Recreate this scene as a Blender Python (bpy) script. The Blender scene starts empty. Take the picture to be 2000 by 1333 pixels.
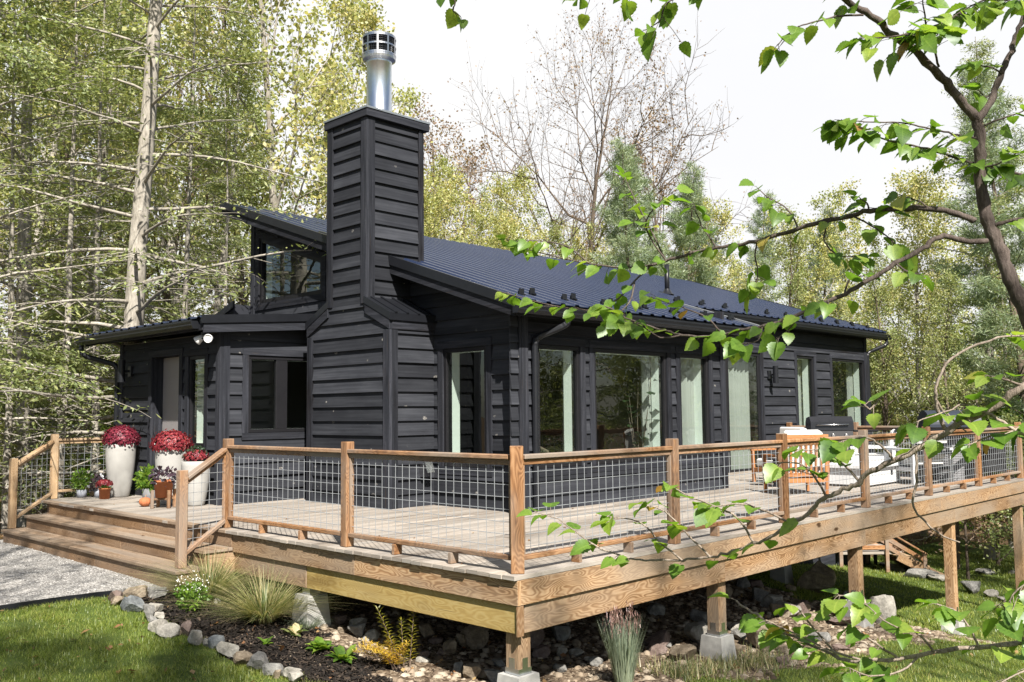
import bpy, bmesh, math, random
import numpy as np
from mathutils import Vector, Matrix, noise

# ------------------------------------------------------------------ camera, world, sun, exposure
SC = bpy.context.scene
COL = SC.collection
CAM_POS = (-5.348, -5.156, 1.266)
cam = bpy.data.cameras.new("camera")
cam.lens = 36 * 1809.6 / 2000
cam.sensor_width = 36
cam.clip_start = 0.05
cam.clip_end = 900
camo = bpy.data.objects.new("camera", cam)
COL.objects.link(camo)
_yaw, _pit, _rol = math.radians(44.1593), math.radians(4.4107), math.radians(-0.5633)
_f = Vector((math.cos(_yaw) * math.cos(_pit), math.sin(_yaw) * math.cos(_pit), math.sin(_pit)))
_r = Vector((math.sin(_yaw), -math.cos(_yaw), 0))
_u = _r.cross(_f)
_r2 = math.cos(_rol) * _r + math.sin(_rol) * _u
_u2 = -math.sin(_rol) * _r + math.cos(_rol) * _u
camo.matrix_world = Matrix(((_r2.x, _u2.x, -_f.x, CAM_POS[0]), (_r2.y, _u2.y, -_f.y, CAM_POS[1]),
                            (_r2.z, _u2.z, -_f.z, CAM_POS[2]), (0, 0, 0, 1)))
SC.camera = camo

SUN_DIR = Vector((-0.57, -1.0, 1.15)).normalized()     # towards the sun
EL = math.asin(SUN_DIR.z)
AZ = math.atan2(SUN_DIR.x, SUN_DIR.y)
SC.view_settings.view_transform = 'Standard'
SC.view_settings.look = 'None'
SC.view_settings.gamma = 1
SC.view_settings.exposure = 1.3
SC.view_settings.use_curve_mapping = False
SC.cycles.max_bounces = 8
SC.cycles.transparent_max_bounces = 16
SC.cycles.use_denoising = True
SC.cycles.sample_clamp_indirect = 6

W = bpy.data.worlds.new("World")
SC.world = W
W.use_nodes = True
nt = W.node_tree
nt.nodes.clear()
def _n(t, **k):
    n = nt.nodes.new(t)
    for a, b in k.items():
        setattr(n, a, b)
    return n
sky = _n('ShaderNodeTexSky', sky_type='NISHITA', sun_disc=False, sun_elevation=EL, sun_rotation=AZ)
sky.air_density = 1.0; sky.dust_density = 1.0; sky.ozone_density = 1.0
# thin bright cloud sheet: procedural cover over the blue sky, open patches overhead and to the right
tc = _n('ShaderNodeTexCoord')
mp = _n('ShaderNodeMapping'); mp.inputs['Scale'].default_value = (1.0, 1.0, 1.8)
nz = _n('ShaderNodeTexNoise'); nz.inputs['Scale'].default_value = 1.6; nz.inputs['Detail'].default_value = 7
nz.inputs['Roughness'].default_value = 0.55
rp = _n('ShaderNodeMapRange'); rp.interpolation_type = 'SMOOTHSTEP'
rp.inputs[1].default_value = 0.30; rp.inputs[2].default_value = 0.62
# the cloud bank stands beyond the cabin; behind and overhead the sky is open blue
dt = _n('ShaderNodeVectorMath', operation='DOT_PRODUCT'); dt.inputs[1].default_value = Vector((0.60, 0.70, 0.33)).normalized()
bk = _n('ShaderNodeMapRange'); bk.interpolation_type = 'SMOOTHSTEP'
bk.inputs[1].default_value = 0.30; bk.inputs[2].default_value = 0.74
mxx = _n('ShaderNodeMath', operation='MAXIMUM')
mx = _n('ShaderNodeMix', data_type='RGBA')
cm = _n('ShaderNodeMix', data_type='RGBA'); cm.inputs[6].default_value = (7.9, 7.95, 8.15, 1); cm.inputs[7].default_value = (8.5, 8.5, 8.5, 1)
bg = _n('ShaderNodeBackground'); bg.inputs['Strength'].default_value = 0.05
ow = _n('ShaderNodeOutputWorld')
L = nt.links.new
L(tc.outputs['Generated'], mp.inputs['Vector']); L(mp.outputs[0], nz.inputs['Vector'])
L(nz.outputs['Fac'], rp.inputs[0]); L(tc.outputs['Generated'], dt.inputs[0]); L(dt.outputs['Value'], bk.inputs[0])
wsum = _n('ShaderNodeMath', operation='MULTIPLY'); wsum.inputs[1].default_value = 0.08
L(rp.outputs[0], cm.inputs[0]); L(cm.outputs[2], mx.inputs[7])
L(rp.outputs[0], wsum.inputs[0]); L(wsum.outputs[0], mxx.inputs[0]); L(bk.outputs[0], mxx.inputs[1])
L(mxx.outputs[0], mx.inputs[0]); L(sky.outputs[0], mx.inputs[6]); L(mx.outputs[2], bg.inputs['Color']); L(bg.outputs[0], ow.inputs[0])

sl = bpy.data.lights.new("sun", 'SUN')
sl.energy = 5.0; sl.angle = math.radians(0.6); sl.color = (1.0, 0.94, 0.85)
so = bpy.data.objects.new("sun", sl); COL.objects.link(so)
so.rotation_euler = SUN_DIR.to_track_quat('Z', 'Y').to_euler()
so.location = (-10, -18, 20)

# ------------------------------------------------------------------ helpers
R0 = random.Random(7)

def tag(o, label=None, cat=None, group=None, kind=None):
    if label: o['label'] = label
    if cat: o['category'] = cat
    if group: o['group'] = group
    if kind: o['kind'] = kind
    return o

def thing(name, label, cat, loc=(0, 0, 0), group=None, rz=0.0):
    o = bpy.data.objects.new(name, None)
    o.empty_display_size = 0.2
    COL.objects.link(o)
    o.location = loc
    o.rotation_euler = (0, 0, rz)
    return tag(o, label, cat, group)

class MB:
    """collects polygons (with board UVs in metres and one random number per piece) and links them as one mesh"""
    def __init__(s):
        s.v = []; s.f = []; s.uv = []; s.r = []; s.m = []
    def poly(s, pts, uvs=None, rnd=0.0, m=0):
        i = len(s.v)
        s.v.extend([tuple(p) for p in pts])
        s.f.append(tuple(range(i, i + len(pts))))
        s.uv.append(uvs or [(0, 0)] * len(pts)); s.r.append(rnd); s.m.append(m)
    def obox(s, c, ex, ey, ez, rnd=None, m=0):
        """box from centre and three half-extent vectors; u runs along ex"""
        c = Vector(c); ex = Vector(ex); ey = Vector(ey); ez = Vector(ez)
        if ex.cross(ey).dot(ez) < 0: ez = -ez
        rnd = R0.random() if rnd is None else rnd
        P = lambda a, b, d: c + ex * a + ey * b + ez * d
        lx, ly, lz = ex.length, ey.length, ez.length
        i = len(s.v)
        cs = [(-1,-1,-1),(1,-1,-1),(1,1,-1),(-1,1,-1),(-1,-1,1),(1,-1,1),(1,1,1),(-1,1,1)]
        s.v.extend([tuple(P(*k)) for k in cs])
        fs = [(0,3,2,1),(4,5,6,7),(0,1,5,4),(2,3,7,6),(1,2,6,5),(3,0,4,7)]
        for q, f in enumerate(fs):
            s.f.append(tuple(i + k for k in f)); s.r.append(rnd); s.m.append(m)
            uv = []
            for k in f:
                a, b, d = cs[k]
                if q < 2: uv.append((a*lx, b*ly))
                elif q < 4: uv.append((a*lx, d*lz + ly))
                else: uv.append((b*ly*0.3 + 9, d*lz))
            s.uv.append(uv)
    def box(s, x0, x1, y0, y1, z0, z1, rnd=None, m=0, along=None):
        d = [abs(x1-x0), abs(y1-y0), abs(z1-z0)]
        a = along if along is not None else d.index(max(d))
        e = [Vector((d[0]/2,0,0)), Vector((0,d[1]/2,0)), Vector((0,0,d[2]/2))]
        o = [k for k in range(3) if k != a]
        if d[o[0]] < d[o[1]]: o = o[::-1]
        s.obox(((x0+x1)/2,(y0+y1)/2,(z0+z1)/2), e[a], e[o[0]], e[o[1]], rnd, m)
    def beam(s, p0, p1, w, h, up=(0,0,1), rnd=None, m=0):
        p0 = Vector(p0); p1 = Vector(p1); d = (p1-p0)
        e = d.normalized(); up = Vector(up)
        side = e.cross(up).normalized(); up2 = side.cross(e)
        s.obox((p0+p1)/2, d/2, side*w/2, up2*h/2, rnd, m)
    def prism(s, poly2, frame, depth, rnd=None, m=0):
        """convex polygon (u,v) in frame (origin, U, V, N) extruded by depth along N"""
        o, U, V, N = [Vector(a) for a in frame]
        rnd = R0.random() if rnd is None else rnd
        fr = [o + U*a + V*b + N*depth for a, b in poly2]
        bk = [o + U*a + V*b for a, b in poly2]
        if U.cross(V).dot(N) * depth < 0: fr = fr[::-1]; bk = bk[::-1]; poly2 = poly2[::-1]
        s.poly(fr, [(a, b) for a, b in poly2], rnd, m)
        s.poly(bk[::-1], [(a, b) for a, b in poly2[::-1]], rnd, m)
        n = len(fr)
        for k in range(n):
            j = (k+1) % n
            s.poly([fr[k], bk[k], bk[j], fr[j]], [(poly2[k][0], 0), (poly2[k][0], .05), (poly2[j][0], .05), (poly2[j][0], 0)], rnd, m)
    def tube(s, pts, rad, n=8, caps=True, rnd=None, m=0):
        pts = [Vector(p) for p in pts]
        if not hasattr(rad, '__len__'): rad = [rad]*len(pts)
        rnd = R0.random() if rnd is None else rnd
        rings = []; L_ = 0; prev = None
        ref = Vector((0.13, 0.31, 0.94))
        for k, p in enumerate(pts):
            t = (pts[min(k+1, len(pts)-1)] - pts[max(k-1, 0)])
            if t.length < 1e-9: t = Vector((0,0,1))
            t.normalize()
            if prev is None:
                a = t.cross(ref)
                if a.length < 1e-3: a = t.cross(Vector((1,0,0)))
                a.normalize()
            else:
                a = prev - t*prev.dot(t)
                if a.length < 1e-6: a = t.cross(ref)
                a.normalize()
            prev = a; b = t.cross(a)
            if k: L_ += (p - pts[k-1]).length
            i = len(s.v)
            for q in range(n):
                w = 2*math.pi*q/n
                s.v.append(tuple(p + (a*math.cos(w) + b*math.sin(w))*rad[k]))
            rings.append((i, L_, rad[k]))
        for k in range(len(rings)-1):
            i, l0, r0 = rings[k]; j, l1, r1 = rings[k+1]
            for q in range(n):
                q2 = (q+1) % n
                s.f.append((i+q, i+q2, j+q2, j+q)); s.r.append(rnd); s.m.append(m)
                s.uv.append([(l0, q/n*6.28*r0), (l0, (q+1)/n*6.28*r0), (l1, (q+1)/n*6.28*r1), (l1, q/n*6.28*r1)])
        if caps:
            i = rings[0][0]; s.f.append(tuple(i+q for q in range(n))[::-1]); s.r.append(rnd); s.m.append(m); s.uv.append([(0,0)]*n)
            i = rings[-1][0]; s.f.append(tuple(i+q for q in range(n))); s.r.append(rnd); s.m.append(m); s.uv.append([(0,0)]*n)
    def lathe(s, prof, c=(0,0,0), n=32, m=0, rnd=None):
        rnd = R0.random() if rnd is None else rnd
        c = Vector(c); base = len(s.v)
        for (r, z) in prof:
            for q in range(n):
                w = 2*math.pi*q/n
                s.v.append((c.x + r*math.cos(w), c.y + r*math.sin(w), c.z + z))
        for k in range(len(prof)-1):
            for q in range(n):
                q2 = (q+1) % n
                s.f.append((base+k*n+q, base+k*n+q2, base+(k+1)*n+q2, base+(k+1)*n+q)); s.r.append(rnd); s.m.append(m)
                s.uv.append([(q/n, prof[k][1]), ((q+1)/n, prof[k][1]), ((q+1)/n, prof[k+1][1]), (q/n, prof[k+1][1])])
    def build(s, name, mats, parent=None, smooth=False, bevel=0.0, loc=None):
        me = bpy.data.meshes.new(name)
        me.from_pydata(s.v, [], s.f)
        if not isinstance(mats, (list, tuple)): mats = [mats]
        for mm in mats: me.materials.append(mm)
        if len(mats) > 1: me.polygons.foreach_set('material_index', s.m)
        ul = me.uv_layers.new(name='UVMap')
        ul.data.foreach_set('uv', [c for f in s.uv for p in f for c in p])
        at = me.attributes.new('rnd', 'FLOAT', 'FACE')
        at.data.foreach_set('value', s.r)
        if smooth: me.polygons.foreach_set('use_smooth', [True]*len(s.f))
        me.update()
        o = bpy.data.objects.new(name, me)
        COL.objects.link(o)
        if parent is not None: o.parent = parent
        if loc is not None: o.location = loc
        if bevel:
            md = o.modifiers.new('bevel', 'BEVEL'); md.width = bevel; md.segments = 1; md.limit_method = 'ANGLE'
        return o

def np_mesh(name, verts, faces, mats, rnd=None, uv=None, smooth=False, parent=None, midx=None, loops_per=4):
    """mesh straight from numpy arrays (all faces with the same corner count)"""
    verts = np.asarray(verts, np.float32); faces = np.asarray(faces, np.int32)
    me = bpy.data.meshes.new(name)
    nf, k = faces.shape
    me.vertices.add(len(verts)); me.vertices.foreach_set('co', verts.ravel())
    me.loops.add(nf*k); me.loops.foreach_set('vertex_index', faces.ravel())
    me.polygons.add(nf)
    me.polygons.foreach_set('loop_start', np.arange(0, nf*k, k, dtype=np.int32))
    me.polygons.foreach_set('loop_total', np.full(nf, k, np.int32))
    if not isinstance(mats, (list, tuple)): mats = [mats]
    for mm in mats: me.materials.append(mm)
    if midx is not None: me.polygons.foreach_set('material_index', np.asarray(midx, np.int32))
    if smooth: me.polygons.foreach_set('use_smooth', np.ones(nf, bool))
    if rnd is not None:
        at = me.attributes.new('rnd', 'FLOAT', 'FACE'); at.data.foreach_set('value', np.asarray(rnd, np.float32))
    if uv is not None:
        ul = me.uv_layers.new(name='UVMap'); ul.data.foreach_set('uv', np.asarray(uv, np.float32).ravel())
    me.update(calc_edges=True); me.validate()
    o = bpy.data.objects.new(name, me); COL.objects.link(o)
    if parent is not None: o.parent = parent
    return o

# ------------------------------------------------------------------ materials
class NT:
    def __init__(s, name):
        s.m = bpy.data.materials.new(name); s.m.use_nodes = True
        s.t = s.m.node_tree; s.t.nodes.clear()
        s.out = s.t.nodes.new('ShaderNodeOutputMaterial')
    def n(s, t, ins=None, **k):
        n = s.t.nodes.new(t)
        for a, b in k.items(): setattr(n, a, b)
        for a, b in (ins or {}).items(): s.set(n.inputs[a], b)
        return n
    def set(s, inp, val):
        if hasattr(val, 'is_output'): s.t.links.new(val, inp)
        elif hasattr(val, 'outputs'): s.t.links.new(val.outputs[0], inp)
        else:
            if inp.type == 'RGBA' and len(val) == 3: val = (*val, 1)
            inp.default_value = val
    def math(s, op, a, b=0.0, clamp=False):
        n = s.n('ShaderNodeMath', operation=op, use_clamp=clamp); s.set(n.inputs[0], a); s.set(n.inputs[1], b); return n.outputs[0]
    def mix(s, f, a, b, blend='MIX'):
        n = s.n('ShaderNodeMix', data_type='RGBA', blend_type=blend); s.set(n.inputs[0], f); s.set(n.inputs[6], a); s.set(n.inputs[7], b); return n.outputs[2]
    def ramp(s, f, stops):
        n = s.n('ShaderNodeValToRGB'); s.set(n.inputs[0], f)
        e = n.color_ramp.elements
        while len(e) < len(stops): e.new(0.5)
        for q, (p, c) in zip(e, stops): q.position = p; q.color = (*c, 1) if len(c) == 3 else c
        return n.outputs[0]
    def noise(s, vec, scale, detail=4, rough=0.55, dist=0.0):
        return s.n('ShaderNodeTexNoise', {'Vector': vec, 'Scale': scale, 'Detail': detail, 'Roughness': rough, 'Distortion': dist}).outputs['Fac']
    def vmath(s, op, a, b):
        n = s.n('ShaderNodeVectorMath', operation=op); s.set(n.inputs[0], a); s.set(n.inputs[1], b); return n.outputs[0]
    def attr(s, name='rnd'):
        return s.n('ShaderNodeAttribute', attribute_name=name).outputs['Fac']
    def bump(s, h, strength=0.3, dist=0.01):
        return s.n('ShaderNodeBump', {'Height': h, 'Strength': strength, 'Distance': dist}).outputs[0]
    def bsdf(s, col, rough=0.6, normal=None, spec=0.5, metal=0.0, **ex):
        b = s.n('ShaderNodeBsdfPrincipled', {'Base Color': col, 'Roughness': rough, 'Metallic': metal, 'Specular IOR Level': spec})
        if normal is not None: s.set(b.inputs['Normal'], normal)
        for k, v in ex.items(): s.set(b.inputs[k], v)
        s.t.links.new(b.outputs[0], s.out.inputs[0])
        return s.m

def wood_mat(name, stops, rough=0.65, spec=0.3, su=0.9, sv=16, var=0.35, rings=0.5, knots=0.0, knotcol=(.12,.06,.03), grey=0.0, bstr=0.25, greycol=(0.235, 0.205, 0.175)):
    t = NT(name)
    uv = t.n('ShaderNodeTexCoord').outputs['UV']
    r = t.attr()
    off = t.n('ShaderNodeCombineXYZ', {'X': t.math('MULTIPLY', r, 37.0), 'Y': t.math('MULTIPLY', r, 13.0), 'Z': t.math('MULTIPLY', r, 91.0)}).outputs[0]
    p = t.vmath('ADD', uv, off)
    warp = t.noise(t.vmath('MULTIPLY', p, (1.3, 5, 1)), 1.0, 2)
    g = t.noise(t.vmath('MULTIPLY', p, (su, sv, 1)), 1.0, 6, 0.6, 0.6)
    fine = t.noise(t.vmath('MULTIPLY', p, (su*4, sv*9, 1)), 1.0, 3, 0.6)
    wv = t.math('SINE', t.math('MULTIPLY', t.math('ADD', t.math('MULTIPLY', warp, 4.0), t.n('ShaderNodeSeparateXYZ', {0: p}).outputs[1]), 42.0))
    wv = t.math('MULTIPLY', t.math('ADD', wv, 1.0), 0.5)
    f = t.math('ADD', t.math('MULTIPLY', g, 1.0 - rings*0.5), t.math('MULTIPLY', wv, rings*0.5))
    f = t.math('ADD', t.math('MULTIPLY', f, 0.8), t.math('MULTIPLY', fine, 0.2))
    c = t.ramp(f, stops)
    bv = t.math('ADD', 1.0 - var/2, t.math('MULTIPLY', r, var))
    c = t.mix(1.0, c, t.n('ShaderNodeCombineColor', {0: bv, 1: bv, 2: bv}).outputs[0], 'MULTIPLY')
    st = t.noise(t.vmath('MULTIPLY', p, (0.55, 3.0, 1)), 1.0, 5, 0.65)          # water stains and wear along the board
    c = t.mix(1.0, c, t.ramp(st, [(0.30, (.52,.47,.43)), (0.47, (1,1,1)), (0.62, (1.08,1.06,1.03))]), 'MULTIPLY')
    ck = t.noise(t.vmath('MULTIPLY', p, (1.6, 60, 1)), 1.0, 2, 0.5)               # drying checks
    c = t.mix(t.ramp(ck, [(0.70, (0,0,0)), (0.76, (.75,.75,.75))]), c, (0.05, 0.035, 0.025))
    if grey:
        big = t.noise(t.vmath('MULTIPLY', p, (0.8, 2.0, 1)), 1.0, 3)
        gm = t.ramp(big, [(0.4, (0,0,0)), (0.65, (1,1,1))])
        c = t.mix(t.math('MULTIPLY', gm, grey), c, greycol)
    if knots:
        v = t.n('ShaderNodeTexVoronoi', {'Vector': t.vmath('MULTIPLY', p, (2.2, 6.0, 1)), 'Scale': 1.0})
        d = v.outputs['Distance']
        gate = t.math('GREATER_THAN', t.n('ShaderNodeSeparateColor', {0: v.outputs['Color']}).outputs[0], 1.0 - knots)
        k = t.math('MULTIPLY', t.ramp(d, [(0.09, (1,1,1)), (0.16, (0,0,0))]), gate)
        c = t.mix(k, c, knotcol)
    nrm = t.bump(f, bstr, 0.006)
    return t.bsdf(c, rough, nrm, spec)

M = {}
def siding_mat():
    t = NT('charred_black_siding')
    uv = t.n('ShaderNodeTexCoord').outputs['UV']
    r = t.attr()
    off = t.n('ShaderNodeCombineXYZ', {'X': t.math('MULTIPLY', r, 37.0), 'Y': t.math('MULTIPLY', r, 13.0), 'Z': t.math('MULTIPLY', r, 91.0)}).outputs[0]
    p = t.vmath('ADD', uv, off)
    g = t.noise(t.vmath('MULTIPLY', p, (0.9, 34, 1)), 1.0, 6, 0.6, 0.12)
    pat = t.noise(t.vmath('MULTIPLY', p, (1.3, 3.2, 1)), 1.0, 3, 0.6)
    f = t.math('ADD', t.math('MULTIPLY', g, 0.55), t.math('MULTIPLY', pat, 0.45))
    c = t.ramp(f, [(0.32, (0.017, 0.018, 0.022)), (0.5, (0.028, 0.030, 0.036)), (0.72, (0.050, 0.053, 0.062))])
    bv = t.math('ADD', 0.72, t.math('MULTIPLY', r, 0.56))
    c = t.mix(1.0, c, t.n('ShaderNodeCombineColor', {0: bv, 1: bv, 2: bv}).outputs[0], 'MULTIPLY')
    # knots: little pale oval rings with a dark eye where the stain has rubbed off
    wp = t.vmath('ADD', p, t.vmath('MULTIPLY', t.n('ShaderNodeTexNoise', {'Vector': p, 'Scale': 14.0}).outputs['Color'], (0.03, 0.03, 0)))
    v = t.n('ShaderNodeTexVoronoi', {'Vector': t.vmath('MULTIPLY', wp, (3.4, 4.6, 1)), 'Scale': 1.0, 'Randomness': 1.0})
    d = v.outputs['Distance']
    gate = t.math('GREATER_THAN', t.n('ShaderNodeSeparateColor', {0: v.outputs['Color']}).outputs[0], 0.30)
    size = t.n('ShaderNodeSeparateColor', {0: v.outputs['Color']}).outputs[1]
    dd = t.math('DIVIDE', d, t.math('ADD', 0.35, size))
    ring = t.ramp(dd, [(0.0, (.35,.35,.35)), (0.035, (.5,.5,.5)), (0.07, (1,1,1)), (0.115, (0,0,0))])
    brk = t.ramp(t.noise(p, 40.0, 3), [(0.42, (0.15,.15,.15)), (0.62, (1,1,1))])
    k = t.math('MULTIPLY', t.math('MULTIPLY', ring, gate), brk)
    c = t.mix(t.math('MULTIPLY', k, 0.9), c, (0.30, 0.285, 0.26))
    # scuffs
    sc = t.noise(t.vmath('MULTIPLY', p, (5, 34, 1)), 1.0, 2, 0.5)
    c = t.mix(t.math('MULTIPLY', t.ramp(sc, [(0.77, (0,0,0)), (0.82, (1,1,1))]), 0.35), c, (0.22, 0.21, 0.19))
    rg = t.math('ADD', 0.50, t.math('MULTIPLY', g, 0.25))
    return t.bsdf(c, rg, t.bump(g, 0.2, 0.003), 0.07)
M['siding'] = siding_mat()

def simple(name, col, rough=0.6, var=0.12, scale=30, spec=0.4, metal=0.0, bs=0.0, coord='Object', **ex):
    t = NT(name)
    p = t.n('ShaderNodeTexCoord').outputs[coord]
    n = t.noise(p, scale, 5)
    n2 = t.noise(p, scale*0.13, 3)
    f = t.math('ADD', t.math('MULTIPLY', n, 0.5), t.math('MULTIPLY', n2, 0.5))
    lo = tuple(c*(1-var) for c in col); hi = tuple(min(1, c*(1+var)) for c in col)
    c = t.ramp(f, [(0.3, lo), (0.7, hi)])
    nrm = t.bump(n, bs, 0.01) if bs else None
    return t.bsdf(c, rough, nrm, spec, metal, **ex)

M['black_trim'] = wood_mat('black_stained_trim', [(0.3, (.010,.011,.014)), (0.55, (.026,.028,.035)), (0.75, (.055,.057,.07))], 0.62, 0.07, 1.0, 22, 0.4, 0.1, 0.10, (.2,.19,.17), bstr=.12)
M['black_metal'] = simple('black_painted_metal', (.010,.011,.014), 0.38, 0.2, 12, 0.3)
M['frame'] = simple('black_window_frame', (.011,.011,.013), 0.5, 0.2, 20, 0.2)
M['roof'] = simple('navy_black_corrugated_steel', (.012,.019,.044), 0.33, 0.12, 6, 0.5)
M['galv'] = simple('galvanised_steel', (.62,.66,.70), 0.28, 0.12, 18, 0.5, 1.0)
M['wire'] = simple('galvanised_wire', (.34,.36,.385), 0.5, 0.1, 60, 0.5, 0.35)
M['flash'] = simple('bright_flashing', (.55,.56,.57), 0.35, 0.1, 18, 0.5, 0.9)
M['rail'] = wood_mat('cedar_rail', [(0.28, (.095,.042,.018)), (0.5, (.235,.118,.052)), (0.74, (.36,.215,.115))], 0.62, 0.25, 0.8, 20, 0.6, 0.5, 0.15, (.045,.022,.012), 0.8)
M['rail_new'] = wood_mat('pale_cedar_rail', [(0.28, (.27,.165,.085)), (0.5, (.38,.26,.15)), (0.72, (.45,.34,.22))], 0.62, 0.25, 0.8, 20, 0.3, 0.4, 0.12, (.12,.06,.03), 0.35)
M['beam'] = wood_mat('weathered_pine_beam', [(0.2, (.095,.045,.018)), (0.45, (.25,.15,.078)), (0.78, (.40,.28,.17))], 0.7, 0.2, 0.4, 8, 0.4, 0.8, 0.25, (.05,.027,.013), 0.7, greycol=(.245,.20,.155))
M['newbeam'] = wood_mat('fresh_treated_pine', [(0.2, (.23,.145,.040)), (0.48, (.34,.245,.085)), (0.78, (.41,.32,.14))], 0.7, 0.2, 0.4, 8, 0.2, 0.55, 0.22, (.05,.025,.01), 0.1)
M['deck'] = wood_mat('grey_weathered_decking', [(0.22, (.13,.107,.086)), (0.5, (.255,.225,.195)), (0.76, (.35,.325,.295))], 0.8, 0.15, 0.6, 13, 0.5, 0.25, 0.05, (.08,.05,.035), 0.5, greycol=(.29,.275,.255))
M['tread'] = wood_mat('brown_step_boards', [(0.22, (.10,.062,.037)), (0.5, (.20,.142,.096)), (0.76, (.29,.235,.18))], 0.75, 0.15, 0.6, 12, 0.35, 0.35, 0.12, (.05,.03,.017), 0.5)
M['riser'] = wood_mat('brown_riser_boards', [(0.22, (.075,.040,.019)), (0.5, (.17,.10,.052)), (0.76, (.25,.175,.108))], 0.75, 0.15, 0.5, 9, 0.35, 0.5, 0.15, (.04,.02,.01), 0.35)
M['teak'] = wood_mat('orange_teak', [(0.25, (.20,.075,.024)), (0.5, (.31,.135,.052)), (0.75, (.39,.21,.10))], 0.5, 0.3, 1.0, 24, 0.25, 0.3)
M['concrete'] = simple('pale_concrete', (.33,.325,.31), 0.9, 0.25, 14, 0.2, 0, 0.4)
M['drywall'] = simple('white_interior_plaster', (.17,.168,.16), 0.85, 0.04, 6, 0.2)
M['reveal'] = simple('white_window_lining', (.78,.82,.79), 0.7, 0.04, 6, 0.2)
M['floor_in'] = wood_mat('interior_oak_floor', [(0.3, (.07,.045,.025)), (0.7, (.13,.085,.05))], 0.4, 0.3)
M['white_pot'] = simple('white_stone_planter', (.325,.32,.305), 0.8, 0.16, 6, 0.25, 0, 0.25)
M['terracotta'] = simple('terracotta', (.36,.125,.052), 0.75, 0.2, 14, 0.3, 0, 0.1)
M['grey_pot'] = simple('blue_grey_glazed_pot', (.32,.34,.39), 0.5, 0.1, 14, 0.4)
M['soil'] = simple('potting_soil', (.035,.024,.017), 0.95, 0.4, 60, 0.1, 0, 0.6)
M['cushion'] = simple('white_cushion_fabric', (.55,.545,.53), 0.85, 0.05, 140, 0.2, 0, 0.15)
M['white_plastic'] = simple('white_resin', (.54,.545,.555), 0.45, 0.05, 10, 0.4)
M['grill'] = simple('black_enamel', (.012,.012,.014), 0.22, 0.2, 10, 0.5)
M['smoker'] = simple('blue_grey_hammered_steel', (.016,.021,.034), 0.45, 0.2, 60, 0.4)
M['steel'] = simple('brushed_steel', (.55,.55,.56), 0.3, 0.1, 60, 0.5, 1.0)
M['bin'] = simple('grey_resin_wicker', (.15,.15,.158), 0.7, 0.2, 50, 0.3, 0, 0.4)
M['door'] = simple('pale_grey_door_paint', (.21,.198,.20), 0.5, 0.04, 8, 0.4)
M['lens'] = simple('lamp_glass', (.70,.70,.68), 0.2, 0.1, 60, 0.5)

def curtain_mat():
    t = NT('sheer_white_curtain')
    d = t.n('ShaderNodeBsdfDiffuse', {'Color': (.55,.56,.54)}); tr = t.n('ShaderNodeBsdfTranslucent', {'Color': (.5,.53,.5)})
    ms = t.n('ShaderNodeMixShader', {0: 0.35}); t.t.links.new(d.outputs[0], ms.inputs[1]); t.t.links.new(tr.outputs[0], ms.inputs[2])
    t.t.links.new(ms.outputs[0], t.out.inputs[0]); return t.m
M['curtain'] = curtain_mat()

def glass_mat():
    t = NT('window_glass')
    p = t.n('ShaderNodeTexCoord').outputs['Object']
    wob = t.noise(p, 2.3, 2)
    nrm = t.bump(wob, 0.035, 0.05)
    tr = t.n('ShaderNodeBsdfTransparent', {'Color': (.70,.76,.73)})
    gl = t.n('ShaderNodeBsdfGlossy', {'Color': (.92,.96,.93), 'Roughness': 0.004, 'Normal': nrm})
    bf = t.n('ShaderNodeNewGeometry').outputs['Backfacing']
    ior = t.math('ADD', 1.62, t.math('MULTIPLY', bf, 1/1.62 - 1.62))      # the same reflection from either side of the pane
    fr = t.n('ShaderNodeFresnel', {'IOR': ior, 'Normal': nrm})
    fac = t.math('MULTIPLY', fr, 1.6, True)
    ms = t.n('ShaderNodeMixShader', {0: fac}); t.t.links.new(tr.outputs[0], ms.inputs[1]); t.t.links.new(gl.outputs[0], ms.inputs[2])
    t.t.links.new(ms.outputs[0], t.out.inputs[0]); return t.m
M['glass'] = glass_mat()

def leaf_mat(name, stops, trans=0.45, rough=0.6, gloss=0.03, coordvar=0.0, blotch=0.0, tint=(1.0,1.0,0.6)):
    """thin leaf: diffuse + translucent + a little gloss, colour from the per-leaf random number"""
    t = NT(name)
    r = t.attr()
    if coordvar:
        p = t.n('ShaderNodeTexCoord').outputs['Object']
        r = t.math('ADD', t.math('MULTIPLY', r, 1-coordvar), t.math('MULTIPLY', t.ramp(t.noise(p, 0.55, 3), [(.3,(0,0,0)),(.7,(1,1,1))]), coordvar))
    c = t.ramp(r, stops)
    if blotch:
        bn = t.noise(t.n('ShaderNodeTexCoord').outputs['Object'], blotch, 4, .7)
        c = t.mix(1.0, c, t.ramp(bn, [(.30, (.55,.6,.5)), (.5, (1,1,1)), (.66, (1.0,1.0,.9)), (.74, (1.35,1.1,.6))]), 'MULTIPLY')
    d = t.n('ShaderNodeBsdfDiffuse', {'Color': c})
    tr = t.n('ShaderNodeBsdfTranslucent', {'Color': t.mix(1.0, c, (*[x*1.5 for x in tint],), 'MULTIPLY')})
    ms = t.n('ShaderNodeMixShader', {0: trans}); t.t.links.new(d.outputs[0], ms.inputs[1]); t.t.links.new(tr.outputs[0], ms.inputs[2])
    gl = t.n('ShaderNodeBsdfGlossy', {'Color': (.9,.95,1,1), 'Roughness': rough*0.7})
    m2 = t.n('ShaderNodeMixShader', {0: gloss}); t.t.links.new(ms.outputs[0], m2.inputs[1]); t.t.links.new(gl.outputs[0], m2.inputs[2])
    t.t.links.new(m2.outputs[0], t.out.inputs[0]); return t.m
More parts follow.
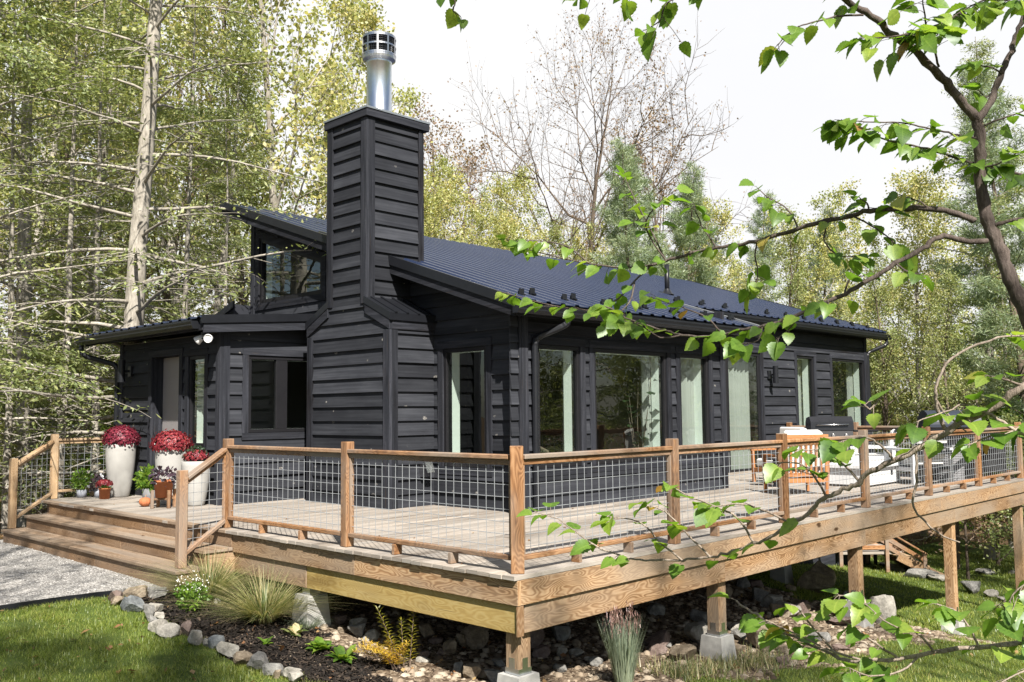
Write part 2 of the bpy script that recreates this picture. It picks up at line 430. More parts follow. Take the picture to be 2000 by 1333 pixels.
def veined_leaf():
    m = leaf_mat('fresh_green_veined_leaf', [(0, (.07,.15,.02)), (.55, (.14,.25,.03)), (.88, (.27,.36,.055)), (.95, (.40,.36,.07)), (1, (.30,.17,.06))], 0.52, blotch=40)
    t = NT.__new__(NT); t.m = m; t.t = m.node_tree
    uv = t.n('ShaderNodeSeparateXYZ', {0: t.n('ShaderNodeTexCoord').outputs['UV']})
    u, v = uv.outputs[0], uv.outputs[1]
    rib = t.math('LESS_THAN', v, 0.07)
    lat = t.math('SINE', t.math('MULTIPLY', t.math('SUBTRACT', u, t.math('MULTIPLY', v, 0.16)), 50.0))
    vn = t.math('MAXIMUM', rib, t.math('MULTIPLY', t.math('GREATER_THAN', lat, 0.78), 0.55))
    for nd in [n for n in t.t.nodes if n.type in ('BSDF_DIFFUSE', 'BSDF_TRANSLUCENT')]:
        src = nd.inputs['Color'].links[0].from_socket
        t.t.links.new(t.mix(vn, src, t.mix(1.0, src, (1.5,1.35,1.6) if nd.type == 'BSDF_DIFFUSE' else (.7,.7,.6), 'MULTIPLY')), nd.inputs['Color'])
    return m
M['leaf_fore'] = veined_leaf()
M['leaf_green'] = leaf_mat('fresh_green_leaf', [(0, (.07,.15,.02)), (.5, (.14,.25,.03)), (1, (.27,.36,.055))], 0.52, blotch=34)
M['leaf_yellow'] = leaf_mat('yellow_green_foliage', [(0, (.16,.20,.065)), (.4, (.31,.335,.12)), (.75, (.46,.42,.17)), (1, (.52,.39,.19))], 0.4, coordvar=0.5)
M['leaf_rust'] = leaf_mat('russet_foliage', [(0, (.15,.11,.09)), (.5, (.24,.16,.11)), (1, (.32,.24,.13))], 0.35)
M['leaf_olive'] = leaf_mat('olive_foliage', [(0, (.11,.15,.05)), (.5, (.235,.275,.10)), (1, (.43,.41,.18))], 0.4, coordvar=0.5)
M['needle_hemlock'] = leaf_mat('hemlock_needles', [(0, (.10,.14,.055)), (.5, (.225,.265,.10)), (1, (.42,.42,.20))], 0.35, coordvar=0.4)
M['needle_pine'] = leaf_mat('white_pine_needles', [(0, (.11,.16,.10)), (.5, (.20,.26,.145)), (1, (.36,.39,.22))], 0.3, coordvar=0.35)
M['grass_lawn'] = leaf_mat('lawn_blades', [(0, (.08,.13,.02)), (.6, (.21,.26,.045)), (1, (.40,.37,.13))], 0.4, coordvar=0.3)
M['grass_orn'] = leaf_mat('ornamental_grass_blades', [(0, (.07,.11,.03)), (.45, (.18,.21,.08)), (.75,(.36,.32,.16)), (1, (.48,.41,.25))], 0.35)
M['grass_blue'] = leaf_mat('blue_grass_blades', [(0, (.14,.19,.15)), (1, (.30,.34,.24))], 0.3)
M['plume'] = leaf_mat('purple_brown_seed_heads', [(0, (.16,.09,.09)), (1, (.34,.22,.19))], 0.3)
M['mum_red'] = leaf_mat('crimson_petals', [(0, (.085,.008,.020)), (.6, (.20,.022,.045)), (1, (.34,.06,.085))], 0.2, gloss=0.03)
M['mum_coral'] = leaf_mat('scarlet_petals', [(0, (.10,.008,.016)), (.6, (.25,.028,.040)), (1, (.38,.085,.075))], 0.2, gloss=0.03)
M['leaf_dark'] = leaf_mat('dark_plant_leaf', [(0, (.012,.028,.010)), (1, (.03,.06,.018))], 0.2, gloss=0.1)
M['leaf_purple'] = leaf_mat('purple_black_leaf', [(0, (.018,.010,.016)), (1, (.06,.03,.045))], 0.2, gloss=0.1)
M['leaf_bright'] = leaf_mat('bright_green_bedding_leaf', [(0, (.05,.12,.015)), (1, (.16,.26,.03))], 0.35)
M['leaf_gold'] = leaf_mat('golden_autumn_leaf', [(0, (.16,.17,.02)), (.5, (.34,.29,.03)), (1, (.52,.34,.05))], 0.4)
M['petal_white'] = leaf_mat('white_petals', [(0, (.7,.7,.66)), (1, (.8,.8,.8))], 0.2)
M['leaf_litter'] = leaf_mat('fallen_leaves', [(0, (.10,.05,.025)), (.5, (.22,.11,.05)), (1, (.34,.24,.11))], 0.2)

def bark_mat(name, a, b, scale=6):
    t = NT(name)
    p = t.n('ShaderNodeTexCoord').outputs['Object']
    q = t.vmath('MULTIPLY', p, (1, 1, 0.25))
    n = t.noise(q, scale*4, 6, 0.65); n2 = t.noise(p, scale*0.5, 3)
    f = t.math('ADD', t.math('MULTIPLY', n, 0.6), t.math('MULTIPLY', n2, 0.4))
    return t.bsdf(t.ramp(f, [(0.35, a), (0.65, b)]), 0.9, t.bump(n, 0.6, 0.02), 0.2)
M['bark_pale'] = bark_mat('pale_grey_bark', (.13,.117,.097), (.42,.39,.34))
M['bark_dark'] = bark_mat('dark_bark', (.06,.045,.035), (.17,.135,.105))
M['bark_limb'] = bark_mat('pale_tan_limb_bark', (.13,.10,.08), (.38,.32,.265), 25)
M['bark_fore'] = bark_mat('smooth_grey_brown_bark', (.05,.038,.034), (.16,.13,.115), 25)
M['twig'] = bark_mat('twig_bark', (.09,.06,.045), (.22,.165,.13), 25)

# ------------------------------------------------------------------ the cabin
def clip(poly, a, b, c):
    """keep the part of a 2-D convex polygon where a*u + b*v <= c"""
    out = []
    for k in range(len(poly)):
        p, q = poly[k], poly[(k+1) % len(poly)]
        dp, dq = a*p[0]+b*p[1]-c, a*q[0]+b*q[1]-c
        if dp <= 0: out.append(p)
        if (dp < 0 < dq) or (dq < 0 < dp):
            t = dp/(dp-dq); out.append((p[0]+t*(q[0]-p[0]), p[1]+t*(q[1]-p[1])))
    return out if len(out) > 2 else []

def cells(regions, openings, z0, z1):
    """pieces of the regions in the band z0..z1 outside the openings"""
    cuts = sorted({z0, z1, *[z for o in openings for z in o[2:4] if z0 < z < z1]})
    for a, b in zip(cuts[:-1], cuts[1:]):
        if b-a < 0.004: continue
        mid = (a+b)/2
        hol = sorted([(o[0], o[1]) for o in openings if o[2] < mid < o[3]])
        free = []; cur = -99.0
        for h0, h1 in hol:
            if h0 > cur: free.append((cur, h0))
            cur = max(cur, h1)
        free.append((cur, 99.0))
        for reg in regions:
            for u0, u1 in free:
                p = clip(clip(clip(clip(reg, 0, -1, -a), 0, 1, b), -1, 0, -u0), 1, 0, u1)
                if p:
                    us = [q[0] for q in p]
                    if max(us)-min(us) > 0.004: yield p

def siding(mb, frame, regions, openings, zs, ze, expo=0.198, t0=0.037, t1=0.006):
    o, U, V, N = [Vector(a) for a in frame]
    z = zs
    while z < ze - 0.01:
        zt = z + expo
        rr = R0.random()
        jit = R0.uniform(-0.004, 0.004)
        for p in cells(regions, openings, z, min(zt, ze)):
            rnd = (rr + 0.137*round(p[0][0]*2)) % 1.0
            th = lambda v: t0 + jit - (t0 - t1)*(v - z)/expo
            if U.cross(V).dot(N) < 0: p = p[::-1]
            fr = [o + U*a + V*b + N*th(b) for a, b in p]
            bk = [o + U*a + V*b for a, b in p]
            mb.poly(fr, list(p), rnd)
            n = len(p)
            for k in range(n):
                j = (k+1) % n
                mb.poly([fr[k], bk[k], bk[j], fr[j]], [p[k], p[k], p[j], p[j]], rnd)
        z = zt

def core(mb, frame, regions, openings, zs, ze, depth):
    for p in cells(regions, openings, zs, ze):
        mb.prism(p, frame, -depth)

X, Y, Z = (1,0,0), (0,1,0), (0,0,1)
FG = ((3.22,0,0), Y, Z, (-1,0,0))        # gable wall
FE = ((0,3.03,0), X, Z, (0,-1,0))        # front wall under the eave
FR = ((0,4.55,0), X, Z, (0,-1,0))        # set-back front wall
FV = ((1.25,0,0), Y, Z, (-1,0,0))        # entry wall with the door
FS = ((0,7.05,0), X, Z, (0,-1,0))        # side wall of the entry
RS = 0.33
roofz = lambda y: 2.70 + RS*(y-2.814)

cabin = thing('cabin', 'black timber cabin with tall chimney and sloping corrugated metal roof', 'house', (3.22, 3.03, 0))
bpy.context.view_layer.update()
CI = Matrix.Translation((-3.22, -3.03, 0))
def hp(mb, name, mats, smooth=False, bevel=0.0, parent=None, label=None):
    """a part of the cabin: coordinates are given in the world, stored relative to the cabin's empty"""
    o = mb.build(name, mats, parent or cabin, smooth, bevel)
    o.data.transform(CI)
    if label: o['label'] = label
    return o

class Each:
    """a row of boards, every one linked as a part of its own"""
    def __init__(s, name, mat='black_trim'): s.name = name; s.mat = mat; s.todo = []
    def box(s, *a): m_ = MB(); m_.box(*a); s.todo.append(m_)
    def flush(s, parent):
        for m_ in s.todo: hp(m_, s.name, M[s.mat], bevel=.003, parent=parent)

def rectp(u0, u1, z0, z1): return [(u0,z0),(u1,z0),(u1,z1),(u0,z1)]

def window(frame, u0, u1, z0, z1, cas=0.105, sash=0.055, ctop=None, sill=True, mull=()):
    """casing > sash frame, panes, white lining; u0..z1 is the glass"""
    o, U, V, N = [Vector(a) for a in frame]
    a0, a1, b0, b1 = u0-sash, u1+sash, z0-sash, z1+sash
    ct = ctop or cas
    mb = MB()
    def bd(p0, p1, q0, q1, t0, t1, m=0):
        c = o + U*(p0+p1)/2 + V*(q0+q1)/2 + N*(t0+t1)/2
        e = [U*abs(p1-p0)/2, V*abs(q1-q0)/2]
        if e[0].length < e[1].length: e = e[::-1]
        cur.obox(c, e[0], e[1], N*(t1-t0)/2, None, m)
    cur = mb
    bd(a0-cas, a1+cas, b1, b1+ct, 0, .040)
    bd(a0-cas, a0, b0, b1-.001, 0, .038); bd(a1, a1+cas, b0, b1-.001, 0, .038)
    bd(a0-cas, a1+cas, b0-cas, b0-.001, 0, .040)
    w = hp(mb, 'window', M['black_trim'], bevel=0.003)
    cur = MB()
    bd(a0, a1, z1, b1-.002, -.09, .018); bd(a0, a1, b0+.002, z0, -.09, .022)
    bd(a0, u0, z0, z1, -.09, .016); bd(u1, a1, z0, z1, -.09, .016)
    for mu0, mu1 in mull: bd(mu0, mu1, z0, z1, -.06, .014)
    hp(cur, 'sash_frame', M['frame'], bevel=0.004, parent=w)
    cur = MB()
    edges = [u0] + [e for m_ in mull for e in m_] + [u1]
    for k in range(0, len(edges), 2):
        q = [o + U*a + V*b - N*.022 for a, b in rectp(edges[k], edges[k+1], z0, z1)]
        cur.poly(q)
    hp(cur, 'pane', M['glass'], parent=w)
    cur = MB()                                             # plastered lining inside the wall thickness
    d0, d1 = -.092, -.235
    bd(a0-.012, u0-.002, b0, b1, d1, d0); bd(u1+.002, a1+.012, b0, b1, d1, d0)
    bd(u0-.002, u1+.002, z1+.002, b1, d1, d0); bd(u0-.002, u1+.002, b0, z0-.002, d1, d0)
    hp(cur, 'lining', M['reveal'], parent=w)
    return (a0, a1, b0, b1), (a0-cas+.002, a1+cas-.002, b0-cas+.002, b1+ct-.002)

EW = [(3.58,4.335,.59,2.10), (4.745,6.39,.59,2.10), (6.84,7.565,.59,2.10)]
GW = [(3.673,4.42,.59,2.10)]
RW = [(13.64,14.34,.60,2.40), (15.36,17.02,.60,2.40)]
SLD = (9.4, 11.93, .10, 2.41)                              # sliding door glass extent
def cutset(frame, wins, **k):
    a, b = [], []
    for w in wins:
        x, y = window(frame, *w, **k); a.append(x); b.append(y)
    return a, b
ehol, ecas = cutset(FE, EW)
ghol, gcas = cutset(FG, GW)
rhol, rcas = cutset(FR, RW)
# window in the side of the entry: two lights with a mullion
vh, vc = window(FS, 1.725, 3.0, 1.06, 2.085, cas=.10, mull=((2.14, 2.33),))
# narrow sidelight by the door
sh, sc_ = window(FV, 7.53, 7.93, .86, 2.10, cas=.10, sash=.05)
# sliding door in the set-back wall
mb = MB()
for u0, u1, z0, z1 in ((9.15,9.27,0,2.55), (11.99,12.11,0,2.55), (9.27,11.99,2.44,2.55)):
    mb.box(u0, u1, 4.505, 4.55, z0, z1)
sd = hp(mb, 'sliding_door', M['black_trim'], bevel=.003)
mb = MB()
for u0, u1, z0, z1, yy in ((9.27,11.99,2.37,2.435,4.53), (9.27,11.99,.012,.095,4.53), (10.66,10.76,.095,2.37,4.53), (9.27,9.36,.095,2.37,4.53), (11.90,11.99,.095,2.37,4.53)):
    mb.box(u0, u1, yy, yy+.07, z0, z1)
hp(mb, 'sash_frame', M['frame'], bevel=.004, parent=sd)
mb = MB(); mb.poly([(9.36,4.56,.095),(10.66,4.56,.095),(10.66,4.56,2.37),(9.36,4.56,2.37)]); mb.poly([(10.76,4.55,.095),(11.9,4.55,.095),(11.9,4.55,2.37),(10.76,4.55,2.37)])
hp(mb, 'pane', M['glass'], parent=sd)
mb = MB(); mb.box(9.1, 12.15, 4.44, 4.53, .004, .05); hp(mb, 'sill', M['deck'], parent=sd)

# trapezoid clerestory window on the gable
def trap(mb, outer, inner, frame, t0, t1, m=0):
    o, U, V, N = [Vector(a) for a in frame]
    for k in range(4):
        j = (k+1) % 4
        q = [outer[k], outer[j], inner[j], inner[k]]
        mb.prism(q, (o + N*t0, U, V, N), t1-t0)
TG = [(7.48,3.285),(9.28,3.285),(9.28,4.305),(7.48,3.725)]
TS = [(7.41,3.215),(9.345,3.215),(9.345,4.39),(7.41,3.77)]
TC = [(7.295,3.10),(9.46,3.10),(9.46,4.55),(7.295,3.86)]
mb = MB(); trap(mb, TC, TS, FG, 0, .042); tw = hp(mb, 'window', M['black_trim'], bevel=.003, label='trapezoid clerestory window under the high roof edge')
mb = MB(); trap(mb, TS, TG, FG, -.08, .018); hp(mb, 'sash_frame', M['frame'], bevel=.004, parent=tw)
mb = MB(); mb.poly([(3.245, a, b) for a, b in TG]); hp(mb, 'pane', M['glass'], parent=tw)
mb = MB(); mb.box(3.30,3.42,9.29,9.345,3.215,4.39); mb.box(3.30,3.42,7.41,9.28,3.215,3.28); hp(mb, 'lining', M['reveal'], parent=tw)
# straight-edged stand-in of the opening for cutting the boards (cut in steps that follow its sloping head)
tcut = [(7.30+.02*0, 9.455, 3.105, 3.86)]
for k in range(12):
    za = 3.86 + k*0.0575; zb = za + 0.0575
    tcut.append((7.297 + (zb-3.86)/0.69*2.16, 9.455, za, zb))
thol = [(7.42, 9.34, 3.22, 3.77)]
for k in range(8):
    za = 3.77 + k*0.0775; zb = za+.0775
    thol.append((7.41 + (zb-3.77)/0.62*1.93, 9.34, za, zb))

# outer wall boards, one mesh per wall
GREG = [[(3.03,-.05),(9.6,-.05),(9.6,roofz(9.6)-.16),(3.03,roofz(3.03)-.16)]]
door_cut = (8.16, 9.29, -.1, 2.29)
mb = MB()
siding(mb, FG, GREG, gcas + tcut + [(4.75,6.52,-.1,2.3),(7.08,9.62,-.1,2.45)], -.02, 4.9)
hp(mb, 'siding', M['siding'])
mb = MB()
siding(mb, FE, [rectp(3.03,8.05,-.05,2.66)], ecas, -.02, 2.66)
hp(mb, 'siding', M['siding'])
mb = MB()
siding(mb, FR, [rectp(8.05,17.2,-.05,3.12)], rcas + [(9.15,12.11,-.1,2.548)], -.02, 3.12)
hp(mb, 'siding', M['siding'])
mb = MB()
siding(mb, FV, [rectp(7.05,10.37,-.05,2.44)], [sc_, door_cut], -.02, 2.46)
hp(mb, 'siding', M['siding'])
mb = MB()
siding(mb, FS, [rectp(1.25,3.2,-.05,2.56)], [vc], -.02, 2.56)
hp(mb, 'siding', M['siding'])
# corner boards
mb = Each('corner_board')
mb.box(3.168,3.22,2.982,3.13,-.02,2.64); mb.box(3.222,3.33,2.98,3.03,-.02,2.62)
mb.box(7.95,8.06,2.982,3.03,-.02,2.66); mb.box(8.05,8.10,2.985,4.5,-.02,2.9)
mb.box(17.06,17.21,4.50,4.55,-.02,3.05)
mb.box(1.20,1.25,7.0,7.12,-.02,2.46); mb.box(1.252,1.36,6.998,7.05,-.02,2.5)
mb.box(1.205,1.25,10.29,10.40,-.02,2.46)
mb.box(3.175,3.22,9.50,9.62,3.0,4.72)
mb.box(3.33,7.95,2.992,3.03,2.30,2.44); mb.box(8.06,17.06,4.512,4.55,2.60,2.74)
mb.flush(cabin)
# wall core with window holes, plaster inside
mb = MB()
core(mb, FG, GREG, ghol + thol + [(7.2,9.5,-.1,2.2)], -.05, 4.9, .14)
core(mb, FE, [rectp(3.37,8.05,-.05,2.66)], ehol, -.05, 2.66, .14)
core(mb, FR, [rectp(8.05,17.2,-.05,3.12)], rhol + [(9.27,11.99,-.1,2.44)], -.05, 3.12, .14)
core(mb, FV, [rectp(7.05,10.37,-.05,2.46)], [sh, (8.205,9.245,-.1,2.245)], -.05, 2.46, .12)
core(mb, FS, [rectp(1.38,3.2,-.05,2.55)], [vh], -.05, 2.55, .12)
mb.box(8.06,8.2,3.18,4.69,-.05,2.9)
mb.box(17.06,17.2,4.70,9.6,-.05,3.3); mb.box(3.4,17.2,9.46,9.6,-.05,4.75); mb.box(1.38,3.22,10.25,10.37,-.05,2.46)
mb.box(8.25,8.37,4.75,9.4,0,3.3); mb.box(12.9,13.0,4.75,9.4,0,3.3)
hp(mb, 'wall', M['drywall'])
mb = MB(); mb.box(3.3,17.1,4.6,9.5,-.06,-.005); mb.box(3.3,8.1,3.1,4.6,-.06,-.006); mb.box(1.3,3.28,7.1,10.3,-.06,-.005)
hp(mb, 'floor_boards', M['floor_in'])
mb = MB(); mb.box(3.25,17.18,4.60,9.6,-3.2,-.07); mb.box(3.25,8.02,3.08,4.58,-3.2,-.07); mb.box(1.3,3.2,7.1,10.3,-1.5,-.07)
hp(mb, 'foundation', M['black_trim'])

# entry door: dark jamb, pale slab set in, three small lights
mb = MB()
mb.box(1.205,1.25,9.19,9.295,0,2.19); mb.box(1.205,1.25,8.155,8.26,0,2.19); mb.box(1.203,1.25,8.155,9.295,2.19,2.295)
mb.box(1.25,1.45,9.192,9.24,0,2.19); mb.box(1.25,1.45,8.21,8.258,0,2.19); mb.box(1.25,1.45,8.26,9.19,2.192,2.24); mb.box(1.2,1.45,8.26,9.19,.0,.03)
dr = hp(mb, 'door', M['black_trim'], bevel=.003)
mb = MB(); mb.box(1.40,1.445,8.262,9.188,.035,2.185); hp(mb, 'door_slab', M['door'], parent=dr)
mb = MB()
for z in (.95, 1.29, 1.63): mb.box(1.385,1.40,8.33,8.47,z,z+.20)
hp(mb, 'door_light', M['frame'], parent=dr)
mb = MB(); mb.tube([(1.40,8.95,1.0),(1.35,8.95,1.0),(1.34,8.87,1.0)], .012, 8); hp(mb, 'handle', M['black_metal'], parent=dr)

# roofs: corrugated sheets on dark slabs with fascia boards
def sheet(mb, x0, x1, y0, y1, zf, axis='x', pitch=0.28, h=0.022):
    """ribs run along the other axis; zf(s) is the height along the slope direction"""
    prof = []
    a = x0
    while a < x1 - 1e-6:
        for d, z in ((0,0),(.022,h),(.085,h),(.107,0)):
            if a + d*pitch/.28 <= x1: prof.append((a + d*pitch/.28, z))
        a += pitch
    prof.append((x1, 0))
    ys = np.linspace(y0, y1, 3)
    for (a0, z0), (a1, z1) in zip(prof[:-1], prof[1:]):
        for s0, s1 in zip(ys[:-1], ys[1:]):
            if axis == 'x': q = [(a0,s0,zf(s0)+z0),(a1,s0,zf(s0)+z1),(a1,s1,zf(s1)+z1),(a0,s1,zf(s1)+z0)]
            else: q = [(s0,a0,zf(s0)+z0),(s1,a0,zf(s1)+z0),(s1,a1,zf(s1)+z1),(s0,a1,zf(s0)+z1)]
            mb.poly(q, [(p[0], p[1]) for p in q])
    # turned-down front edge so that the sheet has a lip at the eave
    for (a0, z0), (a1, z1) in zip(prof[:-1], prof[1:]):
        s0 = y0
        if axis == 'x': mb.poly([(a0,s0,zf(s0)+z0-.012),(a1,s0,zf(s0)+z1-.012),(a1,s0,zf(s0)+z1),(a0,s0,zf(s0)+z0)])
        else: mb.poly([(s0,a1,zf(s0)+z1-.012),(s0,a0,zf(s0)+z0-.012),(s0,a0,zf(s0)+z0),(s0,a1,zf(s0)+z1)])

mb = MB()
sheet(mb, 2.80, 17.97, 4.28, 10.06, roofz)
sheet(mb, 2.80, 8.72, 2.69, 4.28, roofz)
hp(mb, 'roof', M['roof'], label='long navy black corrugated roof sloping to the front')
def slab(mb, x0, x1, y0, y1, zf, t0, t1, axis='y'):
    if axis == 'y': pts = [(y0,zf(y0)-t0),(y1,zf(y1)-t0),(y1,zf(y1)-t1),(y0,zf(y0)-t1)]; fr = ((x0,0,0),Y,Z,(1,0,0)); mb.prism(pts, fr, x1-x0)
    else: pts = [(x0,zf(x0)-t0),(x1,zf(x1)-t0),(x1,zf(x1)-t1),(x0,zf(x0)-t1)]; fr = ((0,y0,0),X,Z,(0,1,0)); mb.prism(pts, fr, y1-y0)
mb = MB()
slab(mb, 2.85, 17.93, 4.33, 10.02, roofz, .02, .20); slab(mb, 2.85, 8.68, 2.76, 4.325, roofz, .02, .20)
hp(mb, 'soffit', M['black_trim'])
for q in ((2.80, 2.849, 2.70, 10.05), (17.935, 17.97, 4.3, 10.05)):          # black metal rake trim over the fascia boards
    mb = MB(); slab(mb, *q, roofz, -.03, .10); hp(mb, 'rake_trim', M['black_metal'])
mb = MB(); slab(mb, 8.685, 8.75, 2.69, 4.27, roofz, -.035, .05); hp(mb, 'rake_flashing', M['flash'])
for q in ((2.824, 2.849, 2.74, 10.03, roofz, .102, .225), (17.935, 17.96, 4.33, 10.03, roofz, .102, .225), (8.685, 8.71, 2.76, 4.27, roofz, .052, .225)):
    mb = MB(); slab(mb, *q); hp(mb, 'fascia', M['black_trim'], bevel=.003)
mb = Each('fascia')
mb.box(2.85, 8.70, 2.725, 2.758, roofz(2.74)-.21, roofz(2.74)-.03); mb.box(8.75, 17.93, 4.295, 4.328, roofz(4.3)-.21, roofz(4.3)-.03)
mb.box(2.85, 17.93, 10.025, 10.05, roofz(10.02)-.22, roofz(10.02)-.01); mb.flush(cabin)
# lower roof behind the clerestory
rz2 = lambda y: 3.22 - .30*(y-9.6)
mb = MB(); slab(mb, 2.86, 17.9, 9.62, 12.9, rz2, .0, .2); slab(mb, 2.86, 17.9, 9.75, 12.7, rz2, .2, 2.0)
hp(mb, 'rear_roof', M['black_trim'])
mb = MB(); slab(mb, 2.82, 2.858, 9.58, 13.0, rz2, -.04, .08); hp(mb, 'rake_trim', M['black_metal'])

def gutter(x0, x1, y, z, d=0.125, h=0.12):
    mb = MB()
    prof = [(0,0),(-.085,0),(-d+.012,.045),(-d+.012,.062),(-d,.095),(-d,h),(-d+.014,h),(-d+.014,h-.012),(-.012,h-.012),(0,h)]
    pr = [(y+a, z+b) for a, b in prof]
    for (p, q) in zip(pr, pr[1:]+pr[:1]):
        mb.poly([(x0,*p),(x1,*p),(x1,*q),(x0,*q)])
    mb.poly([(x0,*p) for p in pr]); mb.poly([(x1,*p) for p in pr][::-1])
    return mb
mb = gutter(2.78, 8.74, 2.722, 2.485); hp(mb, 'gutter', M['black_metal'], label='front gutter over the wide windows')
mb = gutter(8.90, 18.02, 4.292, 2.995); hp(mb, 'gutter', M['black_metal'], label='gutter along the set-back right part of the roof')
def downspout(pts, r=.036):
    mb = MB()
    pts = [Vector(p) for p in pts]
    # smooth the bends
    out = [pts[0]]
    for k in range(1, len(pts)-1):
        a, b, c = pts[k-1], pts[k], pts[k+1]
        da = min(.10, (a-b).length*.45); dc = min(.10, (c-b).length*.45)
        p0 = b + (a-b).normalized()*da; p1 = b + (c-b).normalized()*dc
        for t in np.linspace(0, 1, 7):
            out.append(p0*(1-t)**2 + b*2*t*(1-t) + p1*t*t)
    out.append(pts[-1])
    rad = [r*(1.0 + (.10 if (k % 2 and 2 < k < len(out)-2) else 0)) for k in range(len(out))]
    mb.tube(out, rad, 10)
    return mb
hp(downspout([(3.75,2.66,2.49),(3.74,2.66,2.40),(3.42,2.95,2.22),(3.42,2.95,.05)], .042), 'downspout', M['black_metal'], label='downspout with ribbed elbow at the front corner')
hp(downspout([(17.83,4.23,3.0),(17.80,4.25,2.86),(17.28,4.52,2.66),(17.28,4.52,-2.55)], .045), 'downspout', M['black_metal'], label='downspout at the far right corner')

# entry roof
vz = lambda x: 2.63 + .078*(x-.84)
mb = MB(); sheet(mb, 6.82, 11.0, .80, 3.2, vz, 'y'); hp(mb, 'entry_roof', M['roof'], label='low roof over the front door')
mb = MB(); slab(mb, .88, 3.2, 6.86, 10.95, vz, .012, .13, 'x'); hp(mb, 'soffit', M['black_trim'])
for q in ((6.81, 6.855), (10.955, 10.99)):
    mb = MB(); slab(mb, .82, 3.2, *q, vz, -.03, .085, 'x'); hp(mb, 'rake_trim', M['black_metal'])
mb = MB(); slab(mb, .86, 3.2, 6.832, 6.857, vz, .087, .215, 'x'); mb.box(.85,.878,6.86,10.95,2.45,2.6); hp(mb, 'fascia', M['black_trim'], bevel=.003)
mb = MB()
prof = [(0,0),(-.085,0),(-.113,.045),(-.113,.062),(-.125,.095),(-.125,.12),(-.111,.12),(-.111,.108),(-.012,.108),(0,.12)]
pr = [(.848+a, 2.475+b) for a, b in prof]
for (p, q) in zip(pr, pr[1:]+pr[:1]): mb.poly([(p[0],6.95,p[1]),(p[0],11.05,p[1]),(q[0],11.05,q[1]),(q[0],6.95,q[1])])
mb.poly([(p[0],6.95,p[1]) for p in pr]); mb.poly([(p[0],11.05,p[1]) for p in pr][::-1])
hp(mb, 'gutter', M['black_metal'], label='gutter above the front door')
hp(downspout([(.79,10.97,2.48),(.80,10.95,2.30),(1.19,10.44,2.12),(1.19,10.44,.0)], .042), 'downspout', M['black_metal'], label='downspout at the left end of the entry')

# snow guards in two staggered rows above each eave
def guard(x, y):
    mb = MB(); z = roofz(y)
    mb.box(x-.03,x+.03,y-.03,y+.07,z+.012,z+.03); mb.box(x-.045,x+.045,y+.01,y+.022,z+.02,z+.105); mb.box(x-.012,x+.012,y+.022,y+.07,z+.03,z+.08)
    return mb
for k in range(14):
    hp(guard(3.2+.42*k, 2.95 + (.20 if k % 2 else 0)), 'snow_guard', M['black_metal'])
for k in range(21):
    hp(guard(9.0+.42*k, 4.52 + (.22 if k % 2 else 0)), 'snow_guard', M['black_metal'])
mb = MB(); mb.tube([(10.27,5.6,roofz(5.6)-.05),(10.27,5.6,roofz(5.6)+.62)], .05, 14); mb.lathe([(.14,-.02),(.09,.03),(.055,.10)], (10.27,5.6,roofz(5.6)+.02), 14)
hp(mb, 'vent_pipe', M['black_metal'], smooth=True)

# chimney
XC = 2.44
mb = MB()
FC = ((XC,0,0), Y, Z, (-1,0,0))
reg = [rectp(4.70,6.57,-.02,2.56), [(4.70,2.56),(6.57,2.56),(6.08,2.80),(5.21,2.80)], rectp(5.21,6.08,2.80,5.44)]
siding(mb, FC, reg, [], -.02, 5.44)
siding(mb, ((0,4.70,0),X,Z,(0,-1,0)), [rectp(XC,3.22,-.02,2.56)], [], -.02, 2.56)
siding(mb, ((0,5.21,0),X,Z,(0,-1,0)), [rectp(XC,3.44,2.7,5.44)], [], -.02, 5.44)
siding(mb, ((0,6.57,0),X,Z,(0,1,0)), [rectp(XC,3.22,-.02,2.56)], [], -.02, 2.56)
siding(mb, ((0,6.08,0),X,Z,(0,1,0)), [rectp(XC,3.44,2.7,5.44)], [], -.02, 5.44)
chim = hp(mb, 'chimney', M['siding'])
mb = MB()
mb.box(XC+.003,3.22,4.703,6.567,-.05,2.56); mb.box(XC+.003,3.44,5.213,6.077,2.56,5.44)
mb.prism([(4.703,2.56),(5.21,2.56),(5.21,2.80)], ((XC+.003,0,0),Y,Z,(1,0,0)), .777)
mb.prism([(6.567,2.56),(6.08,2.80),(6.08,2.56)], ((XC+.003,0,0),Y,Z,(1,0,0)), .777)
hp(mb, 'core_wall', M['black_trim'], parent=chim)
mb = Each('corner_board')
for y, s, z0, z1 in ((4.70,-1,-.02,2.40),(6.57,1,-.02,2.40),(5.21,-1,2.80,5.44),(6.08,1,2.80,5.44)):
    mb.box(XC-.048, XC, *sorted((y+s*.046, y-s*.09)), z0, z1)          # on the broad face
    mb.box(XC+.001, XC+.10, *sorted((y+s*.048, y)), z0, z1)            # on the narrow face
mb.box(3.345,3.44,5.163,5.21,3.35,5.44)
mb.flush(chim)
for y0, y1, s in ((5.215,4.62,-1),(6.075,6.65,1)):                     # sloped shoulder roofs
    z0, z1 = 2.905, 2.625; mb = MB()
    fr = ((XC-.06,0,0),Y,Z,(1,0,0))
    mb.prism([(y0,z0),(y1,z1),(y1,z1-.10),(y0,z0-.10)], fr, .84); hp(mb, 'shoulder_roof', M['black_metal'], parent=chim)
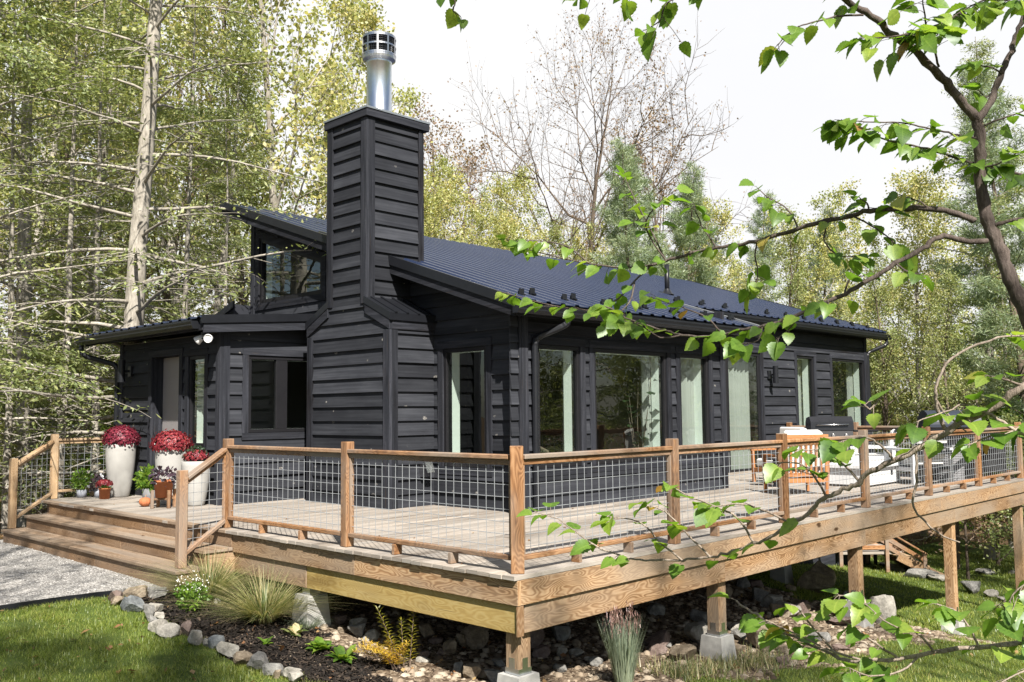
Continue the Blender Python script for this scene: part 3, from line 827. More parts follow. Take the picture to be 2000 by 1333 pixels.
for y0, y1, e0, e1 in ((5.20,4.655,4.645,4.698),(6.09,6.62,6.572,6.625)):
    fr = ((XC-.052,0,0),Y,Z,(1,0,0)); mb = MB()
    mb.prism([(y0,2.797),(y1,2.537),(y1,2.405),(y0,2.665)], fr, .05); hp(mb, 'shoulder_fascia', M['black_trim'], parent=chim, bevel=.003)
    mb = MB(); mb.box(XC, 3.22, e0, e1, 2.405, 2.53); hp(mb, 'shoulder_fascia', M['black_trim'], parent=chim, bevel=.003)
mb2 = MB()                                                             # ribs on the near shoulder
for k in range(4):
    x = XC+.04 + k*.2
    mb2.beam((x,5.20,2.908),(x,4.61,2.630), .04, .02)
hp(mb2, 'shoulder_rib', M['black_metal'], parent=chim)
mb = MB()
mb.box(XC-.075, 3.52, 5.125, 6.165, 5.445, 5.555)
hp(mb, 'cap', M['black_trim'], parent=chim, bevel=.004)
mb = MB(); mb.box(XC-.085, 3.53, 5.115, 6.175, 5.557, 5.585); hp(mb, 'cap_flashing', M['flash'], parent=chim)
mb = MB()
FX, FY = 2.98, 5.645
mb.lathe([(.21,5.58),(.20,5.60),(.19,5.61),(.185,6.46),(.192,6.47),(.192,6.52),(.18,6.53)], (FX,FY,0), 40)
flue = hp(mb, 'flue_pipe', M['galv'], smooth=False, parent=chim)
for p_ in flue.data.polygons: p_.use_smooth = True
mb = MB()
mb.lathe([(.185,6.50),(.245,6.53),(.25,6.56),(.25,6.60)], (FX,FY,0), 40)
mb.lathe([(.25,6.86),(.25,6.885),(.22,6.905),(.10,6.925),(.001,6.93)], (FX,FY,0), 40)
for zz in (6.585, 6.715, 6.845): mb.lathe([(.246,zz),(.254,zz),(.254,zz+.024),(.246,zz+.024)], (FX,FY,0), 40)
for k in range(10):
    w = 2*math.pi*k/10+.2; cx, cy = FX+.25*math.cos(w), FY+.25*math.sin(w)
    tx, ty = -math.sin(w)*.013, math.cos(w)*.013
    mb.obox((cx,cy,6.72), (0,0,.145), (tx,ty,0), (math.cos(w)*.003, math.sin(w)*.003, 0))
hp(mb, 'spark_cap', M['steel'], parent=chim, smooth=False)
mb = MB()
for k in range(44):
    w = 2*math.pi*k/44
    mb.tube([(FX+.238*math.cos(w),FY+.238*math.sin(w),6.55),(FX+.238*math.cos(w),FY+.238*math.sin(w),6.88)], .004, 4, False)
for z in np.arange(6.58, 6.86, .03): mb.lathe([(.236,z),(.240,z),(.240,z+.007),(.236,z+.007)], (FX,FY,0), 28)
mb.lathe([(.12,6.45),(.12,6.88)], (FX,FY,0), 20)
hp(mb, 'spark_screen', M['black_metal'], parent=chim)
mb = MB(); mb.box(2.93,3.05,4.60,4.662,.40,.58); mb.beam((2.99,4.56,.60),(2.99,4.50,.46),.13,.012,(0,0,1)); hp(mb, 'outlet_box', M['steel'], parent=chim)

# wall lamps, flood light
def wall_lamp(x, y, z, nrm, label):
    t = thing('wall_lamp', label, 'lamp', (x, y, z))
    n = Vector(nrm)
    mb = MB(); s = Vector((-n.y, n.x, 0))
    mb.obox(n*.022, s*.055, (0,0,.085), n*.02); mb.obox(n*.075, n*.06, s*.018, (0,0,.018)); mb.build('bracket', M['black_metal'], t, bevel=.003)
    mb = MB(); c = n*.17
    mb.lathe([(.048,-.18),(.056,-.18),(.056,.18),(.048,.18),(.045,.16),(.045,-.16),(.048,-.18)], c, 24)
    mb.lathe([(.001,.02),(.045,.02)], c, 24)
    o = mb.build('cylinder_shade', M['black_metal'], t, smooth=False)
    return t
wall_lamp(12.33, 4.53, 2.0, (0,-1,0), 'black cylinder wall lamp right of the sliding glass door')
wall_lamp(1.22, 9.95, 2.0, (-1,0,0), 'black cylinder wall lamp left of the front door')
t = thing('flood_light', 'pair of round flood lamps under the entry roof corner', 'lamp', (.96, 7.0, 2.40))
mb = MB(); mb.lathe([(.001,.0),(.05,.0),(.05,.03),(.001,.03)], (0,0,.0), 16); mb.tube([(0,0,0),(0,0,-.05)], .02, 8); mb.tube([(0,.06,-.05),(0,-.06,-.05)], .016, 8); mb.build('mount', M['black_metal'], t)
for dx, dy, aim in ((0.0,-.13,Vector((-.72,-.62,-.12))), (-.02,.12,Vector((-.55,.62,-.55)))):
    aim = aim.normalized(); q = aim.to_track_quat('Z','Y').to_matrix().to_4x4(); q.translation = Vector((dx,dy,-.06))
    mb = MB(); mb.lathe([(.001,-.08),(.03,-.08),(.045,-.03),(.062,.03),(.062,.045),(.054,.045)], (0,0,0), 24)
    o = mb.build('lamp_head', M['white_plastic'], t, smooth=True); o.data.transform(q)
    mb = MB(); mb.lathe([(.054,.04),(.04,.03),(.02,.032),(.001,.036)], (0,0,0), 24)
    l_ = mb.build('lens', M['lens'], o, smooth=True); l_.data.transform(q)

# curtains and the few things one sees through the glass
def curtain(x0, x1, y, z0, z1, label, amp=.055, folds=9, axis='x'):
    mb = MB(); n = folds*8
    pts = []
    for k in range(n+1):
        a = k/n; w = math.sin(a*folds*2*math.pi)*amp*(.7+.3*math.sin(a*7+x0)) ; w2 = .3*amp*math.sin(a*folds*4.3+1)
        pts.append((x0+(x1-x0)*a, w+w2))
    zs = np.linspace(z0, z1, 5)
    for (a0,w0),(a1,w1) in zip(pts[:-1], pts[1:]):
        for k in range(4):
            s0 = .75+.25*(1-k/4); s1 = .75+.25*(1-(k+1)/4)
            if axis == 'x': q = [(a0,y+w0*s0,zs[k]),(a1,y+w1*s0,zs[k]),(a1,y+w1*s1,zs[k+1]),(a0,y+w0*s1,zs[k+1])]
            else: q = [(y+w0*s0,a0,zs[k]),(y+w1*s0,a1,zs[k]),(y+w1*s1,a1,zs[k+1]),(y+w0*s1,a0,zs[k+1])]
            mb.poly(q)
    o = mb.build('curtain', M['curtain'], smooth=True)
    me = o.data; bmx = bmesh.new(); bmx.from_mesh(me); bmesh.ops.remove_doubles(bmx, verts=bmx.verts, dist=1e-5); bmx.to_mesh(me); bmx.free()
    tag(o, label, 'curtain', 'sheer curtains behind the cabin glass')
curtain(4.36, 4.60, 3.29, .08, 2.22, 'narrow sheer curtain bunched at the right of the window by the downspout', folds=3)
curtain(6.22, 6.75, 3.30, .08, 2.22, 'sheer curtain drawn to the right side of the wide picture window', folds=6)
curtain(7.22, 7.9, 3.28, .08, 2.22, 'sheer curtain in the narrow window right of the picture window', folds=5)
curtain(10.75, 11.98, 4.80, .06, 2.48, 'full-length sheer curtain behind the sliding door', folds=8)
curtain(13.55, 14.45, 4.86, .08, 2.48, 'sheer curtain in the narrow window right of the wall lamp', folds=6)
curtain(16.78, 17.05, 4.84, .08, 2.48, 'sheer curtain at the right edge of the last window', folds=4)
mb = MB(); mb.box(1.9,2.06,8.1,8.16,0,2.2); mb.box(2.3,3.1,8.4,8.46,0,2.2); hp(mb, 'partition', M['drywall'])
t = thing('houseplant', 'dark leafy houseplant inside the wide picture window', 'plant', (6.12, 3.34, 0))
mb = MB(); mb.lathe([(.001,0),(.14,0),(.17,.3),(.15,.3),(.14,.27),(.001,.27)], (0,0,.02), 20); mb.build('pot', M['white_pot'], t, smooth=True)
rr = random.Random(3)
stem = MB(); lf = MB()
for k in range(4):
    a = rr.uniform(0, 6.28); pts = [Vector((0,0,.25))]
    for j in range(7): pts.append(pts[-1] + Vector((math.cos(a)*.035*rr.uniform(.3,1.4), math.sin(a)*.03, .22 if k else .24)))
    stem.tube(pts, [.010*(1-.09*j) for j in range(8)], 6)
    for j in range(2, 8):
        for q in range(2):
            d = Vector((rr.uniform(-1,1), rr.uniform(-.7,.5), rr.uniform(-.3,.5))).normalized(); s = d.cross(Vector((0,0,1))).normalized()
            p = pts[j] + d*.05; ln = rr.uniform(.14,.2); w = ln*.36
            rn = rr.random()
            lf.poly([p, p+d*ln*.5+s*w-Vector((0,0,.02)), p+d*ln-Vector((0,0,.05)), p+d*ln*.5-s*w-Vector((0,0,.02))], None, rn)
stem.build('stem', M['bark_dark'], t, smooth=True); lf.build('leaves', M['leaf_dark'], t)
t = thing('armchair', 'white cushioned armchair inside the window by the downspout', 'chair', (4.0, 3.75, 0))
mb = MB(); mb.box(-.28,.28,-.26,.26,.38,.50); mb.box(-.28,.28,.20,.34,.5,.98); mb.build('cushion', M['cushion'], t, bevel=.03)
mb = MB()
for s in (-1, 1): mb.tube([(s*.33,-.3,0),(s*.33,-.28,.4),(s*.33,-.18,.72),(s*.33,.05,.80),(s*.33,.32,.82),(s*.33,.36,0)], .02, 8)
mb.build('arm_frame', M['bark_dark'], t, smooth=True)

# ------------------------------------------------------------------ the deck
deck = thing('deck', 'raised wrap-around timber deck with wire mesh railing and wide front steps', 'deck', (0, 0, 0))
def dp(mb, name, mat, bevel=.004, parent=None, label=None, smooth=False):
    o = mb.build(name, mat, parent or deck, smooth, bevel)
    if label: o['label'] = label
    return o
mb = MB(); y = -.09; bw = .139; R1 = random.Random(11)
while y < 10.2:
    ym = y + bw/2
    spans = [(-.13, 13.16)] if ym < 3.0 else ([(-.13, 3.2), (8.0, 13.16)] if ym < 4.5 else ([(-.13, 3.2)] if ym < 7.0 else [(-.13, 1.24)]))
    for a, b in spans:
        x = a + 0
        first = True
        while x < b - .05:
            ln = R1.uniform(1.2, 4.6) if first else R1.choice([3.6, 4.2, 4.8])
            first = False
            e = min(b, x + ln)
            if b - e < .5: e = b
            jx = R1.uniform(-.008, .008) if x == a else 0
            mb.box(x + jx, e - .003, y, min(y + bw - .006, 10.2), -.034, R1.uniform(-.0015, .0015))
            x = e
    y += bw
dp(mb, 'decking', M['deck'], .003)
# rim boards and beams
mb = MB()
for a, b in ((-.055, 4.58), (4.585, 8.86), (8.865, 13.12)): mb.box(a, b, -.088, -.05, -.232, -.036)
dp(mb, 'rim_board', M['beam'], label='front rim board with curly grain')
mb = MB(); mb.box(-.095, -.057, -.09, 2.02, -.232, -.036); mb.box(-.095, -.057, 2.025, 4.36, -.232, -.036)
dp(mb, 'rim_board', M['beam'], label='rim board on the steps side')
mb = MB()
for a, b in ((.01, 2.955), (2.96, 6.3), (6.305, 9.5), (9.505, 13.1)): mb.box(a, b, -.062, -.022, -.456, -.234)
dp(mb, 'beam', M['beam'], label='long front beam under the rim')
mb = MB(); mb.box(-.068, -.03, 2.86, 4.40, -.455, -.234)
dp(mb, 'beam', M['beam'], label='grey-tan beam next to the steps')
mb = MB(); mb.box(-.064, -.026, -.05, 2.855, -.455, -.234)
dp(mb, 'beam', M['newbeam'], label='fresh yellow beam with dark knots')
mb = MB(); mb.box(-.09, -.02, -.085, -.064, -.47, -.234); dp(mb, 'corner_block', M['riser'])
mb = MB()
for x in np.arange(.35, 13, .41): mb.box(x, x+.038, 0.0, 3.0, -.23, -.036)
for yy in np.arange(4.7, 10, .6): mb.box(-.05, 1.2, yy, yy+.038, -.23, -.036)
mb.box(.0, 13, 2.85, 2.89, -.45, -.235)
dp(mb, 'joist', M['riser'], 0)
mb = MB(); mb.box(13.1, 13.14, -.05, 4.5, -.232, -.036); mb.box(13.08, 13.12, -.02, 4.5, -.456, -.234); dp(mb, 'rim_board', M['beam'], label='rim board at the far end')

# posts below and their concrete piers
def pier(x, y, zt, h=.55, w0=.115, w1=.165, rz=0.0):
    mb = MB()
    for k in range(4):
        a = [(-1,-1),(1,-1),(1,1),(-1,1)][k]; b = [(-1,-1),(1,-1),(1,1),(-1,1)][(k+1)%4]
        c, s = math.cos(rz), math.sin(rz)
        P = lambda q, w, z: (x + (q[0]*c-q[1]*s)*w, y + (q[0]*s+q[1]*c)*w, z)
        mb.poly([P(a,w1,zt-h),P(b,w1,zt-h),P(b,w0,zt),P(a,w0,zt)])
    mb.poly([P(q,w0,zt) for q in [(-1,-1),(1,-1),(1,1),(-1,1)]])
    return mb
def support(x, y, zt, zb, label=None, w=.07, post=True):
    if post:
        mb = MB(); mb.box(x-w, x+w, y-w, y+w, zb+.02, zt)
        p = dp(mb, 'support_post', M['beam'], .004, label=label)
        mb = MB(); mb.box(x-w-.004, x+w+.004, y-w-.004, y+w+.004, zb+.004, zb+.05); mb.box(x-w-.005, x-w-.002, y-.03, y+.03, zb+.05, zb+.13); mb.box(x-.03, x+.03, y-w-.005, y-w-.002, zb+.05, zb+.13)
        dp(mb, 'post_base', M['galv'], 0, parent=p)
    return dp(pier(x, y, zb), 'concrete_pier', M['concrete'], .012)
support(.06, .06, -.456, -.79, 'short corner support post')
support(2.97, .06, -.456, -1.0)
support(6.24, .06, -.456, -1.14)
support(9.55, .06, -.456, -1.86, 'tall support post standing in the grass')
support(12.95, .06, -.456, -2.1)
support(.04, 2.93, -.456, -.53, post=False)
mb = MB(); mb.box(-.02,.10,2.86,3.0,-.53,-.456); dp(mb, 'post_base', M['galv'], 0)
support(3.0, 2.8, -.456, -.75); support(6.2, 2.8, -.456, -.95); support(9.5, 2.85, -.456, -1.3)

# railing
PW = .047
def rpost(x, y, z0=0.002, z1=1.0, mat='rail', rz=0.0, w=PW):
    mb = MB(); c, s = math.cos(rz)*w, math.sin(rz)*w
    mb.obox((x, y, (z0+z1)/2), (0,0,(z1-z0)/2), (c,s,0), (-s,c,0))
    return dp(mb, 'railing_post', M[mat], .005)
def rails(p, q, gp=(PW,PW), mat='rail', zt=(.93,.93), zb=(.135,.135), blocks=2, out=None):
    """cap, sub-rail, bottom rail with spacer blocks and a mesh panel between two posts (plan points p, q)"""
    p = Vector((*p,0)); q = Vector((*q,0)); d = (q-p); Ln = d.length; e = d/Ln
    a = p + e*gp[0]; b = q - e*gp[1]
    n = Vector((-e.y, e.x, 0))
    def at(t, z): return p + e*t + Vector((0,0,z))
    ta, tb = gp[0], Ln-gp[1]
    lerp = lambda pr, t: pr[0] + (pr[1]-pr[0])*t/Ln
    mb = MB(); mb.beam(at(ta, lerp(zt,ta)-.02), at(tb, lerp(zt,tb)-.02), .088, .038); dp(mb, 'top_rail', M[mat], .006)
    mb = MB(); mb.beam(at(ta, lerp(zt,ta)-.062), at(tb, lerp(zt,tb)-.062), .038, .045); dp(mb, 'sub_rail', M[mat], .004)
    mb = MB(); mb.beam(at(ta, lerp(zb,ta)-.019), at(tb, lerp(zb,tb)-.019), .06, .038)
    br = dp(mb, 'bottom_rail', M[mat], .004)
    for k in range(blocks):
        t = Ln*(k+1)/(blocks+1); z = lerp(zb,t)-.04
        if z > .02:
            mb = MB(); c = at(t, z/2); mb.obox(c, n*.045, e*.02, (0,0,z/2-.001)); dp(mb, 'spacer_block', M[mat], .003, parent=br)
    # side battens that hold the mesh
    for t in (ta+.010, tb-.010):
        mb = MB(); mb.obox(at(t, (lerp(zt,t)-.085+lerp(zb,t))/2), (0,0,(lerp(zt,t)-.085-lerp(zb,t))/2), n*.017, e*.0095); dp(mb, 'batten', M[mat], 0)
    mb = MB(); r = .0027
    t = ta + .05; N = max(1, round((tb-ta)/.1)); st = (tb-ta)/N
    for k in range(1, N):
        t = ta + st*k
        mb.tube([at(t, lerp(zb,t)), at(t, lerp(zt,t)-.085)], r, 4, False)
    z = min(zb) + .06
    while z < max(zt) - .09:
        lo, hi = None, None
        for s in np.linspace(ta, tb, 60):
            if lerp(zb,s) < z < lerp(zt,s)-.085:
                lo = s if lo is None else lo; hi = s
        if lo is not None and hi-lo > .05: mb.tube([at(lo,z)+n*.004, at(hi,z)+n*.004], r, 4, False)
        z += .0985
    dp(mb, 'wire_panel', M['wire'], 0)
rx = [0, 2.16, 4.32, 6.48, 8.64, 10.8, 13.02]
rpost(0, 0, mat='rail', rz=math.radians(45), w=.053)
for x in rx[1:]: rpost(x, 0)
for k in range(6): rails((rx[k],0), (rx[k+1],0), (.055 if k == 0 else PW, PW))
rpost(0, 2.266); rpost(0, 4.55)
rails((0,2.266), (0,0), (PW,.055)); rails((0,4.55), (0,2.266))
for yy in (1.5, 3.0, 4.45): rpost(13.02, yy)
rails((13.02,0),(13.02,1.5)); rails((13.02,1.5),(13.02,3.0)); rails((13.02,3.0),(13.02,4.45))
rpost(-.61, 4.42, -.358, .68); rails((0,4.55), (-.61,4.42), mat='rail', zt=(.93,.58), zb=(.13,-.22), blocks=0)
rpost(.09, 10.08, mat='rail_new'); rpost(-.60, 9.74, -.358, .66, mat='rail_new')
rails((.09,10.08), (-.60,9.74), mat='rail_new', zt=(.93,.57), zb=(.13,-.22), blocks=0)
rails((.09,10.08), (1.26,10.08), (PW, .0), mat='rail_new', blocks=1)
# steps
ya, yb = 4.24, 9.72
for z, x0, x1 in ((-.18, -.445, -.13), (-.36, -.755, -.44)):
    mb = MB()
    for a, b in ((x0, x0+.142), (x0+.148, x0+.29), (x0+.296, x1+.03)):
        for s, e in ((ya, 7.1), (7.105, yb)): mb.box(a, b, s, e, z-.038, z)
    dp(mb, 'tread', M['tread'], .005)
mb = MB(); mb.box(-.132, -.02, 4.36, 9.86, -.036, .0025); dp(mb, 'tread', M['tread'], .005, label='top step nosing flush with the deck')
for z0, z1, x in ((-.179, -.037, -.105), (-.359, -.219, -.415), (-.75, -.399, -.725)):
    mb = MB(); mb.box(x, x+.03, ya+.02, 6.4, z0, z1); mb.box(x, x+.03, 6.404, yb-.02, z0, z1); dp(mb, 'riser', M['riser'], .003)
for yy in (ya+.02, yb-.05):
    mb = MB(); fr = ((0,yy,0),X,Z,(0,1,0))
    mb.prism([(-.10,-.04),(-.10,-.43),(-.19,-.50),(-.69,-.75),(-.69,-.40),(-.41,-.40),(-.385,-.22),(-.105,-.22)][:8], fr, .038) if False else None
    mb.prism(rectp(-.384,-.06,-.42,-.22), fr, .038); mb.prism(rectp(-.695,-.386,-.72,-.40), fr, .038); mb.prism([(-.384,-.72),(-.2,-.55),(-.06,-.42),(-.384,-.42)], fr, .038)
    dp(mb, 'stringer', M['beam'], .003)
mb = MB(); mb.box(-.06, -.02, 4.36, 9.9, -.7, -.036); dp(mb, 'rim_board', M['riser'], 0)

# garden stairs beyond the far corner of the cabin
gs = thing('garden_stairs', 'small wooden garden stairs with board rails down the slope past the cabin corner', 'stairs', (16.6, 3.1, -2.55))
d = Vector((.70,-.72,0)); w = Vector((.72,.70,0))
def gp(mb, name, mat, bevel=.004): return mb.build(name, mat, gs, False, bevel)
def gbox(mb, s0, s1, a0, a1, z0, z1): mb.obox(d*(s0+s1)/2 + w*(a0+a1)/2 + Vector((0,0,(z0+z1)/2)), w*(a1-a0)/2, d*(s1-s0)/2, (0,0,(z1-z0)/2))
for k, (s0, z) in enumerate(((.08,.02), (-.22,.20), (-.52,.38))):
    mb = MB(); gbox(mb, s0, s0+.34, 0, 1.15, z, z+.04); gp(mb, 'tread', M['rail_new'])
    mb = MB(); gbox(mb, s0+.28, s0+.31, 0, 1.15, z-.16, z-.002); gp(mb, 'riser', M['beam'])
mb = MB(); gbox(mb, -1.9, -.50, 0, 1.3, .50, .56); gp(mb, 'landing', M['deck'])
for a in (-.02, 1.2):
    for s, z0 in ((0,.0), (-.85,.40), (-1.9,.5)):
        mb = MB(); gbox(mb, s-.04, s+.04, a-.04, a+.04, z0-.3, z0+.52); gp(mb, 'post', M['rail'])
    for h in (.50, .33, .14):
        mb = MB(); p0 = d*.05+w*a+Vector((0,0,h)); p1 = d*-.85+w*a+Vector((0,0,h+.54)); mb.beam(p0, p1, .04 if h < .5 else .10, .09 if h < .5 else .035); gp(mb, 'rail', M['rail'])
    for h in (.50+.54, .33+.54, .14+.54) if a > 1 else (.87, .66):
        mb = MB(); mb.beam(d*-.85+w*a+Vector((0,0,h)), d*-1.9+w*a+Vector((0,0,h)), .04, .09); gp(mb, 'rail', M['rail'])
    mb = MB(); mb.beam(d*.45+w*a+Vector((0,0,-.08)), d*-.6+w*a+Vector((0,0,.46)), .05, .2); gp(mb, 'stringer', M['beam'])
mb = MB(); mb.tube([(17.3,4.4,-2.50),(17.0,4.0,-2.47),(15.9,2.62,-2.44)], .05, 10); tag(mb.build('drain_pipe', M['black_metal'], None, True), 'black corrugated drain pipe running down the grass from the downspout', 'pipe')

# ------------------------------------------------------------------ things on the deck
R2 = random.Random(21)
def leafclump(name, mat, parent, n, ctr, rad, size, fn=None, seed=0, asp=.5, up=.4, shell=.4, dish=.0):
    """many leaf-sized quads filling an ellipsoid"""
    g = np.random.default_rng(seed)
    u = g.normal(size=(n,3)); u /= np.linalg.norm(u, axis=1)[:,None]
    rr = shell + (1-shell)*g.random(n)**.7
    c = np.asarray(ctr) + u*rr[:,None]*np.asarray(rad)
    d = u*.6 + g.normal(size=(n,3))*.5 + np.array([0,0,up]); d /= np.linalg.norm(d, axis=1)[:,None]
    s = np.cross(d, g.normal(size=(n,3))); s /= np.linalg.norm(s, axis=1)[:,None]
    ln = size*g.uniform(.6, 1.2, n)[:,None]; wd = ln*asp*.5
    dr = np.array([0,0,-1.0])*ln*.18
    v = np.stack([c, c+d*ln*.45+s*wd, c+d*ln+dr, c+d*ln*.45-s*wd], 1).reshape(-1,3)
    f = np.arange(n*4).reshape(n,4)
    return np_mesh(name, v, f, mat, g.random(n), parent=parent)

def mum_head(name, mat, parent, ctr, rad, n, fr, seed):
    """dome of small many-petalled pompons"""
    g = np.random.default_rng(seed)
    V, F, Rn = [], [], []
    k = 0
    gold = math.pi*(3-math.sqrt(5))
    for i in range(n):
        h = 1 - i/n*1.22
        rho = math.sqrt(max(0, 1-h*h)); a = gold*i
        u = np.array([rho*math.cos(a), rho*math.sin(a), h]) + g.normal(size=3)*.035
        c = np.asarray(ctr) + u*np.asarray(rad)*(1+g.uniform(-.05,.06))
        c = c + np.asarray(rad)*.10*np.array([math.sin(a*3.1+seed), math.cos(a*2.3+seed*2), math.sin(a*1.7+h*3)])*(.4+.6*rho)
        nrm = u/np.linalg.norm(u); t = np.cross(nrm, [0.3,0.2,0.93]); t /= np.linalg.norm(t); b = np.cross(nrm, t)
        base = g.random()
        for ring, (m, rr, hh) in enumerate(((7, 1.0, .15), (5, .65, .45), (3, .35, .7))):
            for q in range(m):
                w = 2*math.pi*(q+.5*ring)/m + a; w2 = .55*2*math.pi/m
                e = lambda ang, r_, z_: c + (t*math.cos(ang) + b*math.sin(ang))*fr*r_ + nrm*fr*z_
                V += [e(w, .08, hh*.3), e(w-w2, rr*.7, hh*.8), e(w, rr*1.05, hh*.75), e(w+w2, rr*.7, hh*.8)]
                F.append((k,k+1,k+2,k+3)); k += 4; Rn.append(min(1,max(0,base*.7+g.uniform(0,.3))))
    return np_mesh(name, np.array(V), np.array(F), mat, Rn, parent=parent)

def planter(x, y, h, r0, r1, label, mum_r, mum_mat, seed, n, fr, squash=.62, group='mums in white planters'):
    t = thing('potted_mum', label, 'potted plant', (x, y, 0))
    mb = MB()
    prof = [(.001,.0),(r0*.92,.0),(r0,.02)]
    for k in range(1, 11):
        a = k/10; prof.append((r0+(r1-r0)*math.sin(a*math.pi/2)**.8, .02+(h-.02)*a))
    prof += [(r1-.005,h+.006),(r1-.03,h+.004),(r1-.035,h-.06),(.001,h-.06)]
    mb.lathe(prof, (0,0,0.001), 40); mb.build('planter', M['white_pot'], t, smooth=True)
    leafclump('foliage', M['leaf_dark'], t, 900, (0,0,h+.06), (mum_r*.93, mum_r*.93, .15), .05, seed=seed, shell=.2, asp=.6)
    mum_head('flowers', M[mum_mat], t, (0,0,h+.05), (mum_r, mum_r, mum_r*squash*1.35), n*2, fr*.72, seed)
    return t
planter(.91, 9.58, .83, .14, .228, 'tallest white planter with a crimson mum dome beside the left stair rail', .25, 'mum_red', 1, 520, .027, .66)
planter(.86, 7.74, .78, .135, .222, 'white planter with a wide scarlet mum in front of the door', .262, 'mum_coral', 2, 520, .027, .60)
planter(1.0, 7.27, .62, .125, .20, 'lower white planter with a small two-tone red mum behind the near stair rail', .16, 'mum_coral', 3, 130, .027, .52)

def pot(name, label, x, y, r, h, mat, base=0.0, taper=.85, rim=True):
    t = thing(name, label, 'potted plant', (x, y, base))
    mb = MB(); prof = [(.001,0),(r*taper,0),(r,h)]
    if rim: prof += [(r*1.06,h),(r*1.06,h*1.12),(r*.95,h*1.12),(r*.93,h*.9),(.001,h*.9)]
    else: prof += [(r*.93,h),(r*.9,h*.88),(.001,h*.88)]
    mb.lathe(prof, (0,0,.001), 28); mb.build('pot', M[mat], t, smooth=False)
    for p in t.children[0].data.polygons: p.use_smooth = True
    return t
t = pot('potted_mum', 'small terracotta pot with scarlet flowers on the top step', .60, 9.40, .085, .15, 'terracotta')
leafclump('foliage', M['leaf_bright'], t, 120, (0,0,.19), (.08,.08,.06), .05, seed=5)
mum_head('flowers', M['mum_coral'], t, (0,0,.22), (.11,.11,.07), 40, .028, 5)
t = pot('potted_plant', 'blue-grey pot with trailing purple leaves beside the small terracotta pot', .66, 9.74, .085, .14, 'grey_pot', rim=False)
leafclump('leaves', M['leaf_purple'], t, 170, (0,0,.20), (.15,.15,.16), .075, seed=6, asp=.6)
t = pot('potted_plant', 'bright green ferny plant against the left wire panel', .48, 9.98, .08, .12, 'grey_pot', rim=False)
leafclump('leaves', M['leaf_bright'], t, 420, (0,0,.27), (.17,.15,.17), .07, seed=8, asp=.35)
t = pot('potted_plant', 'terracotta pot with purple coleus on a wooden stand', .56, 7.33, .125, .21, 'terracotta', .145)
leafclump('leaves', M['leaf_purple'], t, 150, (0,0,.27), (.17,.17,.14), .085, seed=9, asp=.6)
for k in range(3):
    pass
st = thing('plant_stand', 'four-legged wooden plant stand carrying the terracotta coleus pot', 'plant stand', (.56, 7.33, 0))
mb = MB(); mb.beam((-.15,0,.125),(.15,0,.125),.035,.03); mb.beam((0,-.15,.124),(0,.15,.124),.035,.03); mb.build('cross_bar', M['rail'], st, bevel=.003)
for a in ((.16,0),(-.16,0),(0,.16),(0,-.16)):
    mb = MB(); mb.box(a[0]-.018,a[0]+.018,a[1]-.018,a[1]+.018,.001,.25); mb.build('leg', M['rail'], st, bevel=.003)
t = pot('potted_plant', 'dark pot of green ornamental cabbage in front of the door jamb', .72, 8.10, .11, .22, 'bin', rim=False)
leafclump('leaves', M['leaf_green'], t, 420, (0,0,.36), (.18,.18,.16), .09, seed=12, asp=.5)
t = thing('pumpkin', 'small round orange pumpkin beside the wooden plant stand', 'pumpkin', (.47, 7.70, 0))
V, F = [], []; nu, nv = 48, 14
mb = MB(); 
for j in range(nv+1):
    ph = math.pi*j/nv
    for i in range(nu):
        a = 2*math.pi*i/nu; r = .085*math.sin(ph)*(1-.07*abs(math.sin(a*5)))+.001; V.append((r*math.cos(a), r*math.sin(a), .068-.067*math.cos(ph)*(1-.12*math.exp(-((ph-math.pi)/.5)**2))))
for j in range(nv):
    for i in range(nu): F.append((j*nu+i, j*nu+(i+1)%nu, (j+1)*nu+(i+1)%nu, (j+1)*nu+i))
np_mesh('body', V, F, M['terracotta'], np.zeros(len(F)), smooth=True, parent=t)
mb = MB(); mb.tube([(0,0,.12),(.006,0,.145),(.02,.005,.165)], [.012,.008,.006], 6); mb.build('stem', M['rail'], t)

def fchair(label, x, y, rz, wide=.66):
    t = thing('lounge_chair', label, 'chair', (x, y, 0), rz=rz, group='wooden lounge chairs on the deck')
    h = wide/2
    mb = MB(); mb.box(-h+.05,h-.05,-.30,.28,.27,.42); mb.build('seat_cushion', M['cushion'], t, bevel=.03)
    mb = MB(); mb.obox((0,.30,.68), (h-.06,0,0), (0,.018,.27), (0,.075,-.02)); mb.build('back_cushion', M['cushion'], t, bevel=.03)
    mb = MB(); mb.box(-h,h,-.32,-.28,.18,.26); mb.box(-h,h,.30,.34,.18,.26); mb.box(-h,-h+.04,-.3,.32,.18,.25); mb.box(h-.04,h,-.3,.32,.18,.25); mb.build('seat_frame', M['teak'], t, bevel=.004)
    for a in (-1, 1):
        mb = MB(); mb.box(a*h-.03,a*h+.03,-.36,.38,.55,.585); mb.build('armrest', M['teak'], t, bevel=.004)
        for yy in (-.31, .33):
            mb = MB(); mb.obox((a*h, yy, .275), (0,(.03 if yy > 0 else -.01),.274), (.028,0,0), (0,.022,0)); mb.build('leg', M['teak'], t, bevel=.003)
    mb = MB(); mb.beam((-h,.40,.86),(h,.40,.86),.035,.07); mb.beam((-h,.35,.30),(h,.35,.30),.035,.06)
    n = 9
    for k in range(n):
        xx = -h+.03+(wide-.06)*k/(n-1); mb.obox((xx,.39,.58), (0,.025,.26), (.017,0,0), (0,.008,0))
    mb.build('slatted_back', M['teak'], t, bevel=.003)
    return t
fchair('teak lounge chair turned away showing its slatted back by the railing', 7.87, 1.69, math.radians(143), .70)
fchair('teak lounge chair with white cushions nearest the sliding door', 9.6, 2.85, math.radians(250), .70)
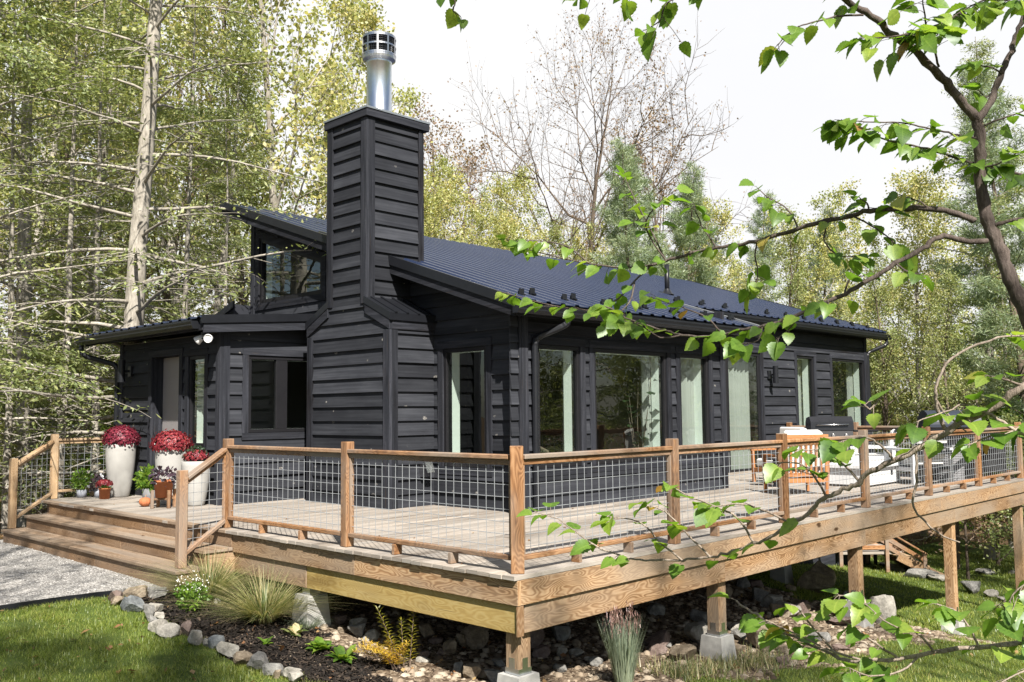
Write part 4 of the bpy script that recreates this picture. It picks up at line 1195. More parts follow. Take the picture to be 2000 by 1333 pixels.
t = thing('side_table', 'small round black side table beside the teak chair', 'table', (8.83, 2.55, 0))
mb = MB(); mb.lathe([(.001,.44),(.19,.44),(.19,.46),(.001,.46)], (0,0,0), 24); mb.build('table_top', M['black_metal'], t); mb = MB(); mb.lathe([(.001,0),(.15,0),(.15,.015),(.025,.03),(.025,.44)], (0,0,.001), 24); mb.build('pedestal', M['black_metal'], t)
t = thing('fire_table', 'low white square fire table beside the middle railing', 'table', (10.1, 1.62, 0))
mb = MB(); mb.box(-.66,.66,-.38,.38,.03,.30); mb.box(-.56,.56,-.30,.30,.001,.03); mb.build('base', M['white_plastic'], t, bevel=.008)
mb = MB(); 
for a in ((-.72,.72,-.44,-.16),(-.72,.72,.16,.44),(-.72,-.34,-.158,.158),(.34,.72,-.158,.158)): mb.box(*a,.30,.36)
mb.build('table_top', M['white_plastic'], t, bevel=.006)
mb = MB(); mb.box(-.335,.335,-.155,.155,.30,.325); mb.build('burner_tray', M['black_metal'], t)
mb = MB(); mb.box(.25,.33,-.386,-.38,.16,.24); mb.build('control_panel', M['black_metal'], t)

def wchair(label, x, y, rz):
    t = thing('patio_chair', label, 'chair', (x, y, 0), rz=rz, group='white cushioned patio chairs')
    mb = MB(); mb.box(-.32,.32,-.34,.28,.30,.45); mb.build('seat_cushion', M['cushion'], t, bevel=.035)
    mb = MB(); mb.obox((0,.33,.66), (.31,0,0), (0,.05,.23), (0,.06,-.012)); mb.build('back_cushion', M['cushion'], t, bevel=.035)
    for a in (-1,1):
        mb = MB(); mb.box(a*.37-.035,a*.37+.035,-.36,.40,.56,.60); mb.box(a*.37-.03,a*.37+.03,-.35,-.29,0.001,.56); mb.box(a*.37-.03,a*.37+.03,.33,.39,.001,.56); mb.box(a*.37-.025,a*.37+.025,-.29,.33,.22,.29); mb.build('arm_frame', M['white_plastic'], t, bevel=.004)
    mb = MB()
    for z in (.50,.62,.74,.86): mb.box(-.36,.36,.40,.425,z,z+.065)
    mb.box(-.36,.36,-.34,.36,.24,.29); mb.build('slats', M['black_metal'], t, bevel=.003)
    return t
wchair('white cushioned patio chair behind the fire table', 11.35, 1.95, math.radians(200))
wchair('white patio chair between the fire table and the grey bin', 10.9, 1.0, math.radians(150))
t = thing('storage_bin', 'grey resin wicker drum standing at the right railing', 'bin', (11.62, .72, 0))
mb = MB(); prof = [(.001,0),(.22,0)]
for k in range(28): prof += [(.225+.006*(k % 2), .01+.56*k/27)]
prof += [(.25,.58),(.25,.61),(.22,.62),(.001,.625)]
mb.lathe(prof, (0,0,.001), 36); mb.build('body', M['bin'], t)

t = thing('gas_grill', 'black gas grill with three knobs against the end railing', 'grill', (11.95, 3.05, 0), rz=math.radians(-52))
mb = MB(); mb.prism([(-.26,.86),(.26,.86),(.26,1.0),(.18,1.10),(-.10,1.13),(-.24,1.03)], ((-.40,0,0),Y,Z,X), .80); mb.build('lid', M['grill'], t, bevel=.02)
mb = MB(); mb.tube([(-.30,-.285,.97),(.30,-.285,.97)], .014, 8); mb.build('handle', M['steel'], t, smooth=True)
mb = MB(); mb.box(-.38,.38,-.22,.22,.62,.855); mb.prism([(-.30,.70),(-.221,.70),(-.221,.85),(-.26,.85)], ((-.38,0,0),Y,Z,X), .76); mb.build('fire_box', M['grill'], t, bevel=.008)
for k in (-1,0,1):
    mb = MB(); mb.tube([(k*.24,-.27,.775),(k*.24,-.325,.765)], .028, 14); mb.build('knob', M['steel'], t, smooth=False)
for a in (-1,1):
    mb = MB(); mb.box(*sorted((a*.40,a*.86)),-.24,.24,.83,.865); mb.build('side_shelf', M['grill'], t, bevel=.006)
mb = MB(); mb.box(-.36,.36,-.20,.20,.10,.61); mb.build('cabinet', M['grill'], t, bevel=.006)
for a in (-.32,.32):
    for b in (-.18,.18):
        mb = MB(); mb.lathe([(.03,-.02),(.03,.02)], (0,0,0), 12); mb.box(a-.02,a+.02,b-.03,b+.03,.001,.10); mb.build('wheel', M['black_metal'], t)
t = thing('smoker', 'blue-grey barrel smoker on a black cabinet behind the right railing', 'smoker', (12.35, .95, 0), rz=math.radians(-46))
mb = MB(); pts = []
N = 20
ring = [(.27*math.cos(math.pi*k/N), .93+.30*math.sin(math.pi*k/N)) for k in range(N+1)]
for k in range(N): mb.poly([(-.47,*ring[k]),(.47,*ring[k]),(.47,*ring[k+1]),(-.47,*ring[k+1])][::-1])
mb.poly([(-.47,*p) for p in ring][::-1]); mb.poly([(.47,*p) for p in ring]); mb.build('lid', M['smoker'], t)
mb = MB(); mb.box(-.48,.48,-.28,.28,.70,.928); mb.box(.50,.95,-.25,.25,.88,.93); mb.build('barrel', M['grill'], t, bevel=.01)
mb = MB(); mb.box(-.46,.46,-.26,.26,.06,.698); mb.box(.52,.90,-.2,.2,.12,.86); mb.build('cabinet', M['grill'], t, bevel=.006)
mb = MB(); mb.beam((-.5,-.33,.92),(.6,-.33,.92),.10,.02); mb.build('front_shelf', M['grill'], t, bevel=.003)
for a in (-.42,.42):
    mb = MB(); mb.box(a-.03,a+.03,-.2,.2,.001,.058); mb.build('foot', M['black_metal'], t)

# ------------------------------------------------------------------ terrain
CTRL = np.array([(-3,6,-.54),(-2.4,4.4,-.54),(-.75,9.6,-.54),(-5,8,-.54),(-1.3,4.3,-.55),(-1.05,2.8,-.72),(-1.0,1.4,-.88),(-2.9,2.5,-.70),(-3.5,0.5,-.72),
 (0,2.94,-.83),(0,0,-1.0),(-.75,5,-.55),(-.75,7,-.54),(2.95,0,-1.25),(6.2,0,-1.46),(9.45,0,-2.12),(12.9,0,-2.42),(-5.3,-5.2,-.62),(-2,-2,-.92),(1.2,-1.0,-1.02),(1.5,-3.1,-1.1),(4,-2.4,-1.40),(6.2,-1.8,-1.62),
 (10,1.6,-2.05),(9,3,-1.55),(5,3,-1.05),(3,3,-.9),(2,5,-.75),(11.9,.11,-2.35),(15.8,1.3,-2.55),(16.6,3.1,-2.55),(17.2,4.5,-2.52),(13,4.5,-2.0),(13,2.5,-2.30),(20,2,-2.6),(16,-3,-2.65),(10,-4,-2.3),
 (20,10,-2.0),(12,14,-1.2),(3,14,-.9),(-1,13,-.75),(-6,14,-.7),(-10,6,-.6),(-10,-4,-.6),(2,22,-1.0),(24,-6,-2.8),(26,6,-2.7)], float)
def _tps(r2): return np.where(r2 > 1e-12, r2*np.log(np.maximum(r2, 1e-12))*.5, 0)
_n_ = len(CTRL)
_K = _tps(((CTRL[:,None,:2]-CTRL[None,:,:2])**2).sum(-1)) + np.eye(_n_)*.25
_Pm = np.hstack([np.ones((_n_,1)), CTRL[:,:2]])
_A = np.block([[_K,_Pm],[_Pm.T,np.zeros((3,3))]])
_w = np.linalg.solve(_A, np.r_[CTRL[:,2], 0,0,0])
def ground(x, y):
    """ground height in metres at plan points"""
    x = np.asarray(x, float); y = np.asarray(y, float)
    sh = x.shape; q = np.stack([x.ravel(), y.ravel()], 1)
    cx = np.clip(q[:,0], -12, 28); cy = np.clip(q[:,1], -9, 24)
    out = np.zeros(len(q))
    for k in range(0, len(q), 20000):
        c = np.stack([cx[k:k+20000], cy[k:k+20000]], 1)
        out[k:k+20000] = _tps(((c[:,None]-CTRL[None,:,:2])**2).sum(-1)) @ _w[:_n_] + _w[_n_] + c @ _w[_n_+1:]
    return np.clip(out, -3.1, -.45).reshape(sh)
EDGE_STONES = [(-1.4, 4.16, 0.148, 0.102), (-1.45, 4.03, 0.123, 0.067), (-1.16, 4.2, 0.302, 0.105), (-1.03, 4.15, 0.176, 0.105), (-0.83, 4.33, 0.084, 0.06), (-1.45, 3.84, 0.105, 0.122), (-1.39, 3.74, 0.165, 0.121), (-1.28, 3.62, 0.176, 0.077), (-1.42, 3.41, 0.118, 0.129), (-1.32, 3.39, 0.129, 0.065), (-1.47, 3.18, 0.105, 0.094), (-1.45, 3.09, 0.156, 0.094), (-1.45, 2.95, 0.185, 0.077), (-1.38, 2.9, 0.062, 0.062), (-1.33, 2.85, 0.124, 0.113), (-1.3, 2.76, 0.113, 0.061), (-1.34, 2.59, 0.121, 0.111), (-1.31, 2.5, 0.075, 0.065), (-1.24, 2.45, 0.14, 0.09), (-1.27, 2.19, 0.196, 0.108), (-1.29, 1.97, 0.153, 0.086), (-1.22, 1.81, 0.161, 0.123), (-1.2, 1.66, 0.178, 0.075), (-1.18, 1.56, 0.084, 0.056), (-1.11, 1.49, 0.14, 0.074), (-1.13, 1.41, 0.12, 0.065)]
BED_STONES = [(-0.55, 3.74, 0.082, 0.059), (0.13, 2.53, 0.072, 0.053), (0.19, 2.33, 0.17, 0.113), (0.2, 2.15, 0.177, 0.093), (0.28, 1.47, 0.098, 0.053), (0.15, 1.35, 0.13, 0.043), (0.27, 0.98, 0.085, 0.068), (0.2, 0.74, 0.157, 0.108), (0.26, 0.58, 0.148, 0.09)]
UNDER_STONES = [(0.58, 1.42, 0.136, 0.127), (0.3, 2.82, 0.148, 0.079), (0.43, 2.65, 0.197, 0.079), (0.66, 0.91, 0.123, 0.061), (0.84, 1.54, 0.15, 0.14), (0.73, 1.8, 0.142, 0.057), (1.51, 0.55, 0.086, 0.043), (1.5, 0.44, 0.128, 0.068), (2.46, 0.13, 0.253, 0.153), (2.5, 0.47, 0.204, 0.074), (3.32, 0.52, 0.267, 0.198), (2.78, 0.58, 0.115, 0.057), (1.86, 1.0, 0.092, 0.064), (1.24, 0.87, 0.173, 0.095), (1.41, 0.8, 0.096, 0.105), (1.04, 0.52, 0.075, 0.041), (1.69, 0.16, 0.068, 0.051), (3.84, 0.08, 0.32, 0.271), (4.24, 0.58, 0.206, 0.082), (3.9, 0.33, 0.168, 0.119), (3.34, 0.02, 0.139, 0.102), (5.8, 0.59, 0.228, 0.171), (5.66, 0.67, 0.249, 0.147), (9.73, 2.32, 0.639, 0.441), (8.57, 2.2, 0.187, 0.086), (5.91, 0.18, 0.335, 0.089), (7.2, 0.15, 0.361, 0.397), (10.11, 1.98, 0.229, 0.152), (6.75, 0.73, 0.206, 0.109), (3.4, -0.43, 0.136, 0.081), (3.5, -0.27, 0.064, 0.037), (4.81, -0.12, 0.235, 0.082), (3.9, -0.19, 0.172, 0.067), (4.57, -0.49, 0.196, 0.059)]
FAR_STONES = [(14.92, 1.53, 0.417, 0.229), (14.75, 1.12, 0.285, 0.143), (14.42, 0.76, 0.318, 0.089), (16.82, 3.61, 0.598, 0.168), (16.12, 2.99, 0.802, 0.183), (16.02, 2.6, 0.45, 0.135), (17.99, 3.94, 0.427, 0.126), (18.1, 2.25, 0.478, 0.096), (18.57, 1.75, 0.358, 0.096)]
STX = np.array([-3.0,-.6,-.3,.3,.9,1.4,1.72,1.92,2.11,2.32,2.73,2.99,3.32,3.8,4.2,4.45])
STY = np.array([1.2,.05,-.15,-.6,-.9,-1.03,-1.1,-1.2,-1.3,-1.27,-1.31,-1.36,-1.31,-1.33,-1.32,-1.12])
def zone(x, y):
    """0 lawn, 1 gravel, 2 mulch, 3 stony dirt, 4 forest litter"""
    w = .07*np.sin(x*5.1+y*2.3) + .05*np.sin(y*9.7-x*3.1)
    z = np.full(x.shape, 4)
    bed_x = np.interp(y, STX, STY)
    z[(x < bed_x) & (y < 4.4)] = 0
    z[(x < -8.5)] = 4
    z[(x > -9) & (x < .3) & (y >= 4.41) & (y < 9.9)] = 1
    z[(x >= bed_x) & (y < 4.41) & (x < 1.2) & (y > -.6)] = 2
    under = (x >= .12) & (y < 10) & (x < 17.3) & (y > -1.2)
    z[under] = 3
    z[(x >= bed_x) & (y > -1.2) & (((y < 2.65+w*2) & (x > -.20+w)) | (y < 1.1+w*2))] = 3
    lawn_r = ((x > 7.9 + w*3 + np.maximum(0, .9-y)*1.4) & (y < 5) & (x < 24)) | ((y < -.55 + w*2 - .02*x) & (x > bed_x) & (x < 24)) | ((x > 10.5) & (y < 4.5) & (x < 24))
    z[lawn_r & (y > -14)] = 0
    z[(x < bed_x) & (y < 1.2) & (x > -8.5) & (y > -12)] = 0
    return z

def ground_mats():
    def mk(name, stops, scale, bs, rough=.95, vor=0.0, dist=.03):
        t = NT(name); p = t.n('ShaderNodeTexCoord').outputs['Object']
        n = t.noise(p, scale, 8, .7); n2 = t.noise(p, scale*.07, 3)
        f = t.math('ADD', t.math('MULTIPLY', n, .75), t.math('MULTIPLY', n2, .25))
        if vor:
            v = t.n('ShaderNodeTexVoronoi', {'Vector': p, 'Scale': vor})
            cell = t.n('ShaderNodeSeparateColor', {0: v.outputs['Color']}).outputs[0]
            f = t.math('ADD', t.math('MULTIPLY', f, .45), t.math('MULTIPLY', cell, .55))
            h = t.math('SUBTRACT', 1.0, v.outputs['Distance'])
        else: h = n
        return t.bsdf(t.ramp(f, stops), rough, t.bump(h, bs, dist), .15)
    return [mk('lawn_soil', [(.3,(.035,.055,.012)),(.55,(.07,.10,.022)),(.75,(.13,.12,.05))], 26, .6),
            mk('crushed_gravel', [(.2,(.12,.11,.105)),(.5,(.27,.26,.245)),(.8,(.40,.385,.365))], 40, .9, vor=48, dist=.02),
            mk('dark_mulch', [(.3,(.008,.006,.006)),(.55,(.022,.018,.016)),(.78,(.075,.055,.042))], 45, .9, dist=.03),
            mk('stony_dirt', [(.3,(.055,.038,.025)),(.55,(.145,.108,.075)),(.8,(.27,.22,.16))], 18, .9, vor=30, dist=.02),
            mk('forest_litter', [(.3,(.03,.02,.012)),(.5,(.075,.048,.026)),(.65,(.12,.085,.045)),(.8,(.07,.085,.025))], 9, .9)]
GM = ground_mats()
# near ground as a fine grid split by what covers it; the far ground is one coarse sheet around it
def grid_obj(xs, ys, classify, names):
    xx, yy = np.meshgrid(xs, ys, indexing='ij')
    zz = ground(xx, yy)
    g = np.random.default_rng(4)
    nx, ny = xx.shape
    idx = np.arange(nx*ny).reshape(nx, ny)
    f = np.stack([idx[:-1,:-1], idx[1:,:-1], idx[1:,1:], idx[:-1,1:]], -1).reshape(-1,4)
    cx = (xx[:-1,:-1]+xx[1:,1:]).ravel()/2; cy = (yy[:-1,:-1]+yy[1:,1:]).ravel()/2
    zc = classify(cx, cy)
    vz = zone(xx.ravel(), yy.ravel())
    amp = np.choose(vz, [.012,.010,.022,.035,.05])
    rough = np.array([noise.noise((a*4, b*4, 0)) + .6*noise.noise((a*11, b*11, 3)) for a, b in zip(xx.ravel(), yy.ravel())])
    edge = np.minimum.reduce([xx.ravel()-xs[0], xs[-1]-xx.ravel(), yy.ravel()-ys[0], ys[-1]-yy.ravel()])
    V = np.stack([xx.ravel(), yy.ravel(), zz.ravel() + amp*rough*np.clip(edge, 0, 1)], 1)
    for c, nm in enumerate(names):
        ff = f[zc == c]
        if not len(ff): continue
        used, inv = np.unique(ff, return_inverse=True)
        o = np_mesh(nm, V[used], inv.reshape(-1,4), GM[c], smooth=True)
        tag(o, kind='structure')
xs = np.arange(-9, 24.01, .11); ys = np.arange(-8, 11.01, .11)
grid_obj(xs, ys, zone, ['lawn', 'gravel_path', 'mulch_bed', 'stony_ground', 'forest_floor'])
def far_ground():
    a = np.concatenate([-9-np.geomspace(.5, 240, 26)[::-1], np.linspace(xs[0], xs[-1], 40), xs[-1]+np.geomspace(.5, 240, 26)])
    b = np.concatenate([-8-np.geomspace(.5, 240, 26)[::-1], np.linspace(ys[0], ys[-1], 24), ys[-1]+np.geomspace(.5, 240, 26)])
    xx, yy = np.meshgrid(a, b, indexing='ij'); nx, ny = xx.shape
    idx = np.arange(nx*ny).reshape(nx, ny)
    f = np.stack([idx[:-1,:-1], idx[1:,:-1], idx[1:,1:], idx[:-1,1:]], -1).reshape(-1,4)
    cx = (xx[:-1,:-1]+xx[1:,1:]).ravel()/2; cy = (yy[:-1,:-1]+yy[1:,1:]).ravel()/2
    keep = ~((cx > xs[0]) & (cx < xs[-1]) & (cy > ys[0]) & (cy < ys[-1]))
    V = np.stack([xx.ravel(), yy.ravel(), ground(xx, yy).ravel() - .01], 1)
    tag(np_mesh('ground', V, f[keep], GM[4], smooth=True), kind='structure')
far_ground()

# ------------------------------------------------------------------ rocks
def rock_mat(name, a, b, c):
    t = NT(name); p = t.n('ShaderNodeTexCoord').outputs['Object']
    n = t.noise(p, 9, 7, .65); n2 = t.noise(p, 40, 4, .6)
    f = t.math('ADD', t.math('MULTIPLY', n, .7), t.math('MULTIPLY', n2, .3))
    return t.bsdf(t.ramp(f, [(.34, a), (.52, b), (.66, c)]), .9, t.bump(f, .9, .03), .15)
ROCK = {'grey': rock_mat('grey_fieldstone', (.085,.085,.08), (.185,.18,.17), (.29,.285,.265)),
        'pale': rock_mat('pale_fieldstone', (.14,.133,.115), (.28,.265,.235), (.41,.39,.35)),
        'tan': rock_mat('tan_fieldstone', (.10,.08,.055), (.21,.17,.125), (.33,.285,.22)),
        'reddish': rock_mat('reddish_fieldstone', (.09,.065,.055), (.165,.125,.11), (.26,.21,.185)),
        'bluish': rock_mat('bluish_fieldstone', (.06,.066,.072), (.135,.145,.15), (.23,.24,.24))}
def rock(name, x, y, w, h, col, seed, label, group=None, tilt=0.0, sink=.12, depth=None, flat=False):
    g = np.random.default_rng(seed)
    bm = bmesh.new(); bmesh.ops.create_icosphere(bm, subdivisions=3, radius=1.0)
    pl = []
    for k in range(9):
        n = g.normal(size=3); n /= np.linalg.norm(n); pl.append((n, g.uniform(.42, .82)))
    pl.append((np.array([g.uniform(-.25,.25), g.uniform(-.25,.25), 1.0]), g.uniform(.5,.72) if not flat else .6))
    o3 = g.uniform(0, 50, 3)
    d_ = depth or w*g.uniform(.62, .95)
    for v in bm.verts:
        c = np.array(v.co)
        for n, dd in pl:
            s = c @ n - dd
            if s > 0: c = c - n*s*.985
        nn = noise.noise(Vector(c*1.7 + o3))*.07 + noise.noise(Vector(c*4.5 + o3))*.035
        c = c*(1+nn)
        v.co = c
    zs_ = [v.co.z for v in bm.verts]; xs_ = [v.co.x for v in bm.verts]; ys_ = [v.co.y for v in bm.verts]
    sx = w/(max(xs_)-min(xs_)); sy = d_/(max(ys_)-min(ys_)); sz = h*1.25/(max(zs_)-min(zs_))
    for v in bm.verts: v.co = Vector((v.co.x*sx, v.co.y*sy, (v.co.z-min(zs_))*sz))
    me = bpy.data.meshes.new(name); bm.to_mesh(me); bm.free()
    me.polygons.foreach_set('use_smooth', [False]*len(me.polygons))
    me.materials.append(ROCK[col])
    o = bpy.data.objects.new(name, me); COL.objects.link(o)
    zg = float(ground(np.array([x]), np.array([y]))[0])
    o.location = (x, y, zg - sink*h)
    o.rotation_euler = (tilt*g.uniform(-1,1), tilt*g.uniform(-1,1), math.radians(-45) + g.uniform(-.5,.5))
    me.set_sharp_from_angle(angle=math.radians(16)) if hasattr(me, 'set_sharp_from_angle') else None
    me.polygons.foreach_set('use_smooth', [True]*len(me.polygons))
    return tag(o, label, 'rock', group)
def ordinal(n):
    return {1:'first',2:'second',3:'third',4:'fourth',5:'fifth',6:'sixth',7:'seventh',8:'eighth',9:'ninth',10:'tenth',11:'eleventh',12:'twelfth',13:'thirteenth',14:'fourteenth',15:'fifteenth',16:'sixteenth',17:'seventeenth',18:'eighteenth',19:'nineteenth',20:'twentieth',
     21:'twenty-first',22:'twenty-second',23:'twenty-third',24:'twenty-fourth',25:'twenty-fifth',26:'twenty-sixth',27:'twenty-seventh',28:'twenty-eighth',29:'twenty-ninth',30:'thirtieth',31:'thirty-first',32:'thirty-second',33:'thirty-third',34:'thirty-fourth',35:'thirty-fifth'}[n]
ecol = ['reddish','tan','tan','grey','grey','bluish','bluish','pale','grey','pale','grey','pale','pale','tan','reddish','grey','pale','pale','bluish','pale','tan','grey','grey','tan','pale','pale']
for k, (x, y, w, h) in enumerate(EDGE_STONES):
    rock('edging_stone', x, y, w*1.08, h*1.1, ecol[k], 100+k, '%s fieldstone, %s in the row edging the lawn, counting from the gravel' % (ecol[k], ordinal(k+1)), 'fieldstones edging the mulch bed', .35, depth=(w*.55 if w > .25 else None))
for k, (x, y, w, h) in enumerate(BED_STONES):
    c = ['pale','tan','grey','pale','reddish','pale','grey','tan','grey'][k]
    rock('bed_stone', x, y, w*1.05, h, c, 150+k, '%s stone in the mulch bed, %s counted from the grass clumps' % (c, ordinal(k+1)), 'stones lying in the mulch bed', .2)
UC = ['tan','grey','pale','reddish']
for k, (x, y, w, h) in enumerate(UNDER_STONES):
    c = UC[(k*7) % 4] if h < .2 else 'tan'
    lab = '%s rubble stone under the deck edge, %s counted from the corner post' % (c, ordinal(k+1))
    if k == 23: lab = 'largest dark boulder lying in the shade under the deck'; c = 'tan'
    if k == 17: lab = 'big tan slab tilted against the dirt beside the middle concrete pier'
    if k == 26: lab = 'tall pale boulder standing upright behind the right concrete pier'; c = 'pale'
    rock('rubble_stone', x, y, w*1.05, h, c, 200+k, lab, None if k in (17,23,26) else 'rubble stones under the deck', .3 if k != 17 else .5)
gr = np.random.default_rng(77)
for k in range(34):                                       # more rubble in the shade under the deck
    x, y = gr.uniform(.5, 7.6), gr.uniform(.35, 2.8); w = gr.uniform(.09, .30)
    rock('rubble_stone', x, y, w, w*gr.uniform(.4,.7), UC[k % 4], 300+k, 'half-buried rubble stone in the deep shade under the deck', 'shaded rubble under the deck', .3)
for k, (x, y, w, h) in enumerate(FAR_STONES):
    c = ['grey','pale','pale','grey','grey','pale','grey','grey','pale'][k]
    rock('garden_boulder', x, y, w, h, c, 400+k, '%s boulder on the lower lawn, %s from the tall deck post' % (c, ordinal(k+1)), 'boulders on the lower lawn', .15)

# metal edging strip between gravel and lawn
mb = MB()
pts = [(x, 4.42 + .03*math.sin(x*1.3), 0) for x in np.linspace(-7, -1.35, 30)]
zz = ground(np.array([p[0] for p in pts]), np.array([p[1] for p in pts]))
for (p, z0), (q, z1) in zip(list(zip(pts, zz))[:-1], list(zip(pts, zz))[1:]):
    mb.beam((p[0],p[1],z0+.005), (q[0],q[1],z1+.005), .006, .11)
tag(mb.build('edging_strip', M['black_metal']), 'black metal strip edging the gravel path along the lawn', 'edging')

# ------------------------------------------------------------------ loose stuff: pebbles, mulch chips, leaves, grass
def pebbles(name, xr, yr, n, s0, s1, mats, zsel, seed, label, flat=.6, biased=None):
    g = np.random.default_rng(seed)
    x = g.uniform(*xr, n); y = g.uniform(*yr, n)
    k = np.isin(zone(x, y), zsel); x, y = x[k], y[k]; n = len(x)
    z = ground(x, y)
    s = s0*(s1/s0)**(g.random(n)**1.8)
    base = np.array([(1,0,0),(0,1,0),(-1,0,0),(0,-1,0)], float)
    # squashed six-sided pebble: bottom ring, top ring
    a = np.arange(5)*2*np.pi/5
    low = np.stack([np.cos(a), np.sin(a), np.full(5,-.35)], 1); up = np.stack([.72*np.cos(a+.3), .72*np.sin(a+.3), np.full(5,.55)], 1)
    V = np.concatenate([low, up, [[0,0,.75]]])               # 11 verts
    Q = [(i,(i+1)%5,5+(i+1)%5,5+i) for i in range(5)]
    T = [(5,6,7,10),(7,8,9,10),(9,5,10,10)]
    jit = 1 + g.normal(size=(n,11,3))*.20
    P_ = V[None]*jit
    th = g.uniform(0, 6.28, n); c, si = np.cos(th), np.sin(th)
    el = g.uniform(.6, 1.0, n)
    X_ = P_[...,0]*s[:,None]; Y_ = P_[...,1]*(s*el)[:,None]; Z_ = P_[...,2]*(s*flat*g.uniform(.7,1.2,n))[:,None]
    W_ = np.stack([X_*c[:,None]-Y_*si[:,None]+x[:,None], X_*si[:,None]+Y_*c[:,None]+y[:,None], Z_+z[:,None]+s[:,None]*.12], -1)
    F = np.array(Q + [(5,6,7,8),(5,8,9,10)][:1])
    F = np.array(Q + [(5,6,10,9),(6,7,8,10),(8,9,10,6)][:2] + [(8,9,10,10)][:0])
    F = np.array(Q)
    tri = np.array([(5,6,10),(6,7,10),(7,8,10),(8,9,10),(9,5,10)])
    # all faces as triangles
    T3 = np.concatenate([[(q[0],q[1],q[2]) for q in Q], [(q[0],q[2],q[3]) for q in Q], tri])
    faces = (np.arange(n)[:,None,None]*11 + T3[None]).reshape(-1,3)
    rn = np.repeat(g.random(n), len(T3))
    o = np_mesh(name, W_.reshape(-1,3), faces, mats, rn)
    return tag(o, label, None, None, 'stuff')
def stone_rnd(name, stops):
    t = NT(name); p = t.n('ShaderNodeTexCoord').outputs['Object']; r = t.attr()
    n = t.noise(p, 60, 4)
    f = t.math('ADD', t.math('MULTIPLY', r, .75), t.math('MULTIPLY', n, .25))
    return t.bsdf(t.ramp(f, stops), .9, None, .2)
GRV = stone_rnd('gravel_stone', [(.1,(.09,.086,.082)),(.4,(.21,.205,.195)),(.75,(.32,.31,.30)),(1,(.47,.46,.44))])
DRT = stone_rnd('dirt_pebble', [(.1,(.085,.062,.043)),(.5,(.21,.165,.12)),(.85,(.34,.29,.225)),(1,(.46,.42,.36))])
pebbles('gravel', (-5.2,-.72), (4.44,9.9), 34000, .005, .015, GRV, [1], 1, 'pale crushed gravel covering the path to the steps')
pebbles('pebbles', (-1.0,9.0), (-1.3,3.0), 13000, .006, .06, DRT, [3], 2, 'loose pebbles and small stones on the dirt by the deck')
pebbles('bed_pebbles', (-1.3,.6), (-.4,3.2), 1500, .005, .014, DRT, [2,3], 3, 'small pale bits scattered over the dark mulch')
def chips(name, xr, yr, n, l0, l1, wfr, mat, zsel, seed, label, lift=.012, tilt=.35, curl=False):
    g = np.random.default_rng(seed)
    x = g.uniform(*xr, n); y = g.uniform(*yr, n); k = np.isin(zone(x, y), zsel); x, y = x[k], y[k]; n = len(x)
    z = ground(x, y) + lift*g.uniform(.3, 2.2, n)
    th = g.uniform(0, 6.28, n); ti = g.normal(size=n)*tilt; ro = g.normal(size=n)*tilt
    d = np.stack([np.cos(th)*np.cos(ti), np.sin(th)*np.cos(ti), np.sin(ti)], 1)
    s = np.stack([-np.sin(th)*np.cos(ro), np.cos(th)*np.cos(ro), np.sin(ro)], 1)
    L_ = (l0 + (l1-l0)*g.random(n)**2)[:,None]; w = L_*wfr*g.uniform(.6,1.3,n)[:,None]
    c = np.stack([x,y,z],1)
    if curl: V = np.stack([c-d*L_/2, c+s*w/2+np.array([0,0,.006]), c+d*L_/2+np.array([0,0,.004]), c-s*w/2+np.array([0,0,.008])],1)
    else: V = np.stack([c-d*L_/2-s*w/2, c+d*L_/2-s*w/2*g.uniform(.3,1,n)[:,None], c+d*L_/2+s*w/2, c-d*L_/2+s*w/2],1)
    o = np_mesh(name, V.reshape(-1,3), np.arange(n*4).reshape(n,4), mat, g.random(n))
    return tag(o, label, None, None, 'stuff')
MCH = stone_rnd('mulch_chip', [(.2,(.008,.007,.006)),(.6,(.028,.022,.018)),(.92,(.075,.055,.04)),(1,(.22,.16,.11))])
chips('mulch', (-1.5,.9), (-.4,4.4), 26000, .015, .07, .28, MCH, [2], 5, 'dark shredded bark mulch in the planting bed')
chips('fallen_leaves', (-4,8), (-1.5,4.4), 900, .03, .09, .6, M['leaf_litter'], [0,2,3], 6, 'brown fallen leaves scattered over bed and grass', .02, .4, True)
chips('leaf_litter', (-6,14), (9.9,11), 2500, .05, .12, .6, M['leaf_litter'], [4], 7, 'brown leaf litter on the forest floor', .02, .4, True)
mbl = np.random.default_rng(5); n = 70
x = mbl.uniform(-.7, 6, n); y = mbl.uniform(.2, 9.6, n); k = (y < 3) | (x < 1.1); x, y = x[k], y[k]; n = len(x)
zst = np.where((x < -.14), np.where(x < -.45, -.355, -.175), .005); k = (x > -.1) | ((y > 4.3) & (y < 9.6)); x, y, zst = x[k], y[k], zst[k]; n = len(x)
th = mbl.uniform(0,6.28,n); L_ = mbl.uniform(.02,.06,n)
V = np.stack([np.stack([x+np.cos(th+a)*L_*r_, y+np.sin(th+a)*L_*r_, zst+h_],1) for a, r_, h_ in ((0,.6,0),(1.57,.32,.007),(3.14,.6,.002),(4.71,.32,.009))],1)
tag(np_mesh('deck_leaves', V.reshape(-1,3), np.arange(n*4).reshape(n,4), M['leaf_litter'], mbl.random(n)), 'dry leaves lying on the deck boards and steps', None, None, 'stuff')

